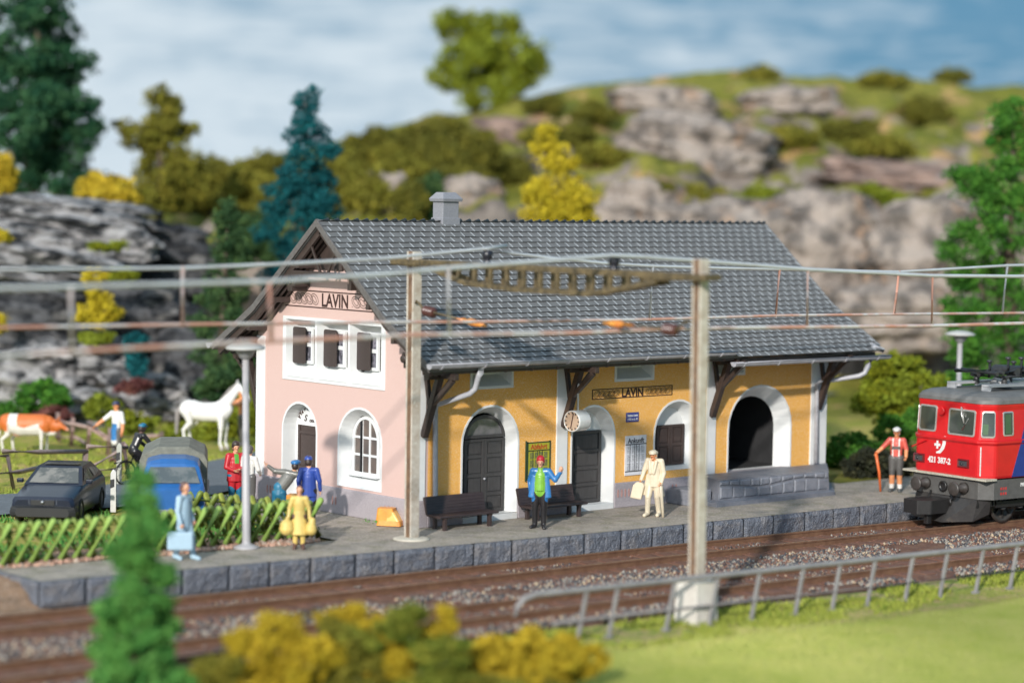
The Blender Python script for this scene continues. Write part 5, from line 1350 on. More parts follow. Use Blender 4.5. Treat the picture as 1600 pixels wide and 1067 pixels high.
# woman in yellow with two round bags
b = onZ(467, 857, 0)
tw = person('woman in a yellow dress carrying a yellow bag in each hand at the platform edge', b, toward_cam(4), dict(top='yellow', legs='brown', shoe='brown', sock='brown', hair='brown', skirt='yellow'), J=dict(elR=(.27, 0, 1.12), wrR=(.30, .08, .86), elL=(-.27, 0, 1.12), wrL=(-.29, .08, .84)), bulk=1.12, skirt=.40, h=1.43, grip=1)
Mx = tw[3]; B_ = b.copy()
for v, r, lb in (((.34, .12, .62), .19, 'round yellow bag of the woman in yellow beside the lamp post'), ((-.33, .12, .58), .15, 'knotted yellow bag in the left hand of the woman in yellow')):
    c0 = B_+(Mx @ Vector(v)); pr = [(Vector((0, 0, -.02)), Vector((0, 0, .02)), r*.92, r*.86), (Vector((0, 0, r*.7)), Vector((0, 0, r*1.15)), .05, .03)]
    if r < .18: pr.append((Vector((.02, 0, r*.9)), Vector((.03, 0, r*1.2)), r*.62, r*.55))
    held('bag', lb, 'bag', c0, pr, 'yellow')
# traveller in light blue with a case
b = onZ(287, 874, 0)
tw = person('traveller in a light blue suit walking right with a large light blue suitcase', b, toward_cam(62), dict(top='lblue', legs='lblue', shoe='lblue', hair='brown'), J=dict(wrR=(.27, .10, .86), elR=(.24, 0, 1.12), anL=(-.10, .18, .09), knL=(-.10, .14, .50), tL=(-.11, .34, .04), anR=(.10, -.16, .10), tR=(.12, .0, .04)), bulk=1.08, coat=.12, h=1.70, grip=1)
c0 = b+(tw[3] @ Vector((.33, .14, .60)))
t = thing('suitcase', 'large light blue suitcase carried by the traveller in light blue', 'suitcase', c0)
rz = math.atan2(RH.y, RH.x)+R_(6); m = MB(); m.box(c0+Vector((0, 0, -.12)), (.56, .15, .40), rz); m.build('case', FM['lblue'], t, bevel=.04, seg=3)
m = MB(); dx = Vector((math.cos(rz), math.sin(rz), 0)); m.tube([c0+dx*-.08+Vector((0, 0, .07)), c0+dx*-.06+Vector((0, 0, .13)), c0+dx*.06+Vector((0, 0, .13)), c0+dx*.08+Vector((0, 0, .07))], .018, 6); m.build('handle', FM['lblue'], t)
# hiker beyond the dock
b = onZ(1399, 768, 0)
tw = person('hiker in red shirt, grey shorts and white hat leaning on an orange stick', b, toward_cam(-18), dict(top='hik', legs='hgrey', shoe='dgrey', skin='skino', hair='white', sock='skino', sleeve='hik'), sleeve='skino',
       J=dict(elR=(.36, .06, 1.20), wrR=(.50, .16, 1.06), elL=(-.27, .02, 1.16), wrL=(-.28, .12, .98)), bulk=1.15, h=1.80, hat=('flat', 'white'), grip=1,
       paint=[(lambda q: (q[:, 2] < .46) & (q[:, 2] > .2), 'skino'), (lambda q: (q[:, 2] <= .22) & (q[:, 2] > .10), 'white'), (lambda q: (np.abs(np.abs(q[:, 0])-.085) < .02) & (q[:, 1] > .0) & (q[:, 2] > .98) & (q[:, 2] < 1.46), 'white'), (lambda q: (np.abs(q[:, 0]) < .12) & (q[:, 1] > .0) & (np.abs(q[:, 2]-1.2) < .045), 'hgrey')])
q = b+(tw[3] @ Vector((.52, .22, 1.04))); m = MB(); m.tube([q+Vector((0, 0, .04)), q, Vector((q.x+.10, q.y-.05, .55)), Vector((q.x+.12, q.y-.1, 0.01))], [.05, .045, .04, .03], 8)
tag(m.build('walking_stick', fig_mat('orange', (.70, .14, .03)), None), 'long orange walking stick of the hiker with the white hat', 'walking stick')
# farmer at the pasture
b = foot(184, 70.5)
person('farmer in white shirt, blue apron and dark cap reaching towards the cow', b, toward_cam(-35), dict(top='white', legs='hgrey', shoe='brown', skin='skino'), sleeve='skino', J=dict(elR=(.34, .16, 1.22), wrR=(.46, .34, 1.06), elL=(-.26, 0, 1.14), wrL=(-.28, .05, .9)), bulk=1.1, h=1.78, hat=('cap', 'navy'),
       paint=[(lambda q: (q[:, 1] > .04) & (np.abs(q[:, 0]) < .10) & (q[:, 2] > .62) & (q[:, 2] < 1.12), 'blue')], extra=[((0, .06, 1.05), (0, .09, .60), .10, .12, 'white', ((0, 1, 0), .5))])
b = foot(381, 75.3)
person('groom in a pinkish top holding the white horse by its head', b, toward_cam(-70), dict(top='skino', legs='hgrey', shoe='hgrey', skin='skino', hair='brown'), J=dict(elR=(.26, .22, 1.3), wrR=(.22, .44, 1.42), elL=(-.24, .22, 1.3), wrL=(-.16, .42, 1.40)), bulk=1.1, h=1.8)
# ------------------------------------------------------------------ animals
M_COWR = mat('cow_red', (.60, .16, .035), .5, (.50, .12, .02), 3, .5); M_COWW = mat('cow_white', (.74, .70, .64), .5); M_PINKN = mat('cow_pink', (.72, .34, .24), .5); M_HORN = mat('horn', (.5, .42, .33), .4)
FM.update(cowr=M_COWR, coww=M_COWW, cowp=M_PINKN, horn=M_HORN, hwhite=mat('horse_white', (.78, .76, .73), .5, (.70, .67, .64), 4), mane=mat('horse_mane', (.27, .24, .23), .6, (.20, .18, .17), 20), hoof=mat('hoof', (.45, .40, .37), .5), hleg=mat('horse_leg', (.38, .33, .31), .5))
def cow():
    b = foot(48, 72.5); t = thing('cow', 'brown and white spotted cow standing sideways at the pasture fence', 'cow', b)
    P = [((-.80, 0, 1.06), (-.30, 0, 1.00), .35, .40, 'coww', ((0, 1, 0), .82)), ((-.30, 0, 1.00), (.45, 0, 1.02), .41, .40, 'coww', ((0, 1, 0), .80)), ((.45, 0, 1.08), (.66, 0, 1.10), .34, .27, 'coww', ((0, 1, 0), .78)),
         ((-.86, 0, 1.28), (.58, 0, 1.30), .09, .10, 'coww'), ((.62, 0, 1.10), (1.00, .0, .98), .28, .19, 'coww', ((0, 1, 0), .7)), ((.60, 0, .80), (.86, 0, .78), .20, .13, 'coww', ((0, 1, 0), .5)),
         ((1.02, .0, 1.10), (1.14, .0, 1.02), .135, .115, 'cowr', ((0, 1, 0), .85)), ((1.14, 0, 1.02), (1.34, .0, .90), .105, .075, 'cowr'), ((1.36, 0, .89), (1.40, 0, .87), .072, .06, 'cowp'),
         ((1.03, .11, 1.18), (.99, .24, 1.17), .045, .03, 'cowr', ((0, 0, 1), .5)), ((1.03, -.11, 1.18), (.99, -.24, 1.17), .045, .03, 'cowr', ((0, 0, 1), .5)), ((1.06, .08, 1.24), (1.10, .14, 1.36), .025, .012, 'horn'), ((1.06, -.08, 1.24), (1.10, -.14, 1.36), .025, .012, 'horn'),
         ((-.36, 0, .70), (-.52, 0, .70), .13, .12, 'cowp'), ((-1.08, 0, 1.26), (-1.13, 0, .75), .03, .022, 'coww'), ((-.95, 0, 1.33), (-1.08, 0, 1.27), .04, .03, 'coww'), ((-1.13, 0, .75), (-1.13, 0, .58), .045, .03, 'coww')]
    for y in (-.19, .19):
        f = .04 if y > 0 else -.05
        P += [((.50, y, .95), (.54+f, y, .50), .13, .068, 'coww'), ((.54+f, y, .50), (.53+f, y, .14), .058, .045, 'coww'), ((.53+f, y, .10), (.55+f, y, .04), .058, .062, 'hoof')]
        P += [((-.78, y, 1.02), (-.66+f*2, y, .66), .17, .095, 'coww'), ((-.66+f*2, y, .66), (-.84+f*3, y, .46), .085, .058, 'coww'), ((-.84+f*3, y, .46), (-.80+f*3, y, .13), .050, .045, 'coww'), ((-.80+f*3, y, .10), (-.77+f*3, y, .04), .056, .06, 'hoof')]
    def patch(q):
        n = fbm(np.stack([q[:, 0]*2.3+4.1, q[:, 1]*.5, q[:, 2]*2.2], -1), 2)
        r = (q[:, 0] > .42) & (q[:, 2] > .78) & (q[:, 2] > 1.25-(q[:, 0]-.2)*1.2); r |= (q[:, 0] < -.74) & (q[:, 2] > .78)
        r |= (q[:, 0] > -.42+.1*(n-.5)) & (q[:, 2] > .92+.3*np.abs(q[:, 0]+.15)) & (q[:, 0] < .5)
        return r & (q[:, 0] < 1.3)
    solid('body', P, FM, t, .017, 3, [(patch, 'cowr')], Matrix.Rotation(R_(math.degrees(math.atan2(RH.y, RH.x))-6), 4, 'Z') @ Matrix.Scale(.84, 4))
cow()
def horse():
    b = foot(328, 74.2); t = thing('horse', 'white horse with grey mane and tail standing in the pasture facing right', 'horse', b)
    P = [((-.62, 0, 1.27), (-.15, 0, 1.20), .32, .30, 'hwhite', ((0, 1, 0), .8)), ((-.15, 0, 1.20), (.42, 0, 1.22), .305, .32, 'hwhite', ((0, 1, 0), .78)), ((-.60, 0, 1.36), (-.48, 0, 1.38), .22, .2, 'hwhite', ((0, 1, 0), .85)), ((.40, 0, 1.34), (.56, 0, 1.30), .25, .24, 'hwhite', ((0, 1, 0), .7)),
         ((.50, 0, 1.42), (.86, 0, 1.86), .21, .125, 'hwhite', ((0, 1, 0), .62)), ((.86, 0, 1.86), (.98, 0, 2.04), .125, .105, 'hwhite', ((0, 1, 0), .7)), ((.98, 0, 2.04), (1.12, 0, 1.93), .115, .095, 'hwhite', ((0, 1, 0), .75)), ((1.12, 0, 1.93), (1.30, 0, 1.66), .088, .068, 'hwhite', ((0, 1, 0), .8)), ((1.30, 0, 1.66), (1.33, 0, 1.62), .066, .058, 'mane'),
         ((.94, .06, 2.12), (.95, .085, 2.26), .035, .014, 'hwhite'), ((.94, -.06, 2.12), (.95, -.085, 2.26), .035, .014, 'hwhite'),
         ((.96, 0, 2.14), (.70, 0, 1.92), .055, .075, 'mane', ((0, 1, 0), .6)), ((.70, 0, 1.92), (.44, 0, 1.60), .075, .07, 'mane', ((0, 1, 0), .6)), ((-.88, 0, 1.42), (-1.02, 0, 1.18), .05, .085, 'mane'), ((-1.02, 0, 1.18), (-1.05, 0, .50), .09, .055, 'mane')]
    for y in (-.16, .16):
        tg = 'hwhite' if y < 0 else 'hwhite'; f = .05 if y > 0 else -.04
        P += [((.46, y, 1.10), (.50+f, y, .68), .13, .075, tg), ((.50+f, y, .68), (.47+f, y, .22), .058, .044, tg), ((.47+f, y, .22), (.52+f, y, .12), .048, .05, tg), ((.52+f, y, .08), (.54+f, y, .04), .06, .068, 'hoof')]
        P += [((-.64, y, 1.20), (-.52+f, y, .86), .19, .105, tg), ((-.52+f, y, .86), (-.74+f, y, .62), .09, .060, tg), ((-.74+f, y, .62), (-.68+f, y, .20), .050, .042, tg), ((-.68+f, y, .20), (-.63+f, y, .11), .046, .05, tg), ((-.63+f, y, .08), (-.60+f, y, .04), .06, .066, 'hoof')]
    solid('body', P, FM, t, .017, 3, None, Matrix.Rotation(R_(math.degrees(math.atan2(RH.y, RH.x))-8), 4, 'Z') @ Matrix.Scale(.97, 4))
horse()
# ------------------------------------------------------------------ cyclist
bb = onZ(196, 758, 0); ry = math.atan2(RH.y, RH.x)+R_(42); t = thing('bicycle', 'black bicycle under the rider in dark clothes, half hidden by the van', 'bicycle', bb)
d = Vector((math.cos(ry), math.sin(ry), 0)); bk = bb+d*.0
M_BIKE = mat('bicycle_black', (.015, .015, .015), .3)
for u in (0, 1.02):
    m = MB(); c = bb+d*u+Vector((0, 0, .33)); n_ = Vector((-d.y, d.x, 0)); K = 28
    m.tube([c+(d*math.cos(2*math.pi*k/K)+Vector((0, 0, 1))*math.sin(2*math.pi*k/K))*.32 for k in range(K+1)], .028, 8, caps=False)
    for k in range(0, K, 3): m.tube([c, c+(d*math.cos(2*math.pi*k/K)+Vector((0, 0, 1))*math.sin(2*math.pi*k/K))*.31], .006, 4)
    m.build('wheel', M_BIKE, t)
Z_ = Vector((0, 0, 1)); r0 = bb+Z_*.33; f0 = bb+d*1.02+Z_*.33; bbk = bb+d*.42+Z_*.30; st_ = bb+d*.25+Z_*.86; hdp = bb+d*.88+Z_*.88
m = MB(); 
for a, c in ((r0, bbk), (r0, st_-Z_*.1), (bbk, st_), (bbk, hdp-Z_*.12), (st_-Z_*.1, hdp-Z_*.03), (hdp, f0)): m.tube([a, c], .02, 6)
m.build('frame', M_BIKE, t)
n_ = Vector((-d.y, d.x, 0)); m = MB(); m.tube([hdp+Z_*.1-n_*.25-d*.1, hdp+Z_*.12-n_*.1, hdp+Z_*.12+n_*.1, hdp+Z_*.1+n_*.25-d*.1], .018, 6); m.tube([hdp, hdp+Z_*.12], .018, 6); m.build('handlebar', M_BIKE, t)
m = MB(); m.tube([st_-d*.12+Z_*.04, st_+d*.05+Z_*.06, st_+d*.16+Z_*.04], [.07, .05, .025], 8); m.tube([st_-Z_*.1, st_+Z_*.04], .016, 6); m.build('saddle', M_BIKE, t)
m = MB(); m.tube([bb-d*.36+Z_*.62, bb-d*.05+Z_*.66, bb+d*.2+Z_*.62], .03, 6); m.build('mudguard', M_BIKE, t)
person('cyclist in black clothes and a blue cap riding away behind the van', bb+d*.25, math.degrees(ry), dict(top='black', legs='black', shoe='black', skin='brown', hair='hair'),
       J=dict(hip=(0, -.02, .98), chest=(0, .14, 1.28), neck=(0, .24, 1.43), head=(0, .30, 1.57), shR=(.18, .22, 1.38), shL=(-.18, .22, 1.38), elR=(.25, .38, 1.18), elL=(-.25, .38, 1.18), wrR=(.24, .58, 1.02), wrL=(-.24, .58, 1.02), hR=(.09, 0, .95), hL=(-.09, 0, .95), knR=(.11, .34, .74), knL=(-.11, .30, .60), anR=(.11, .20, .36), anL=(-.11, .16, .20), tR=(.12, .33, .32), tL=(-.12, .29, .16)), hat=('cap', 'teal'), h=1.7)
# ------------------------------------------------------------------ locomotive
def track_frame(x):
    def at(xx): return Vector((xx, float(np.interp(xx, [p.x for p in TA], [p.y for p in TA])), 0))
    d = (at(x+4)-at(x-.5)).normalized(); n = Vector((d.y, -d.x, 0)); return at(x)+n*.65, d, n
L0, LD, LN = track_frame(14.0)
L0.z = -.37
LM = Matrix(((LD.x, LN.x, 0, L0.x), (LD.y, LN.y, 0, L0.y), (0, 0, 1, L0.z), (0, 0, 0, 1)))    # X back, Y towards the lawn, Z up
def LP(x, y, z): return LM @ Vector((x, y, z))
M_LRED = mat('loco_red', (.58, .010, .014), .32, (.50, .008, .012), 3, .5, coat=.35)
M_LBLUE = mat('loco_blue', (.012, .035, .22), .35, coat=.3); M_LGREY = mat('loco_grey', (.105, .100, .095), .5, (.08, .076, .072), 6, .5, .2, 30)
M_LROOF = mat('loco_roof', (.15, .145, .14), .5, (.11, .105, .10), 4, .5, .2, 30); M_LBLK = mat('loco_black', (.014, .013, .013), .38, (.022, .02, .02), 12)
M_LSIL = mat('window_chrome', (.60, .59, .56), .3, metal=.6); M_LEDGE = mat('cream_ledge', (.50, .46, .37), .6, (.34, .31, .25), 20, .7, .4, 40)
M_LGLS = mat('loco_glass', (.035, .04, .035), .05, (.05, .06, .045), 3, spec=.9); M_LWHT = mat('loco_white', (.75, .74, .72), .4); M_CAB = mat('cab_green', (.06, .12, .055), .5)
loco = thing('locomotive', 'red and blue electric locomotive with grey roof numbered 421 387-2', 'locomotive', tuple(L0))
LEN = 14.8
def plan(ins, z, back=None):      # chamfered nose outline at a height
    h = 1.43-ins
    pts = [(0+ins, -1.10), (0+ins, 1.10), (.36+ins*.6, h), (LEN-.36-ins*.6, h), (LEN-ins, 1.10), (LEN-ins, -1.10), (LEN-.36-ins*.6, -h), (.36+ins*.6, -h)]
    return [LP(x, y, z) for x, y in pts]
def rounded(v, r=.07):
    out = []
    n = len(v)
    for i in range(n):
        a, b, c = v[i-1], v[i], v[(i+1) % n]; p = b+(a-b).normalized()*r; q = b+(c-b).normalized()*r
        out += [p, (p+q)/2*.6+b*.4 if False else (p+q+b*2)/4, q]
    return out
m = MB()
zs = [(1.28, .02), (1.34, .0), (2.14, .0), (2.20, -.045), (2.25, -.045), (2.28, .02), (3.05, .07), (3.16, .05), (3.22, .05)]
R3 = [rounded(plan(i, z)) for z, i in zs]
for a, b in zip(R3, R3[1:]): m.loft(a, b)
m.fill(R3[0]); m.fill(R3[-1]); m.build('body', M_LRED, loco)
# blue flank with the slanted division
for sg in (1, -1):
    m = MB()
    for za, zb, o in ((1.30, 2.17, 1.434), (2.27, 3.17, 1.412)):
        xa = .95+(za-1.28)*.36; xb = .95+(zb-1.28)*.36
        ins = 0 if za < 2 else .0
        ya, yb = (1.433, 1.433) if za < 2 else (1.416, 1.372)
        A = [LP(xa, sg*ya, za), LP(LEN-2, sg*ya, za), LP(LEN-2, sg*yb, zb), LP(xb, sg*yb, zb)]; B = [LP(xa, sg*(ya+.006), za), LP(LEN-2, sg*(ya+.006), za), LP(LEN-2, sg*(yb+.006), zb), LP(xb, sg*(yb+.006), zb)]
        m.fill(A); m.fill(B); m.loft(A, B)
    A = [LP(1.24, sg*1.482, 2.185), LP(LEN-2, sg*1.482, 2.185), LP(LEN-2, sg*1.482, 2.265), LP(1.27, sg*1.482, 2.265)]; m.fill(A)
    m.build('blue_flank', M_LBLUE, loco)
# roof
m = MB(); rz = [(3.22, .02), (3.31, .03), (3.39, .09), (3.46, .24), (3.50, .50)]
R4 = []
for z, i in rz:
    h = 1.43-i; f = i*1.1
    R4.append(rounded([LP(x, y, z) for x, y in ((f, -1.12+i*.6), (f, 1.12-i*.6), (.36+f, h), (LEN-.36-f, h), (LEN-f, 1.12-i*.6), (LEN-f, -1.12+i*.6), (LEN-.36-f, -h), (.36+f, -h))], .12))
for a, b in zip(R4, R4[1:]): m.loft(a, b, smooth=True)
m.fill(R4[-1]); m.build('roof', M_LROOF, loco)
def lbox(m, x0, x1, y0, y1, z0, z1):
    A = [LP(x, y, z0) for x, y in ((x0, y0), (x1, y0), (x1, y1), (x0, y1))]; B = [LP(x, y, z1) for x, y in ((x0, y0), (x1, y0), (x1, y1), (x0, y1))]
    m.fill(A); m.fill(B); m.loft(A, B)
m = MB()
for y in (-.62, .62): lbox(m, .75, 5.5, y-.14, y+.14, 3.60, 3.66); lbox(m, .75, .82, y-.14, y+.14, 3.5, 3.62)
m.build('roof_walkway', mat('walkway_grey', (.42, .42, .43), .5), loco)
m = MB()
lbox(m, 2.4, LEN-2.4, -1.30, -1.12, 3.22, 3.50); lbox(m, 2.4, LEN-2.4, 1.12, 1.30, 3.22, 3.50)
for i in range(40): lbox(m, 2.5+i*.24, 2.54+i*.24, 1.29, 1.315, 3.26, 3.48)
m.build('roof_grille', mat('grille_grey', (.30, .30, .31), .5), loco)
# pantograph and roof gear
pg = MB()
for x in (1.6, 2.9):
    for y in (-.5, .5): pg.lathe(LP(x, y, 3.58), [(.06, 0), (.10, .03), (.06, .06), (.10, .09), (.06, .12), (.10, .15), (.05, .2)], 10)
    pg.tube([LP(x, -.62, 3.82), LP(x, .62, 3.82)], .05, 8)
for y in (-.55, .55): pg.tube([LP(1.45, y, 3.84), LP(3.2, y, 3.84)], .045, 8); pg.tube([LP(1.2, y, 3.92), LP(2.3, y*.5, 3.98), LP(3.3, y, 3.93)], .035, 6)
pg.tube([LP(1.05, -.75, 3.95), LP(1.05, .75, 3.95)], .06, 8); pg.tube([LP(1.28, -.75, 3.97), LP(1.28, .75, 3.97)], .05, 8); pg.tube([LP(2.3, -.35, 3.92), LP(2.3, .35, 3.92)], .13, 8); pg.tube([LP(1.35, -.2, 3.85), LP(1.9, -.1, 3.98), LP(2.9, .1, 3.95)], [.08, .15, .12], 8); pg.tube([LP(2.6, .5, 3.8), LP(2.9, .4, 4.05), LP(3.4, .3, 4.0)], [.08, .12, .1], 8)
for x, y, h in ((1.55, 0, .42), (2.05, .2, .50), (2.6, -.1, .36), (2.4, .35, .5), (3.0, .1, .34)): pg.tube([LP(x, y, 3.78), LP(x+.02, y, 3.8+h)], .04, 7); pg.lathe(LP(x, y, 3.8+h), [(0, -.05), (.075, -.02), (.075, .03), (0, .05)], 8)
pg.build('pantograph', mat('pantograph_black', (.03, .03, .032), .4, (.05, .05, .05), 9), loco)
m = MB(); m.lathe(LP(1.9, .1, 3.55), [(.28, 0), (.28, .1), (.2, .22), (.1, .25)], 14); m.lathe(LP(3.3, .5, 3.55), [(.10, 0), (.13, .05), (.08, .1), (.13, .15), (.08, .2), (.12, .25)], 12); m.build('roof_insulator', mat('roof_insulator', (.33, .33, .33), .4), loco)
# windows on the nose: a quad on the sloping upper face
def nose_pt(u, z, side=0, out=.0):
    """side 0 front face u=y; 1 right chamfer u=0..1; -1 left chamfer; 2 flank u=x"""
    i = .02+(z-2.28)/(3.05-2.28)*.05
    if side == 0: return LP(i-out, u, z)
    if side in (1, -1):
        a = Vector((i, 1.10)); b = Vector((.36+i*.6, 1.43-i)); p = a+(b-a)*u; nn = Vector((-(b-a).y, (b-a).x)).normalized()*-1
        nn = Vector(((b-a).y, -(b-a).x)).normalized(); nn = -nn if nn.x > 0 else nn
        return LP(p.x+nn.x*out, side*(p.y-nn.y*-out if False else p.y+(-nn.y if nn.y < 0 else nn.y)*out), z)
    return LP(u, 1.43-i+out, z)
def win(nm, u0, u1, z0, z1, side, r=.07, fw=.045):
    du = r if side in (0, 2) else .12
    def ring(g, out, rr):
        q = []
        for cu, cz, a0 in ((u1-g, z1-g, 0), (u0+g, z1-g, 90), (u0+g, z0+g, 180), (u1-g, z0+g, 270)):
            su = -1 if cu > (u0+u1)/2 else 1; sz = -1 if cz > (z0+z1)/2 else 1
            for k in range(4):
                a = R_(a0+30*k); k_ = 1 if side in (0, 2) else 1.8
                q.append(nose_pt(cu+su*rr*k_+rr*k_*math.cos(a), cz+sz*rr+rr*math.sin(a), side, out))
        return q
    k = 1 if side in (0, 2) else 1.8
    m = MB(); A = ring(0, .012, r); B = ring(fw, .018, max(r-.02, .02)); C = ring(fw, -.02, max(r-.02, .02)); m.loft(A, B); m.loft(B, C); m.loft(ring(0, -.01, r), A); w = m.build(nm, M_LSIL, loco)
    m = MB(); m.fill(ring(fw*.8, .006, max(r-.02, .02))); m.build('pane', M_LGLS, w); return w
win('window', -1.06, -.42, 2.36, 3.06, 0)
win('window', .00, .96, 2.34, 3.04, 0)
win('window', .12, .92, 2.34, 3.04, 1)
win('window', .12, .92, 2.34, 3.04, -1)
win('window', .62, 1.02, 2.38, 3.02, 2, .05, .035)
# cab interior seen through the panes is suggested by a seat back and desk in green-grey
m = MB()
for u0, u1, c in ((.22, .46, 0), ): m.fill([nose_pt(.2, 2.42, 1, .012), nose_pt(.52, 2.42, 1, .012), nose_pt(.52, 2.70, 1, .012), nose_pt(.2, 2.70, 1, .012)])
m.build('cab_curtain', M_CAB, loco); m = MB()
m.fill([nose_pt(.70, 2.44, 2, .012), nose_pt(.92, 2.44, 2, .012), nose_pt(.92, 2.95, 2, .012), nose_pt(.70, 2.95, 2, .012)])
m.build('cab_curtain', M_CAB, loco)
# wiper
m = MB(); m.tube([nose_pt(.46, 3.10, 0, .05), nose_pt(.50, 2.90, 0, .06), nose_pt(.60, 2.68, 0, .05)], .018, 6); m.tube([nose_pt(.50, 3.08, 0, .05), nose_pt(.56, 2.88, 0, .06), nose_pt(.60, 2.68, 0, .05)], .012, 6); m.tube([nose_pt(.54, 2.50, 0, .045), nose_pt(.74, 2.82, 0, .045)], .014, 6); m.build('wiper', M_LSIL, loco)
# head lamps
m = MB(); m.lathe(nose_pt(-.24, 2.93, 0, .02), [(.10, 0), (.12, .03), (.10, .05), (.085, .05)], 18, tuple(-LD)); hl = m.build('headlight', M_LRED, loco)
m = MB(); m.lathe(nose_pt(-.24, 2.93, 0, .045), [(0, .012), (.085, .01)], 18, tuple(-LD), caps=False); m.build('lens', mat('lamp_lens', (.06, .06, .065), .1), hl)
def lamp(y):
    m = MB(); 
    for g, d0, d1, mt in ((0, 0, .05, 0),):
        A = []; B = []
        for sx, sz in ((-1, -1), (1, -1), (1, 1), (-1, 1)): A.append(LP(-.0, y+sx*.20, 1.62+sz*.12)); B.append(LP(-.06, y+sx*.17, 1.62+sz*.09))
        m.loft(A, B); m.fill(A)
        C = [LP(-.03, y+sx*.14, 1.62+sz*.065) for sx, sz in ((-1, -1), (1, -1), (1, 1), (-1, 1))]; m.loft(B, C)
    h_ = m.build('headlight', M_LRED if False else mat('lamp_frame', (.12, .008, .01), .35), loco)
    m = MB(); m.fill([LP(-.032, y+sx*.145, 1.62+sz*.07) for sx, sz in ((-1, -1), (1, -1), (1, 1), (-1, 1))]); m.lathe(LP(-.035, y-.05, 1.62), [(0, .02), (.05, .0)], 12, tuple(-LD)); m.build('lens', mat('lamp_lens', (.06, .06, .065), .1), h_)
lamp(-1.02+.04); lamp(.62)
# lettering and crest
ux, uz = LN, Vector((0, 0, 1))
m = MB(); v, f = text_mesh('421 387-2', .215, LP(-.006, -.25, 1.55), ux, uz, .003, .008, sx=.92); m.add(v, f); m.build('number', M_LWHT, loco, fixn=False)
cr = MB(); sh = [(-.02, .37), (.27, .42), (.28, .22), (.22, .07), (.10, -.05), (-.06, -.06), (-.05, -.02), (.06, .03), (.13, .13), (.17, .24), (.17, .35), (-.01, .32)]
cr.prism([(a, b) for a, b in sh], -.006, .0, 'YZ', M=LM @ Matrix.Translation((-.002, -.31, 1.86)))
arms = [(-.04, -.13), (.04, -.13), (.04, -.04), (.13, -.04), (.13, .04), (.04, .04), (.04, .13), (-.04, .13), (-.04, .04), (-.13, .04), (-.13, -.04), (-.04, -.04)]
cr.prism(arms, -.008, -.002, 'YZ', M=LM @ Matrix.Translation((-.002, -.33, 2.03)) @ Matrix.Scale(.82, 4)); cr.build('cross_emblem', M_LWHT, loco)
m = MB(); m.prism([(a*1.0, b) for a, b in [(.0, .0), (.06, .0), (.06, .82), (.0, .82)]], -.02, .0, 'XZ', M=LM @ Matrix.Translation((.42, 1.445, 1.32))) if False else m.bar(LP(.06, 1.16, 1.34), LP(.06, 1.16, 2.10), .035, .02); m.build('handrail', M_LWHT, loco)
m = MB(); m.bar(LP(-.02, -1.05, 1.98), LP(-.06, -.70, 2.12), .03, .03); m.bar(LP(-.02, -1.05, 1.98), LP(-.05, -1.22, 1.9), .03, .03); m.build('grab_rail', M_LRED, loco)
m = MB(); lbox(m, -.10, .34, -1.5, 1.5, 1.235, 1.285); m.build('front_ledge', M_LEDGE, loco, bevel=.012)
# frame
m = MB()
A = [LP(x, y, .72) for x, y in ((.02, -1.2), (.02, 1.14), (.34, 1.40), (LEN-.3, 1.40), (LEN, 1.1), (LEN, -1.1), (LEN-.3, -1.40), (.34, -1.40))]; B = [v+Vector((0, 0, .52)) for v in A]; m.fill(A); m.fill(B); m.loft(A, B); m.build('frame', M_LGREY, loco, bevel=.02)
m = MB()
for x in (1.0, 1.4): 
    pass
v, f = text_mesh('PIN S-R', .13, LP(1.55, 1.405, 1.03), LD, uz, .003, .004); m.add(v, f); m.build('frame_writing', M_LWHT, loco, fixn=False); m = MB(); v, f = text_mesh('SBB', .10, LP(2.7, 1.405, 1.0), LD, uz, .003, .003); m.add(v, f); m.build('frame_writing', M_LWHT, loco, fixn=False)
m = MB()
for i in range(3):
    for j in range(2): lbox(m, .58+i*.09, .63+i*.09, 1.402, 1.41, .84+j*.13, .91+j*.13)
m.build('frame_mark', mat('mark_red', (.5, .04, .04), .5), loco)
for y in (-.68, .68):
    m = MB(); m.lathe(LP(.0, y, .98), [(.15, 0), (.15, .08), (.10, .10), (.10, .26), (.08, .28), (.08, .38), (.185, .39), (.19, .42), (.15, .44), (0, .45)], 20, tuple(-LD)); m.build('buffer', mat('buffer_dark', (.055, .045, .042), .4, (.04, .035, .03), 9), loco)
m = MB(); m.lathe(LP(-.02, -.05, .96), [(.14, 0), (.14, .05), (.09, .06), (.09, .02)], 14, tuple(-LD)); m.tube([LP(-.02, .3, .8), LP(-.15, .32, .62), LP(-.12, .34, .45)], .03, 6); m.build('brake_hose', M_LBLK, loco); m = MB(); m.tube([LP(-.02, -.5, .8), LP(-.12, -.5, .62), LP(-.1, -.45, .5)], .03, 6); m.build('brake_hose', M_LBLK, loco)
# chunky model coupler
m = MB()
A = [(-.05, -.30), (-.05, .30), (-.85, .34), (-1.15, .10), (-1.15, -.40), (-.80, -.52)]
m.fill([LP(x, y, .30) for x, y in A]); m.fill([LP(x, y, .66) for x, y in [(a*1, b) for a, b in A]]); m.loft([LP(x, y, .30) for x, y in A], [LP(x, y, .66) for x, y in A]); lbox(m, -.78, -.62, -.02, .14, .02, .34); m.build('coupler', M_LBLK, loco, bevel=.03)
m = MB()
A = [LP(x, y, z) for x, y, z in ((-.30, -.95, .10), (-.42, .30, .06), (.05, .95, .12), (.45, 1.10, .30))]; B = [LP(x, y, z) for x, y, z in ((.05, -1.10, .72), (.0, .40, .70), (.05, 1.1, .72), (.34, 1.25, .72))]
C = [v+LD*.06 for v in A]; D = [v+LD*.06 for v in B]
m.loft(A, B, closed=False); m.loft(C, D, closed=False); m.loft(A, C, closed=False); m.build('snow_plough', mat('plough_grey', (.035, .033, .034), .35, (.05, .047, .045), 9), loco)
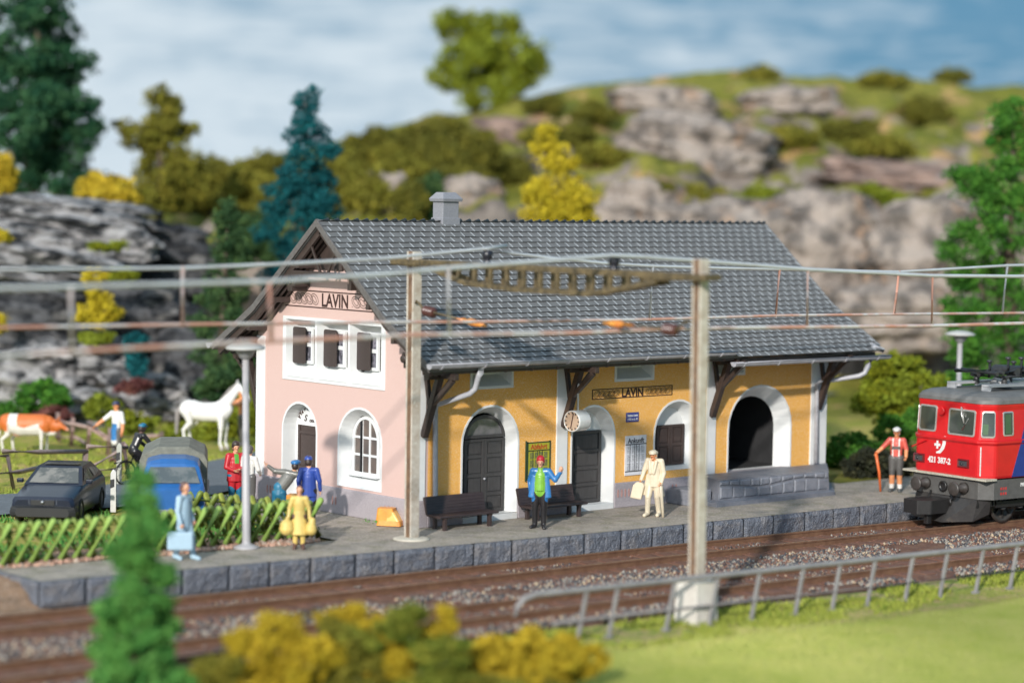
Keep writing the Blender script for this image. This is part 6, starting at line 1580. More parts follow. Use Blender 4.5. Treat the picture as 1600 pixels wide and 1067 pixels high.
m = MB(); lbox(m, .3, LEN-.3, -.95, .95, .42, .74); 
for i in range(8): lbox(m, .05+i*.12, .12+i*.12, .5+.03*i, 1.1, .50, .72)
m.build('underfloor', M_LBLK, loco)
def wheelset(x):
    for y in (-.65, .65): m = MB(); m.lathe(LP(x, y-.065, .50), [(.10, 0), (.36, .0), (.44, .0), (.50, .0), (.50, .10), (.53, .11), (.53, .135), (.42, .135), (.40, .10), (.12, .09)], 30, tuple(LN)); m.build('wheel', mat('wheel_steel', (.10, .09, .08), .35, (.06, .05, .045), 5, metal=.4), loco)
    m = MB()
    for k in range(8): a = math.pi*k/4; m.bar(LP(x, .70, .50), LP(x+.40*math.cos(a), .70, .50+.40*math.sin(a)), .06, .05)
    m.lathe(LP(x, .72, .50), [(.13, 0), (.13, .28), (.10, .36), (0, .38)], 16, tuple(LN)); m.build('axle_box', M_LBLK, loco)
    m = MB()
    for s_ in (-.33, .33):
        for k in range(5): m.lathe(LP(x+s_, .98, .38+k*.075), [(.06, 0), (.105, .02), (.105, .045), (.06, .06)], 14)
    m.build('coil_spring', mat('spring_dark', (.05, .05, .052), .35), loco)
for x in (1.45, 4.2, LEN-4.2, LEN-1.45): wheelset(x)
each('bogie_frame', [lambda m: lbox(m, .75, 4.9, 1.04, 1.12, .46, .62), lambda m: lbox(m, LEN-4.9, LEN-.75, 1.04, 1.12, .46, .62)], M_LBLK, loco)
# ------------------------------------------------------------------ road vehicles
def car_mesh(front, deg, L):       # helper giving local -> world (x ahead, y left)
    a = R_(deg); f = Vector((math.cos(a), math.sin(a), 0)); l = Vector((-f.y, f.x, 0)); c = front-f*L/2
    return lambda x, y, z: c+f*x+l*y+Vector((0, 0, z)), c, f, l
def hull(m, P, secs, smooth=True):
    rings = []
    for x, hw, zb, zt_, rb, rt in secs:
        r = []
        for yy, zz in ((hw-rb, zb), (hw, zb+rb), (hw, (zb+zt_)/2), (hw-.02, zt_-rt), (hw-rt*.9, zt_), (hw*.5, zt_+.012)): r.append((yy, zz))
        full = r+[(-a, b) for a, b in r[::-1]]; rings.append([P(x, a, b) for a, b in full])
    for a, b in zip(rings, rings[1:]): m.loft(a, b, smooth=smooth)
    m.fill(rings[0]); m.fill(rings[-1])
def wheel(t, P, x, y, r, f, l, s):
    m = MB(); m.lathe(P(x, y, r), [(.0, -.09), (r*.7, -.09), (r, -.07), (r, .07), (r*.7, .09), (r*.62, .05)], 22, tuple(l*s), caps=False); w = m.build('wheel', mat('tyre', (.02, .02, .02), .7), t)
    m = MB(); m.lathe(P(x, y, r), [(r*.64, .06), (r*.3, .075), (0, .08)], 16, tuple(l*s), caps=False); m.build('rim', mat('rim_dull', (.10, .10, .11), .4, metal=.5), w)
M_CARB = mat('car_navy', (.006, .010, .026), .28, (.005, .008, .020), 3, .5, coat=.25); M_CGLS = mat('car_glass', (.08, .085, .08), .08, (.20, .19, .17), 2.5, .9, spec=.8); M_CBLK = mat('car_black', (.012, .012, .013), .45); M_CSIL = mat('car_silver', (.45, .46, .48), .3, metal=.5)
fl_, fr_ = onZ(24, 812, .0), onZ(130, 817, .0); FC = (fl_+fr_)/2; HD = math.degrees(math.atan2((fr_-fl_).x*-1, (fr_-fl_).y)) 
vv = (fr_-fl_).normalized(); hd = Vector((vv.y, -vv.x, 0)); hd = hd if hd.dot(FH) < 0 else -hd; HD = math.degrees(math.atan2(hd.y, hd.x))
HD += 9
P_, cc, f_, l_ = car_mesh(FC-(fr_-fl_)*.03-FH*.25, HD, 3.3)
P = lambda x, y, z: P_(x*.93, y, z*.93)
car = thing('parked_car', 'dark blue hatchback car parked behind the light green lattice fence', 'car', tuple(cc)); hw = (fr_-fl_).length/2*.90
m = MB(); hull(m, P, [(2.05, hw-.10, .24, .62, .06, .08), (1.98, hw-.02, .18, .70, .05, .08), (1.4, hw, .18, .80, .04, .10), (.75, hw, .18, .90, .04, .10), (-1.0, hw, .18, .92, .04, .10), (-1.70, hw-.02, .2, .90, .05, .1), (-1.88, hw-.08, .28, .80, .06, .1)]); m.build('body', M_CARB, car)
m = MB()
def gh(x, h, z): return [P(x, a, z) for a in (h, -h)]
rb = [(.92, hw-.06, .88), (.12, hw-.24, 1.30), (-.95, hw-.25, 1.32), (-1.62, hw-.08, .92)]
A = [P(x, h, z) for x, h, z in rb]; B = [P(x, -h, z) for x, h, z in rb]
m.loft(A, B, closed=False); A2 = A; m.fill(A); m.fill(B); m.build('greenhouse', M_CARB, car, bevel=.05, seg=3)
def glass(pts, nm='windscreen'):
    m = MB(); c = sum(pts, Vector())/len(pts); m.fill(pts); m.build(nm, M_CGLS, car)
def q3(a, b, t): return a+(b-a)*t
A0, A1_, B0, B1_ = A[0], A[1], B[0], B[1]; nn = (A1_-A0).cross(B0-A0).normalized(); nn = nn if nn.dot(f_) > 0 else -nn
glass([q3(q3(A0, A1_, .10), q3(B0, B1_, .10), .07)+nn*.012, q3(q3(A0, A1_, .10), q3(B0, B1_, .10), .93)+nn*.012, q3(q3(A0, A1_, .88), q3(B0, B1_, .88), .92)+nn*.012, q3(q3(A0, A1_, .88), q3(B0, B1_, .88), .08)+nn*.012])
for S, sg in ((A, 1), (B, -1)):
    o = l_*sg*.012+Vector((0, 0, .004)); s0, s1, s2, s3 = S
    glass([q3(s0, s1, .22)+(s3-s0)*.10*0+o-f_*.12, q3(s0, s1, .86)+o-f_*.12, q3(s1, s2, .50)+o-Vector((0, 0, .05)), q3(s0, s3, .50)+o+Vector((0, 0, .06))], 'side_window')
    glass([q3(s0, s3, .56)+o+Vector((0, 0, .06)), q3(s1, s2, .56)+o-Vector((0, 0, .05)), q3(s1, s2, .96)+o-Vector((0, 0, .06)), q3(s3, s2, .3)+o+f_*.10], 'side_window')
m = MB(); m.fill([P(.02, hw-.36, 1.335), P(.02, -hw+.36, 1.335), P(-.35, -hw+.36, 1.34), P(-.35, hw-.36, 1.34)]); m.build('sunroof', M_CGLS, car)
m = MB(); hull(m, P, [(2.12, hw-.14, .20, .42, .05, .05), (2.06, hw+.01, .17, .46, .05, .05), (1.75, hw+.02, .17, .46, .05, .05)], False); m.build('bumper', M_CBLK, car)
m = MB(); m.bar(P(2.06, hw-.5, .56), P(2.06, -hw+.5, .56), .02, .12); m.build('grille', M_CBLK, car)
for sg in (-1, 1):
    m = MB(); m.bar(P(2.035, sg*(hw-.46), .57), P(2.0, sg*(hw-.12), .57), .03, .11); m.build('headlight', mat('car_lamp', (.16, .17, .20), .1), car)
    m = MB(); m.box(P(.72, sg*(hw+.07), .97), (.12, .16, .10), R_(HD)); m.build('mirror', M_CARB, car, bevel=.02)
m = MB(); m.lathe(P(2.085, 0, .575), [(0, .01), (.05, .0)], 12, tuple(f_)); m.build('badge', M_CSIL, car)
for x in (1.32, -1.15):
    for sg in (-1, 1): wheel(car, P, x, sg*(hw-.07), .29, f_, l_, sg)
# van with a grey canvas back
VF = foot(272, 57.2); VF.z = 0
P, cc, f_, l_ = car_mesh(VF, math.degrees(math.atan2(-FH.y, -FH.x))+7, 4.0)
van = thing('delivery_truck', 'small blue cab-over truck with grey canvas back behind the lattice fence', 'truck', tuple(cc))
M_VBL = mat('van_blue', (.02, .12, .36), .4, (.015, .10, .30), 4, .5, coat=.3); M_TARP = mat('canvas_grey', (.20, .20, .165), .75, (.145, .145, .12), 5, .6, .5, 18); M_VGR = mat('van_grey', (.24, .25, .27), .5)
w_ = .80
def ringv(x, hw_, z0, z1, r, top=.06):
    pts = [(hw_, z0), (hw_, z1-r), (hw_-r*.3, z1-r*.3), (hw_-r, z1), (hw_*.45, z1+top), (-hw_*.45, z1+top), (-hw_+r, z1), (-hw_+r*.3, z1-r*.3), (-hw_, z1-r), (-hw_, z0)]
    return [P(x, a, b) for a, b in pts]
m = MB(); rr_ = [ringv(2.10, w_-.16, .30, .88, .10, .0), ringv(2.04, w_-.04, .26, .92, .10, .0), ringv(1.95, w_-.01, .25, .96, .10, .0), ringv(1.90, w_-.02, .25, 1.0, .10, .0), ringv(1.62, w_-.13, .25, 1.44, .12, .03), ringv(1.45, w_-.15, .25, 1.52, .14, .05), ringv(.62, w_-.14, .25, 1.54, .14, .05)]
for a, b in zip(rr_, rr_[1:]): m.loft(a, b)
m.fill(rr_[0]); m.fill(rr_[-1]); m.build('cab', M_VBL, van, bevel=.02)
m = MB(); m.fill([P(1.905, w_-.14, 1.02), P(1.905, -w_+.14, 1.02), P(1.655, -w_+.27, 1.38), P(1.655, w_-.27, 1.38)]); 
m.v = [tuple(Vector(v)+f_*.035+Vector((0, 0, .02))) for v in m.v]; m.build('windscreen', mat('van_glass', (.06, .075, .08), .08, (.12, .13, .13), 3, .9, spec=.8), van)
for sg in (-1, 1):
    m = MB(); m.fill([P(1.70, sg*(w_-.02), 1.0), P(.86, sg*(w_-.02), 1.0), P(.86, sg*(w_-.13), 1.36), P(1.50, sg*(w_-.13), 1.36)]); m.build('side_window', mat('van_glass', (.06, .075, .08), .08), van)
    m = MB(); m.lathe(P(2.08, sg*.55, .62), [(0, .03), (.11, .01), (.125, -.02), (.13, -.05)], 16, tuple(f_)); m.build('headlight', mat('van_lamp', (.55, .58, .60), .2), van)
m = MB(); m.bar(P(2.13, .7, .36), P(2.13, -.7, .36), .07, .13); m.build('bumper', M_VGR, van, bevel=.02)
m = MB(); m.bar(P(2.06, .30, .80), P(2.06, -.10, .80), .012, .035); m.build('chrome_strip', M_LWHT, van)
m = MB(); rt_ = [ringv(.55, w_+.02, .62, 1.62, .22, .10), ringv(.50, w_+.03, .60, 1.64, .22, .12), ringv(-.6, w_+.03, .60, 1.60, .22, .10), ringv(-2.08, w_+.02, .60, 1.62, .22, .12)]
for a, b in zip(rt_, rt_[1:]): m.loft(a, b)
m.fill(rt_[0]); m.fill(rt_[-1]); m.build('canvas_cover', M_TARP, van, bevel=.025)
m = MB()
for a, b in ((P(-2.1, -w_, .5), P(.58, w_, .66)),): 
    m.box(P(-.76, 0, .56), (2.72, 2*w_+.14, .16), R_(math.degrees(math.atan2(f_.y, f_.x))))
m.build('load_bed', M_VGR, van, bevel=.015)
m = MB(); m.box(P(-.3, 0, .38), (3.9, .9, .16), math.atan2(f_.y, f_.x)); m.build('chassis', M_CBLK, van)
for x in (1.15, -1.25):
    for sg in (-1, 1): wheel(van, P, x, sg*(w_-.10), .30, f_, l_, sg)
# ------------------------------------------------------------------ rocks
def rock_mat(name, a, b, c, sc=1.0, zs=2.6):
    m = bpy.data.materials.new(name); m.use_nodes = True; nt = m.node_tree; N = nt.nodes; L = nt.links; p = N['Principled BSDF']; p.inputs['Roughness'].default_value = .8; p.inputs['Specular IOR Level'].default_value = .3
    tc = N.new('ShaderNodeTexCoord'); mp = N.new('ShaderNodeMapping'); mp.inputs['Scale'].default_value = (1, 1, zs); mp.inputs['Rotation'].default_value = (R_(10), R_(14), 0); L.new(tc.outputs['Object'], mp.inputs[0])
    def noise(s, d=6, r=.68):
        n = N.new('ShaderNodeTexNoise'); n.inputs['Scale'].default_value = s*sc; n.inputs['Detail'].default_value = d; n.inputs['Roughness'].default_value = r; n.inputs['Distortion'].default_value = .4; L.new(mp.outputs[0], n.inputs['Vector']); return n.outputs[0]
    def ramp(f, lo, hi):
        n = N.new('ShaderNodeMapRange'); n.interpolation_type = 'SMOOTHSTEP'; L.new(f, n.inputs[0]); n.inputs[1].default_value = lo; n.inputs[2].default_value = hi; return n.outputs[0]
    def mix(f, x, y):
        n = N.new('ShaderNodeMix'); n.data_type = 'RGBA'; L.new(f, n.inputs[0])
        for i, v in ((6, x), (7, y)):
            if isinstance(v, tuple): n.inputs[i].default_value = (*v, 1)
            else: L.new(v, n.inputs[i])
        return n.outputs[2]
    col = mix(ramp(noise(.9), .40, .60), a, b); col = mix(ramp(noise(.45, 4), .54, .66), col, c)
    L.new(col, p.inputs['Base Color'])
    bp = N.new('ShaderNodeBump'); bp.inputs['Strength'].default_value = .9; bp.inputs['Distance'].default_value = .12; L.new(noise(2.4, 8, .75), bp.inputs['Height']); L.new(bp.outputs[0], p.inputs['Normal'])
    return m
M_RKL = rock_mat('rock_slate', (.36, .35, .35), (.014, .016, .019), (.50, .47, .46))
M_RKD = rock_mat('rock_dark', (.10, .10, .105), (.012, .013, .016), (.20, .19, .18))
M_RKW = rock_mat('rock_warm', (.34, .285, .245), (.11, .095, .085), (.34, .225, .15), .8, .9)
_ico = None
def ico(sub):
    bm = bmesh.new(); bmesh.ops.create_icosphere(bm, subdivisions=sub, radius=1); V = np.array([v.co[:] for v in bm.verts]); F = np.array([[v.index for v in f.verts] for f in bm.faces]); bm.free(); return V, F
ICO5 = ico(5); ICO4 = ico(4)
def rock(label, c, size, m, seed, tilt=0, rz=0, rough=.35, strata=.12, group=None, name='rock_outcrop'):
    V, F = ICO5; P = V.copy()
    n1 = fbm(P*1.3+seed*3.7, 4)-.5; n2 = np.abs(fbm(P*np.array([1.6, 1.6, 4.2])+seed*5.1, 4)-.5)
    # blocky: push towards a box, then cut ledges
    k = np.max(np.abs(P), axis=1, keepdims=True); P = P*(1-.35)+P/k*.35*.82
    r = 1+n1*rough*2.2-n2*.55
    cr = fbm(P*np.array([2.4, 2.4, 3.2])+seed*2.3, 3); r = r-.13*np.clip(1-np.abs(cr-.5)*16, 0, 1)
    P = P*r[:, None]
    led = np.round(P[:, 2]*4.5+n1*2)/4.5; P[:, :2] *= (1+strata*np.sin(led*9.0+seed))[:, None]
    P = P*np.array(size)/1.0
    M = np.array((Matrix.Rotation(rz, 3, 'Z') @ Matrix.Rotation(tilt, 3, 'Y')))
    P = P @ M.T+np.array(c)
    o = np_mesh(name, P, F, m, None); o.data.update()
    o.location = (0, 0, 0)
    me = o.data; me.transform(Matrix.Translation(-Vector(c))); o.location = c
    return tag(o, label, 'rock', group)
def hit(px, py, d0=84, d1=140):
    t = np.arange(d0, d1, .2); r = ray(px, py)/F_PX; X = CAM_C.x+r.x*t; Y = CAM_C.y+r.y*t; Z = CAM_C.z+r.z*t; g = ground_z(X, Y)
    k = np.nonzero(Z < g)[0]; return float(t[k[0]]) if len(k) else None
VR = math.atan2(RH.y, RH.x)
def rock_px(label, px, py, wpx, hpx, dep, m, seed, tilt=0, depth_m=None, hug=False, **k):
    if hug: dep = (hit(px, py) or dep)+.25*(depth_m or wpx*dep/F_PX/3)*0
    c = atD(px, py, dep); s = dep/F_PX; return rock(label, c, (wpx*s/2*1.05, depth_m or wpx*s/3, hpx*s/2*1.1), m, seed, R_(tilt), VR, **k)
gl = 'slate grey rocks of the left cliff'
LR = [('pale topped slab highest on the left cliff, under the big dark tree', 95, 338, 300, 62, 88, M_RKL, 1, 5), ('long slanting slab in the left cliff just below the highest slab', 60, 385, 330, 80, 87, M_RKL, 2, 9),
      ('pale ledge at the left edge of the picture, low in the slanting slabs', 10, 420, 260, 60, 86, M_RKL, 3, 7), ('rounded pale boulder right of the slanting slabs', 195, 385, 110, 70, 86.5, M_RKL, 4, 12),
      ('dark bluff at the right end of the left cliff', 262, 415, 150, 130, 89, M_RKD, 5, 4), ('dark block behind the small yellow tree', 205, 500, 190, 130, 86, M_RKD, 6, -4), ('black cleft rock at the left edge of the cliff foot', 50, 500, 200, 130, 85, M_RKD, 7, 6),
      ('grey block at the cliff foot behind the cow', 40, 590, 200, 120, 84, M_RKL, 8, 0), ('grey boulder at the cliff foot between cow and horse', 230, 620, 150, 90, 83, M_RKL, 9, 5), ('mossy ledge rock below the yellow tree', 160, 560, 150, 60, 84, M_RKL, 10, -3),
      ('dark rock beside the teal bush', 300, 560, 140, 130, 85, M_RKD, 12, 3), ('dark rock low behind the white horse', 345, 610, 120, 110, 84, M_RKD, 13, 0), ('grey rock at the foot of the cliff behind the farmer', 130, 640, 120, 70, 82, M_RKL, 14, 0)]
for r_ in LR: rock_px(*r_, group=gl)
M_RKP = rock_mat('rock_pinkish', (.30, .21, .17), (.12, .085, .075), (.25, .235, .24), .8)
gr = 'warm grey boulders on the right hillside'
RR = [('large pale boulder on the hillside right of the yellow tree', 1095, 240, 270, 110, 119, M_RKW, 21, 7), ('long grey boulder highest on the hillside', 1235, 165, 170, 62, 128, M_RKW, 22, -5), ('pale boulder on the hill crest, left of the long one', 1030, 165, 170, 60, 127, M_RKW, 23, 4),
      ('grey cliff rock rising behind the right end of the station roof', 1120, 370, 330, 130, 106, M_RKW, 24, 0), ('tall cliff rock above the roof corner', 1290, 400, 220, 210, 104, M_RKW, 25, 6), ('broad grey cliff rock left of the right-hand tree', 1440, 400, 250, 190, 103, M_RKW, 26, -6),
      ('pinkish rock ledge above the broad cliff rock', 1400, 285, 260, 70, 109, M_RKP, 27, 3), ('shaded cliff foot right of the station roof', 1400, 500, 260, 110, 100, M_RKW, 28, 0),
      ('pale rock behind the chimney', 730, 320, 110, 90, 104, M_RKW, 29, 0), ('pale rock on the slope left of the chimney', 600, 320, 80, 100, 106, M_RKW, 30, 0), ('pinkish rock under the hilltop tree', 790, 215, 130, 60, 121, M_RKP, 31, 5), ('grey rock left of the tall cliff rock', 1010, 330, 150, 110, 108, M_RKW, 32, 0), ('pale rock between yellow tree and roof ridge', 960, 345, 120, 60, 104, M_RKW, 33, 0)]
for r_ in RR: rock_px(*r_, group=gr, strata=.07, hug=r_[5] > 105)
# ------------------------------------------------------------------ trees and bushes of foam flock
def leafm(n, a, b): return mat('foliage_'+n, a, .8, b, 1.4, .7, spec=.2)
LC = dict(dark=(leafm('dark', (.008, .05, .024), (.02, .07, .03)), leafm('dark_tip', (.03, .10, .04), (.05, .12, .05))),
          olive=(leafm('olive', (.10, .105, .012), (.17, .15, .02)), leafm('olive_tip', (.26, .22, .03), (.16, .165, .02))),
          teal=(leafm('teal', (.003, .06, .07), (.006, .085, .095)), leafm('teal_tip', (.01, .13, .14), (.006, .085, .095))),
          fir=(leafm('fir', (.02, .058, .022), (.04, .085, .028)), leafm('fir_tip', (.08, .14, .04), (.045, .09, .03))),
          lime=(leafm('lime', (.10, .135, .006), (.19, .20, .01)), leafm('lime_tip', (.24, .28, .03), (.16, .20, .015))),
          yellow=(leafm('yellow', (.36, .28, .012), (.46, .36, .02)), leafm('yellow_tip', (.62, .48, .03), (.45, .36, .02))),
          green=(leafm('green', (.025, .11, .010), (.05, .15, .018)), leafm('green_tip', (.09, .24, .025), (.05, .15, .018))),
          hill=(leafm('hill', (.075, .08, .010), (.125, .115, .018)), leafm('hill_tip', (.17, .15, .02), (.11, .11, .014))),
          mustard=(leafm('mustard', (.30, .21, .012), (.44, .31, .018)), leafm('mustard_tip', (.62, .44, .035), (.34, .27, .02))),
          turf=(leafm('turf', (.32, .34, .07), (.42, .41, .12)), leafm('turf_tip', (.50, .46, .17), (.30, .36, .08))),
          moss=(leafm('moss', (.08, .12, .012), (.14, .16, .02)), leafm('moss_tip', (.30, .29, .04), (.14, .16, .02))),
          grass=(leafm('tuft', (.16, .22, .03), (.28, .30, .05)), leafm('tuft_tip', (.36, .38, .07), (.24, .28, .04))),
          bright=(leafm('bright', (.045, .17, .035), (.09, .25, .05)), leafm('bright_tip', (.13, .30, .07), (.08, .22, .04))),
          blackish=(leafm('blackish', (.018, .022, .014), (.03, .032, .018)), leafm('blackish_tip', (.05, .05, .025), (.03, .035, .018))),
          plum=(leafm('plum', (.10, .035, .035), (.15, .05, .045)), leafm('plum_tip', (.2, .08, .06), (.14, .05, .05))))
M_TRUNK = mat('trunk_brown', (.12, .085, .06), .8, (.08, .055, .04), 5, .6, .5, 20)
def leaves(blobs, leaf, dens, seed, clump=.42):
    """blobs: (centre, radii) in metres; leaf-sized triangles gathered in clumps over each blob"""
    rs = np.random.RandomState(seed); Vs = []; Ms = []
    for c, r in blobs:
        c = np.array(c); r = np.array(r); area = 4*math.pi*(np.prod(r)**(2/3)); nc = max(6, int(area*2.2/(clump**2)*.55))
        d = rs.normal(size=(nc, 3)); d /= np.linalg.norm(d, axis=1)[:, None]; rad = rs.uniform(.42, 1.04, nc)**.6
        cc = c+d*r*rad[:, None]
        n = max(30, int(area*dens/nc)); cs = clump*rs.uniform(.5, 1.15, nc)
        o = rs.normal(size=(nc, n, 3)); o /= np.linalg.norm(o, axis=2)[..., None]; o *= (rs.uniform(.2, 1, (nc, n, 1))**.5)*cs[:, None, None]*.75; o[..., 2] *= .8
        p = (cc[:, None]+o).reshape(-1, 3); m_ = len(p)
        a = rs.normal(size=(m_, 3)); a /= np.linalg.norm(a, axis=1)[:, None]; b = rs.normal(size=(m_, 3)); b -= a*(a*b).sum(1)[:, None]; b /= np.linalg.norm(b, axis=1)[:, None]
        s = leaf*rs.uniform(.6, 1.4, (m_, 1)); Vs.append(np.stack([p-a*s*.6, p+a*s*.6-b*s*.25, p+b*s*.95], 1).reshape(-1, 3)); Ms.append(np.repeat(rs.rand(nc) < .42, n))
    V = np.concatenate(Vs); F = np.arange(len(V)).reshape(-1, 3); return V, F, np.concatenate(Ms).astype(np.int32)
def tree(name, label, blobs_px, dep, col, base=None, leaf=.11, dens=130, seed=1, group=None, trunk=True, cat='tree', tr=.16, spread=.5, clump=.45, limbs=True):
    s = dep/F_PX; rs = random.Random(seed); B = []
    for px, py, rx, ry in blobs_px:
        c = atD(px, py, dep+rs.uniform(-1, 1)*min(rx, ry)*s*spread); B.append((c, (rx*s, max(rx, ry)*s*.8, ry*s)))
    if base is None: lowest = max(blobs_px, key=lambda b: b[1]+b[3]); bp = atD(lowest[0], lowest[1]+lowest[3], dep); base = Vector((bp.x, bp.y, bp.z-.6))
    t = thing(name, label, cat, tuple(base), 0, group)
    BB = []
    for c, r in B:
        BB.append((tuple(c), tuple(x*.90 for x in r)))
        for _ in range(4):
            a = rs.uniform(0, 6.28); u_ = rs.uniform(-.6, .9); k = rs.uniform(.30, .50); q = math.sqrt(1-u_*u_)
            BB.append(((c.x+r[0]*q*math.cos(a)*.85, c.y+r[0]*q*math.sin(a)*.85, c.z+r[2]*u_*.85), tuple(x*k for x in r)))
    V, F, mi = leaves(BB, leaf, dens, seed, clump)
    np_mesh('crown' if trunk else 'foliage', V, F, LC[col], t, mi=mi)
    if trunk:
        m = MB(); topb = min(blobs_px, key=lambda b: b[1]); tp = atD(topb[0], topb[1], dep); mid_ = (base+tp)/2+Vector((rs.uniform(-.2, .2), 0, 0)); m.tube([base-Vector((0, 0, .3)), base+(mid_-base)*.5, mid_, tp], [tr*1.25, tr, tr*.7, tr*.2], 8)
        if limbs:
            for c, r in B: k = rs.uniform(.25, .6); q = base+(tp-base)*k; m.tube([q, (q+c)/2-Vector((0, 0, .1)), c], [tr*.45, tr*.3, tr*.12], 6)
        m.build('trunk', M_TRUNK, t)
    return t
def gbase(px, dep, dz=0):
    q = atD(px, 400, dep); z = float(ground_z(np.array([q.x]), np.array([q.y]))[0]); return Vector((q.x, q.y, z+dz))
tree('broadleaf_tree', 'big dark green tree at the top left above the grey cliff', [(20, 60, 90, 80), (90, 105, 52, 46), (30, 190, 95, 60), (128, 218, 34, 38), (95, 275, 66, 36), (10, 270, 60, 45), (60, 15, 46, 40), (118, 165, 30, 24), (75, 230, 60, 40), (40, 130, 70, 60)], 96, 'dark', gbase(40, 96), .12, 60, 2, tr=.3, clump=.5)
tree('broadleaf_tree', 'olive yellow tree with a narrow top between dark tree and teal conifer', [(255, 165, 24, 32), (250, 205, 38, 28), (215, 215, 35, 25), (278, 210, 26, 16), (245, 250, 34, 34), (245, 300, 45, 38), (295, 265, 36, 30)], 98, 'olive', gbase(250, 98), .11, 80, 3, clump=.42)
tree('conifer_tree', 'teal blue conifer rising behind the left roof slope', [(477, 160, 18, 26), (478, 200, 34, 24), (480, 240, 42, 26), (478, 275, 50, 24), (470, 310, 56, 30), (500, 335, 46, 34), (450, 352, 50, 34), (490, 385, 60, 40), (470, 430, 60, 40)], 84, 'teal', gbase(478, 84), .075, 270, 4, clump=.36)
tree('conifer_tree', 'dark green small conifer left of the pink gable', [(356, 335, 16, 26), (356, 375, 26, 26), (354, 415, 34, 28), (352, 460, 42, 32), (350, 510, 50, 36), (352, 560, 44, 36)], 80, 'fir', gbase(352, 80), .07, 270, 5, clump=.32)
tree('broadleaf_tree', 'lime green tree standing alone on the hill crest', [(712, 48, 36, 34), (770, 50, 42, 36), (735, 95, 58, 40), (815, 85, 36, 34), (760, 145, 48, 30), (700, 120, 30, 28), (835, 112, 22, 20), (790, 120, 40, 30)], 124, 'lime', gbase(742, 124), .15, 60, 6, tr=.28, clump=.6)
tree('broadleaf_tree', 'bright yellow tree behind the station roof', [(852, 225, 24, 30), (872, 250, 30, 26), (880, 295, 44, 34), (850, 320, 40, 28), (905, 315, 28, 28), (870, 350, 56, 40), (880, 400, 60, 40)], 86, 'yellow', gbase(870, 86), .075, 240, 7, clump=.36)
tree('broadleaf_tree', 'leafy green tree at the right edge of the picture', [(1585, 180, 30, 34), (1590, 230, 44, 40), (1510, 285, 34, 24), (1560, 290, 50, 40), (1590, 350, 60, 50), (1500, 385, 48, 38), (1550, 430, 66, 40), (1500, 480, 40, 30), (1590, 500, 56, 50), (1530, 540, 50, 40), (1585, 590, 60, 50)], 82, 'green', gbase(1580, 82), .08, 250, 8, tr=.25, clump=.4)
tree('garden_bush', 'yellow green bush right of the station behind the hiker', [(1400, 590, 50, 46), (1440, 610, 36, 36), (1370, 620, 36, 32), (1405, 640, 56, 34)], 77, 'yellow' if False else 'lime', gbase(1402, 77), .09, 150, 9, trunk=False, cat='bush', clump=.32)
gbu = 'bushes at the back of the platform beyond the station'
for k, (lb, bl, dp, cl) in enumerate([('green low bush right of the loading dock', [(1330, 700, 50, 24), (1300, 715, 30, 18)], 73, 'green'), ('green bush behind the hiker in the red shirt', [(1400, 672, 44, 24), (1440, 660, 36, 26)], 74.5, 'green'),
        ('blackish thorny bush left of the hiker', [(1355, 725, 34, 27), (1385, 730, 25, 25)], 70.6, 'blackish'), ('green bush above the locomotive roof behind the lamp', [(1500, 610, 50, 36), (1550, 620, 50, 34)], 79, 'green'), ('dark bush directly left of the locomotive cab', [(1410, 722, 22, 26)], 70.8, 'blackish')]):
    tree('low_bush', lb, bl, dp, cl, gbase(bl[0][0], dp), .075, 190, 40+k, gbu, trunk=False, cat='bush', clump=.24)
gsh = 'shrubs scattered over the hill'
HS = [(330, 275, 60, 34, 112, 'hill'), (400, 275, 60, 34, 112, 'olive'), (440, 262, 40, 26, 114, 'hill'), (560, 245, 50, 34, 118, 'hill'), (600, 225, 50, 26, 120, 'hill'), (660, 220, 50, 32, 121, 'hill'), (640, 275, 60, 40, 113, 'olive'), (690, 250, 46, 40, 115, 'hill'), (745, 240, 42, 46, 112, 'hill'), (740, 290, 34, 30, 107, 'hill'),
      (560, 300, 60, 44, 108, 'olive'), (520, 270, 46, 40, 112, 'olive'), (900, 215, 44, 26, 118, 'hill'), (930, 180, 36, 22, 124, 'hill'), (1185, 118, 28, 14, 134, 'olive'), (1440, 178, 54, 28, 129, 'hill'), (1490, 120, 26, 12, 135, 'hill'), (1380, 125, 40, 10, 136, 'olive'), (1330, 205, 50, 20, 122, 'hill'), (1240, 215, 44, 20, 119, 'olive'), (1302, 345, 24, 50, 99.5, 'hill'), (1300, 430, 20, 60, 98.5, 'olive'),
      (1370, 320, 50, 30, 108, 'lime'), (1100, 315, 50, 26, 110, 'olive'), (1190, 310, 60, 20, 110, 'lime'), (640, 320, 26, 50, 102, 'hill'), (672, 310, 22, 44, 99, 'fir'), (300, 300, 50, 40, 100, 'olive'), (160, 295, 44, 26, 93, 'mustard'), (175, 310, 34, 20, 92, 'mustard'), (390, 310, 60, 50, 98, 'olive'), (400, 370, 40, 50, 94, 'fir'), (1020, 300, 30, 22, 111, 'hill'), (700, 200, 40, 20, 123, 'hill'), (850, 165, 30, 14, 126, 'hill'), (1150, 345, 60, 16, 107, 'lime'), (790, 265, 50, 26, 112, 'hill'), (845, 215, 30, 24, 117, 'olive'), (610, 250, 40, 24, 116, 'olive'), (690, 285, 40, 34, 108, 'hill'), (1255, 340, 40, 24, 104, 'olive'), (1385, 230, 60, 16, 119, 'olive'), (940, 245, 50, 22, 114, 'olive'), (1440, 330, 30, 26, 105, 'hill'), (1385, 440, 16, 30, 99, 'olive'), (1345, 372, 26, 16, 101, 'hill'), (1410, 352, 36, 13, 101, 'lime'), (1448, 480, 24, 18, 98, 'hill')]
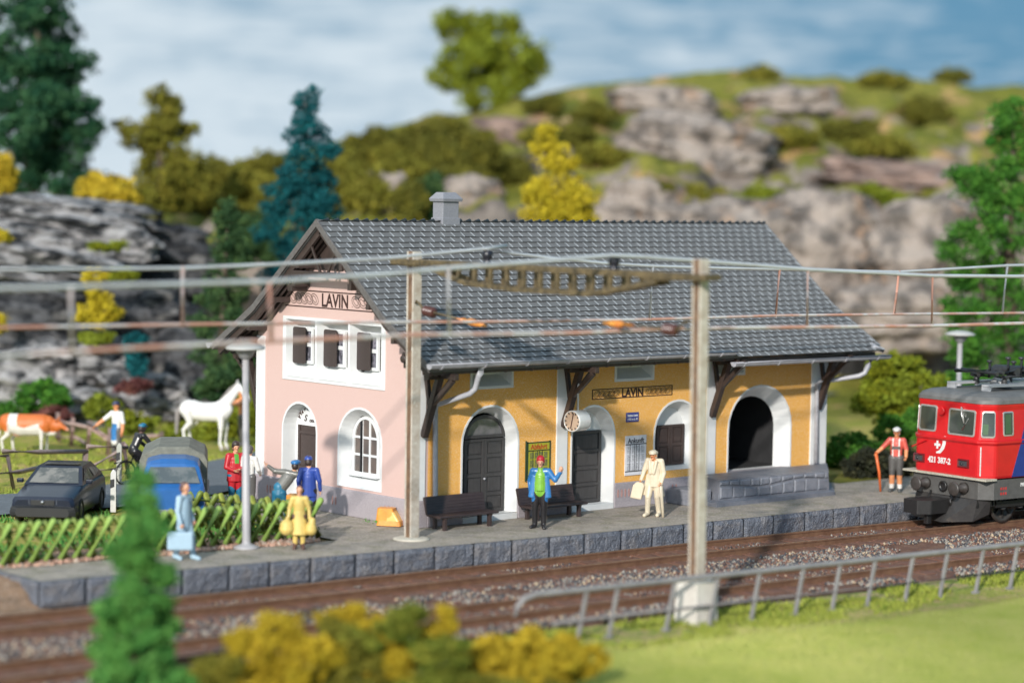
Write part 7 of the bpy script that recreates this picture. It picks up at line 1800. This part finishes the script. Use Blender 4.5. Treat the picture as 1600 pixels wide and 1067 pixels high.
HL = ['dark olive shrub on the skyline just right of the olive yellow tree', 'olive shrub on the skyline midway between the olive yellow tree and teal conifer', 'dark olive shrub on the skyline touching the left side of the teal conifer', 'dark olive shrub on the skyline right of the teal conifer tip', 'dark olive shrub at the skyline dip between teal conifer and hilltop tree', 'dark olive shrub on the slope left below the hilltop tree',
 'large olive shrub halfway down the slope left of the chimney', 'dark olive shrub under the left edge of the hilltop tree crown', 'tall dark olive shrub straight below the trunk of the hilltop tree', 'small dark olive shrub right above the chimney cap', 'large olive shrub low beside the right flank of the teal conifer', 'olive shrub high beside the right flank of the teal conifer',
 'dark olive shrub above the tip of the bright yellow tree', 'small dark olive shrub between hilltop tree and pale crest boulder', 'flat olive shrub on the crest above the long grey boulder', 'wide dark olive shrub in the upper right meadow of the hill', 'tiny dark olive shrub on the crest near the right edge tree', 'flat olive strip of shrub on the crest right of centre',
 'dark olive shrub under the right end of the long grey boulder', 'olive shrub under the left end of the long grey boulder', 'tall narrow dark olive shrub running down the cliff behind the roof corner', 'narrow olive shrub low in the cliff gully right of the roof', 'light green shrub at the top of the cliff gully', 'olive shrub below the large pale boulder',
 'flat light green shrub under the right part of the large pale boulder', 'tall narrow dark olive shrub just left of the chimney', 'narrow dark green conifer-like shrub directly behind the chimney', 'olive shrub filling the skyline below the olive yellow tree', 'mustard yellow shrub on the skyline between the dark tree and olive tree', 'smaller mustard yellow shrub on the upper edge of the left cliff',
 'broad olive shrub left of the teal conifer above the dark small conifer', 'dark green shrub wedged between teal conifer and small dark conifer', 'small dark olive shrub left of the large pale boulder', 'dark olive shrub at the foot of the hilltop tree trunk', 'flat dark olive shrub to the right of the hilltop tree trunk', 'flat light green shrub along the cliff top above the roof ridge', 'wide dark olive shrub left of the bright yellow tree tip', 'olive shrub between hilltop tree and bright yellow tree', 'olive shrub in the middle of the slope between teal conifer and hilltop tree', 'dark olive shrub just up the slope from the chimney', 'olive shrub at the cliff edge right above the roof corner', 'flat olive shrub across the grass above the pinkish rock ledge', 'wide olive shrub right of the bright yellow tree', 'dark olive shrub on top of the broad cliff rock beside the right-hand tree', 'narrow olive shrub hanging in the middle of the broad cliff rock', 'dark olive shrub beside the top of the tall cliff rock', 'flat light green shrub on the rim of the broad cliff rock', 'dark olive shrub at the foot of the cliff beside the right-hand tree']
for k, (px, py, rx, ry, dp, cl) in enumerate(HS):
    h_ = hit(px, py+ry*.7) if px > 250 else None
    if h_: dp = h_-.3
    bp = atD(px, py+ry*.8, dp)
    tree('hill_shrub', HL[k], [(px-rx*.35, py+ry*.1, rx*.62, ry*.75), (px+rx*.38, py+ry*.15, rx*.55, ry*.7), (px, py-ry*.25, rx*.6, ry*.62)], dp, cl, bp, .14, 55, 100+k, gsh, trunk=False, cat='shrub', clump=.5)
gcl = 'small bushes growing on and below the left cliff'
for k, (lb, bl, dp, cl) in enumerate([('small bright yellow tree on the left cliff', [(152, 435, 20, 14), (152, 465, 12, 22), (135, 492, 18, 14), (165, 488, 20, 16), (152, 500, 22, 12)], 82.5, 'yellow'), ('yellow tuft at the very left edge of the cliff', [(2, 370, 9, 12), (2, 505, 9, 16)], 82, 'yellow'),
        ('teal bush standing in the dark cleft', [(212, 540, 14, 24), (214, 570, 18, 22)], 81, 'teal'), ('green bush at the cliff foot above the cow', [(60, 620, 44, 22), (30, 640, 40, 18), (80, 610, 24, 20)], 80, 'green'), ('plum red bush behind the cow head', [(80, 650, 30, 14)], 79, 'plum'),
        ('green bush at the cliff foot behind the farmer', [(160, 640, 28, 20), (200, 660, 40, 16)], 79, 'lime'), ('mossy patch of yellow green bush on the cliff ledge', [(150, 530, 34, 8), (170, 385, 26, 7), (195, 432, 24, 9)], 82.6, 'lime'), ('plum bush under the teal bush', [(215, 605, 30, 12)], 80.5, 'plum'),
        ('low green bush behind the white horse', [(290, 680, 60, 14), (360, 660, 30, 22), (390, 640, 20, 40)], 78.5, 'lime'), ('dark green bush filling the gap beside the pink gable', [(385, 560, 34, 50), (340, 600, 40, 30)], 79.5, 'fir'), ('yellow sprig at the left edge beneath the dark tree', [(2, 262, 24, 26), (6, 288, 20, 24)], 88, 'mustard')]):
    tree('cliff_bush', lb, bl, dp, cl, atD(bl[0][0], bl[0][1]+bl[0][3], dp), .08, 150, 200+k, gcl, trunk=False, cat='bush', clump=.26)
# foreground fir and gorse
tree('fir_tree', 'soft bright green young fir in the left foreground', [(218, 752, 14, 22), (220, 790, 28, 24), (222, 830, 38, 26), (214, 870, 44, 26), (228, 905, 50, 28), (212, 945, 56, 28), (226, 985, 66, 30), (212, 1025, 72, 34), (226, 1070, 84, 40), (216, 1110, 92, 44)], 40.5, 'bright', Vector((atD(220, 1150, 40.5).x, atD(220, 1150, 40.5).y, -.6)), .055, 300, 300, tr=.07, spread=.4, clump=.17, limbs=False)
gf = 'yellow and green gorse bushes in the foreground'
FB = [('mustard yellow gorse bush right of the foreground fir', [(390, 1005, 44, 40), (430, 965, 36, 34), (470, 1010, 56, 44), (380, 1050, 60, 44), (450, 1070, 70, 40)], 40.6, 'mustard'), ('pale green bush between the yellow gorse bushes', [(520, 990, 44, 44), (560, 1040, 60, 50), (500, 1060, 60, 44), (640, 1075, 70, 36)], 41.2, 'olive'), ('tall yellow gorse sprays in the middle of the foreground', [(555, 940, 20, 22), (585, 968, 40, 28), (640, 985, 50, 36), (697, 945, 12, 24), (682, 970, 26, 30), (600, 1010, 60, 40), (520, 950, 24, 26)], 41.8, 'mustard'),
      ('moss green bush under the tall gorse sprays', [(625, 955, 44, 30), (690, 1010, 50, 40), (670, 1060, 70, 44), (560, 985, 40, 26)], 41.2, 'moss'), ('yellow gorse bush at the left end of the metal railing', [(775, 1000, 46, 34), (825, 1000, 50, 34), (880, 1005, 46, 34), (840, 1035, 70, 34), (920, 1015, 26, 28), (770, 1040, 60, 34)], 42.2, 'mustard'), ('olive green tuft beneath the leftmost gorse', [(345, 1030, 44, 36), (330, 1075, 56, 40)], 40.4, 'olive'), ('low olive bush in front of the railing gorse', [(750, 1060, 56, 34), (820, 1070, 70, 26)], 41.3, 'olive')]
for k, (lb, bl, dp, cl) in enumerate(FB):
    bl = [(x, y+20, rx, ry*.92) for x, y, rx, ry in bl]
    q = atD(bl[0][0], 1067, dp); tree('gorse_bush', lb, bl, dp, cl, Vector((q.x, q.y, -.6)), .038, 560, 400+k, gf, trunk=False, cat='bush', clump=.14)
# grass: tufts on verges and pasture
def grass(name, label, pts, hmin, hmax, col, seed, w=.02):
    rs = np.random.RandomState(seed); n = len(pts); a = rs.rand(n)*6.28; h = rs.uniform(hmin, hmax, n); ln = rs.normal(size=(n, 2))*.45*h[:, None]
    d = np.stack([np.cos(a), np.sin(a), a*0], -1)*w; tip = pts+np.stack([ln[:, 0], ln[:, 1], h], -1)
    V = np.stack([pts-d, pts+d, tip], 1).reshape(-1, 3); F = np.arange(3*n).reshape(-1, 3); o = np_mesh(name, V, F, LC[col], mi=rs.randint(0, 2, n)); tag(o, label, None, None, 'stuff')
def scatter(n, fn, seed):
    rs = np.random.RandomState(seed); return fn(rs, n)
def verge(rs, n):
    x = rs.uniform(-9, 22, n); e = np.interp(x, [p.x for p in TC], [p.y for p in TC]); y = e-2.45-rs.rand(n)**1.2*2.2; k = fbm(np.stack([x*.9, y*.9, x*0], -1), 3) > .46; x, y = x[k], y[k]; return np.stack([x, y, ground_z(x, y)-.01], -1)
grass('grass', 'green and straw coloured grass tufts along the railing', scatter(26000, verge, 5), .04, .16, 'grass', 5)
def lawn(rs, n):
    x = rs.uniform(-12, 16, n); y = rs.uniform(-19, -11.5, n); return np.stack([x, y, ground_z(x, y)-.01], -1)
grass('lawn_grass', 'short bright green lawn grass in the foreground', scatter(90000, lawn, 6), .015, .05, 'turf', 6, .012)
def meadow(rs, n):
    s = rs.uniform(-20, 26, n); t = rs.uniform(62, 88, n); x, y = st(s, t); yr = np.interp(x, [p[0] for p in ROAD], [p[1] for p in ROAD]); k = (y > yr+2.2) & (fbm(np.stack([x*.5, y*.5, x*0], -1), 3) > .44); x, y = x[k], y[k]; return np.stack([x, y, ground_z(x, y)-.01], -1)
grass('meadow_grass', 'green and dry yellow grass of the pasture and meadow', scatter(60000, meadow, 7), .05, .17, 'grass', 7, .03)
def nearroad(rs, n):
    x = rs.uniform(-16, 0, n); yr = np.interp(x, [p[0] for p in ROAD], [p[1] for p in ROAD]); y = rs.uniform(1.2, 1, n)*0+1.2+rs.rand(n)*(yr-3.2); k = (fbm(np.stack([x*.8, y*.8, x*0+5], -1), 3) > .5); x, y = x[k], y[k]; return np.stack([x, y, ground_z(x, y)-.01], -1)
grass('garden_grass', 'grass tufts of the garden inside the lattice fence', scatter(9000, nearroad, 8), .05, .2, 'bright', 8, .03)

# reddish pebbles along the foot of the front lattice fence
def pebbles():
    rs = np.random.RandomState(21); N = 2600; x = rs.uniform(-12, -3.3, N); u = rs.rand(N); e = np.interp(x, EX, EY); y = e+2.02+u*.42+ .12*np.sin(x*2); sz = rs.uniform(.03, .08, N)
    base = np.array([(1, 0, 0), (-1, 0, 0), (0, 1, 0), (0, -1, 0), (0, 0, 1), (0, 0, -1)], float); fc = np.array([(0, 2, 4), (2, 1, 4), (1, 3, 4), (3, 0, 4), (2, 0, 5), (1, 2, 5), (3, 1, 5), (0, 3, 5)])
    P = base[None]*sz[:, None, None]*rs.uniform(.6, 1.2, (N, 1, 3))+rs.uniform(-.3, .3, (N, 6, 3))*sz[:, None, None]
    V = (P+np.stack([x, y, sz*.3+.0], -1)[:, None]).reshape(-1, 3); F = (fc[None]+np.arange(N)[:, None, None]*6).reshape(-1, 3)
    o = np_mesh('pebbles', V, F, [mat('pebble_pink', (.55, .33, .24), .8), mat('pebble_brown', (.33, .19, .13), .8), mat('pebble_pale', (.55, .43, .34), .8)], mi=np.repeat(rs.choice(3, N, p=[.5, .3, .2]), 8)); tag(o, 'reddish pebbles along the foot of the front lattice fence', None, None, 'stuff')
pebbles()
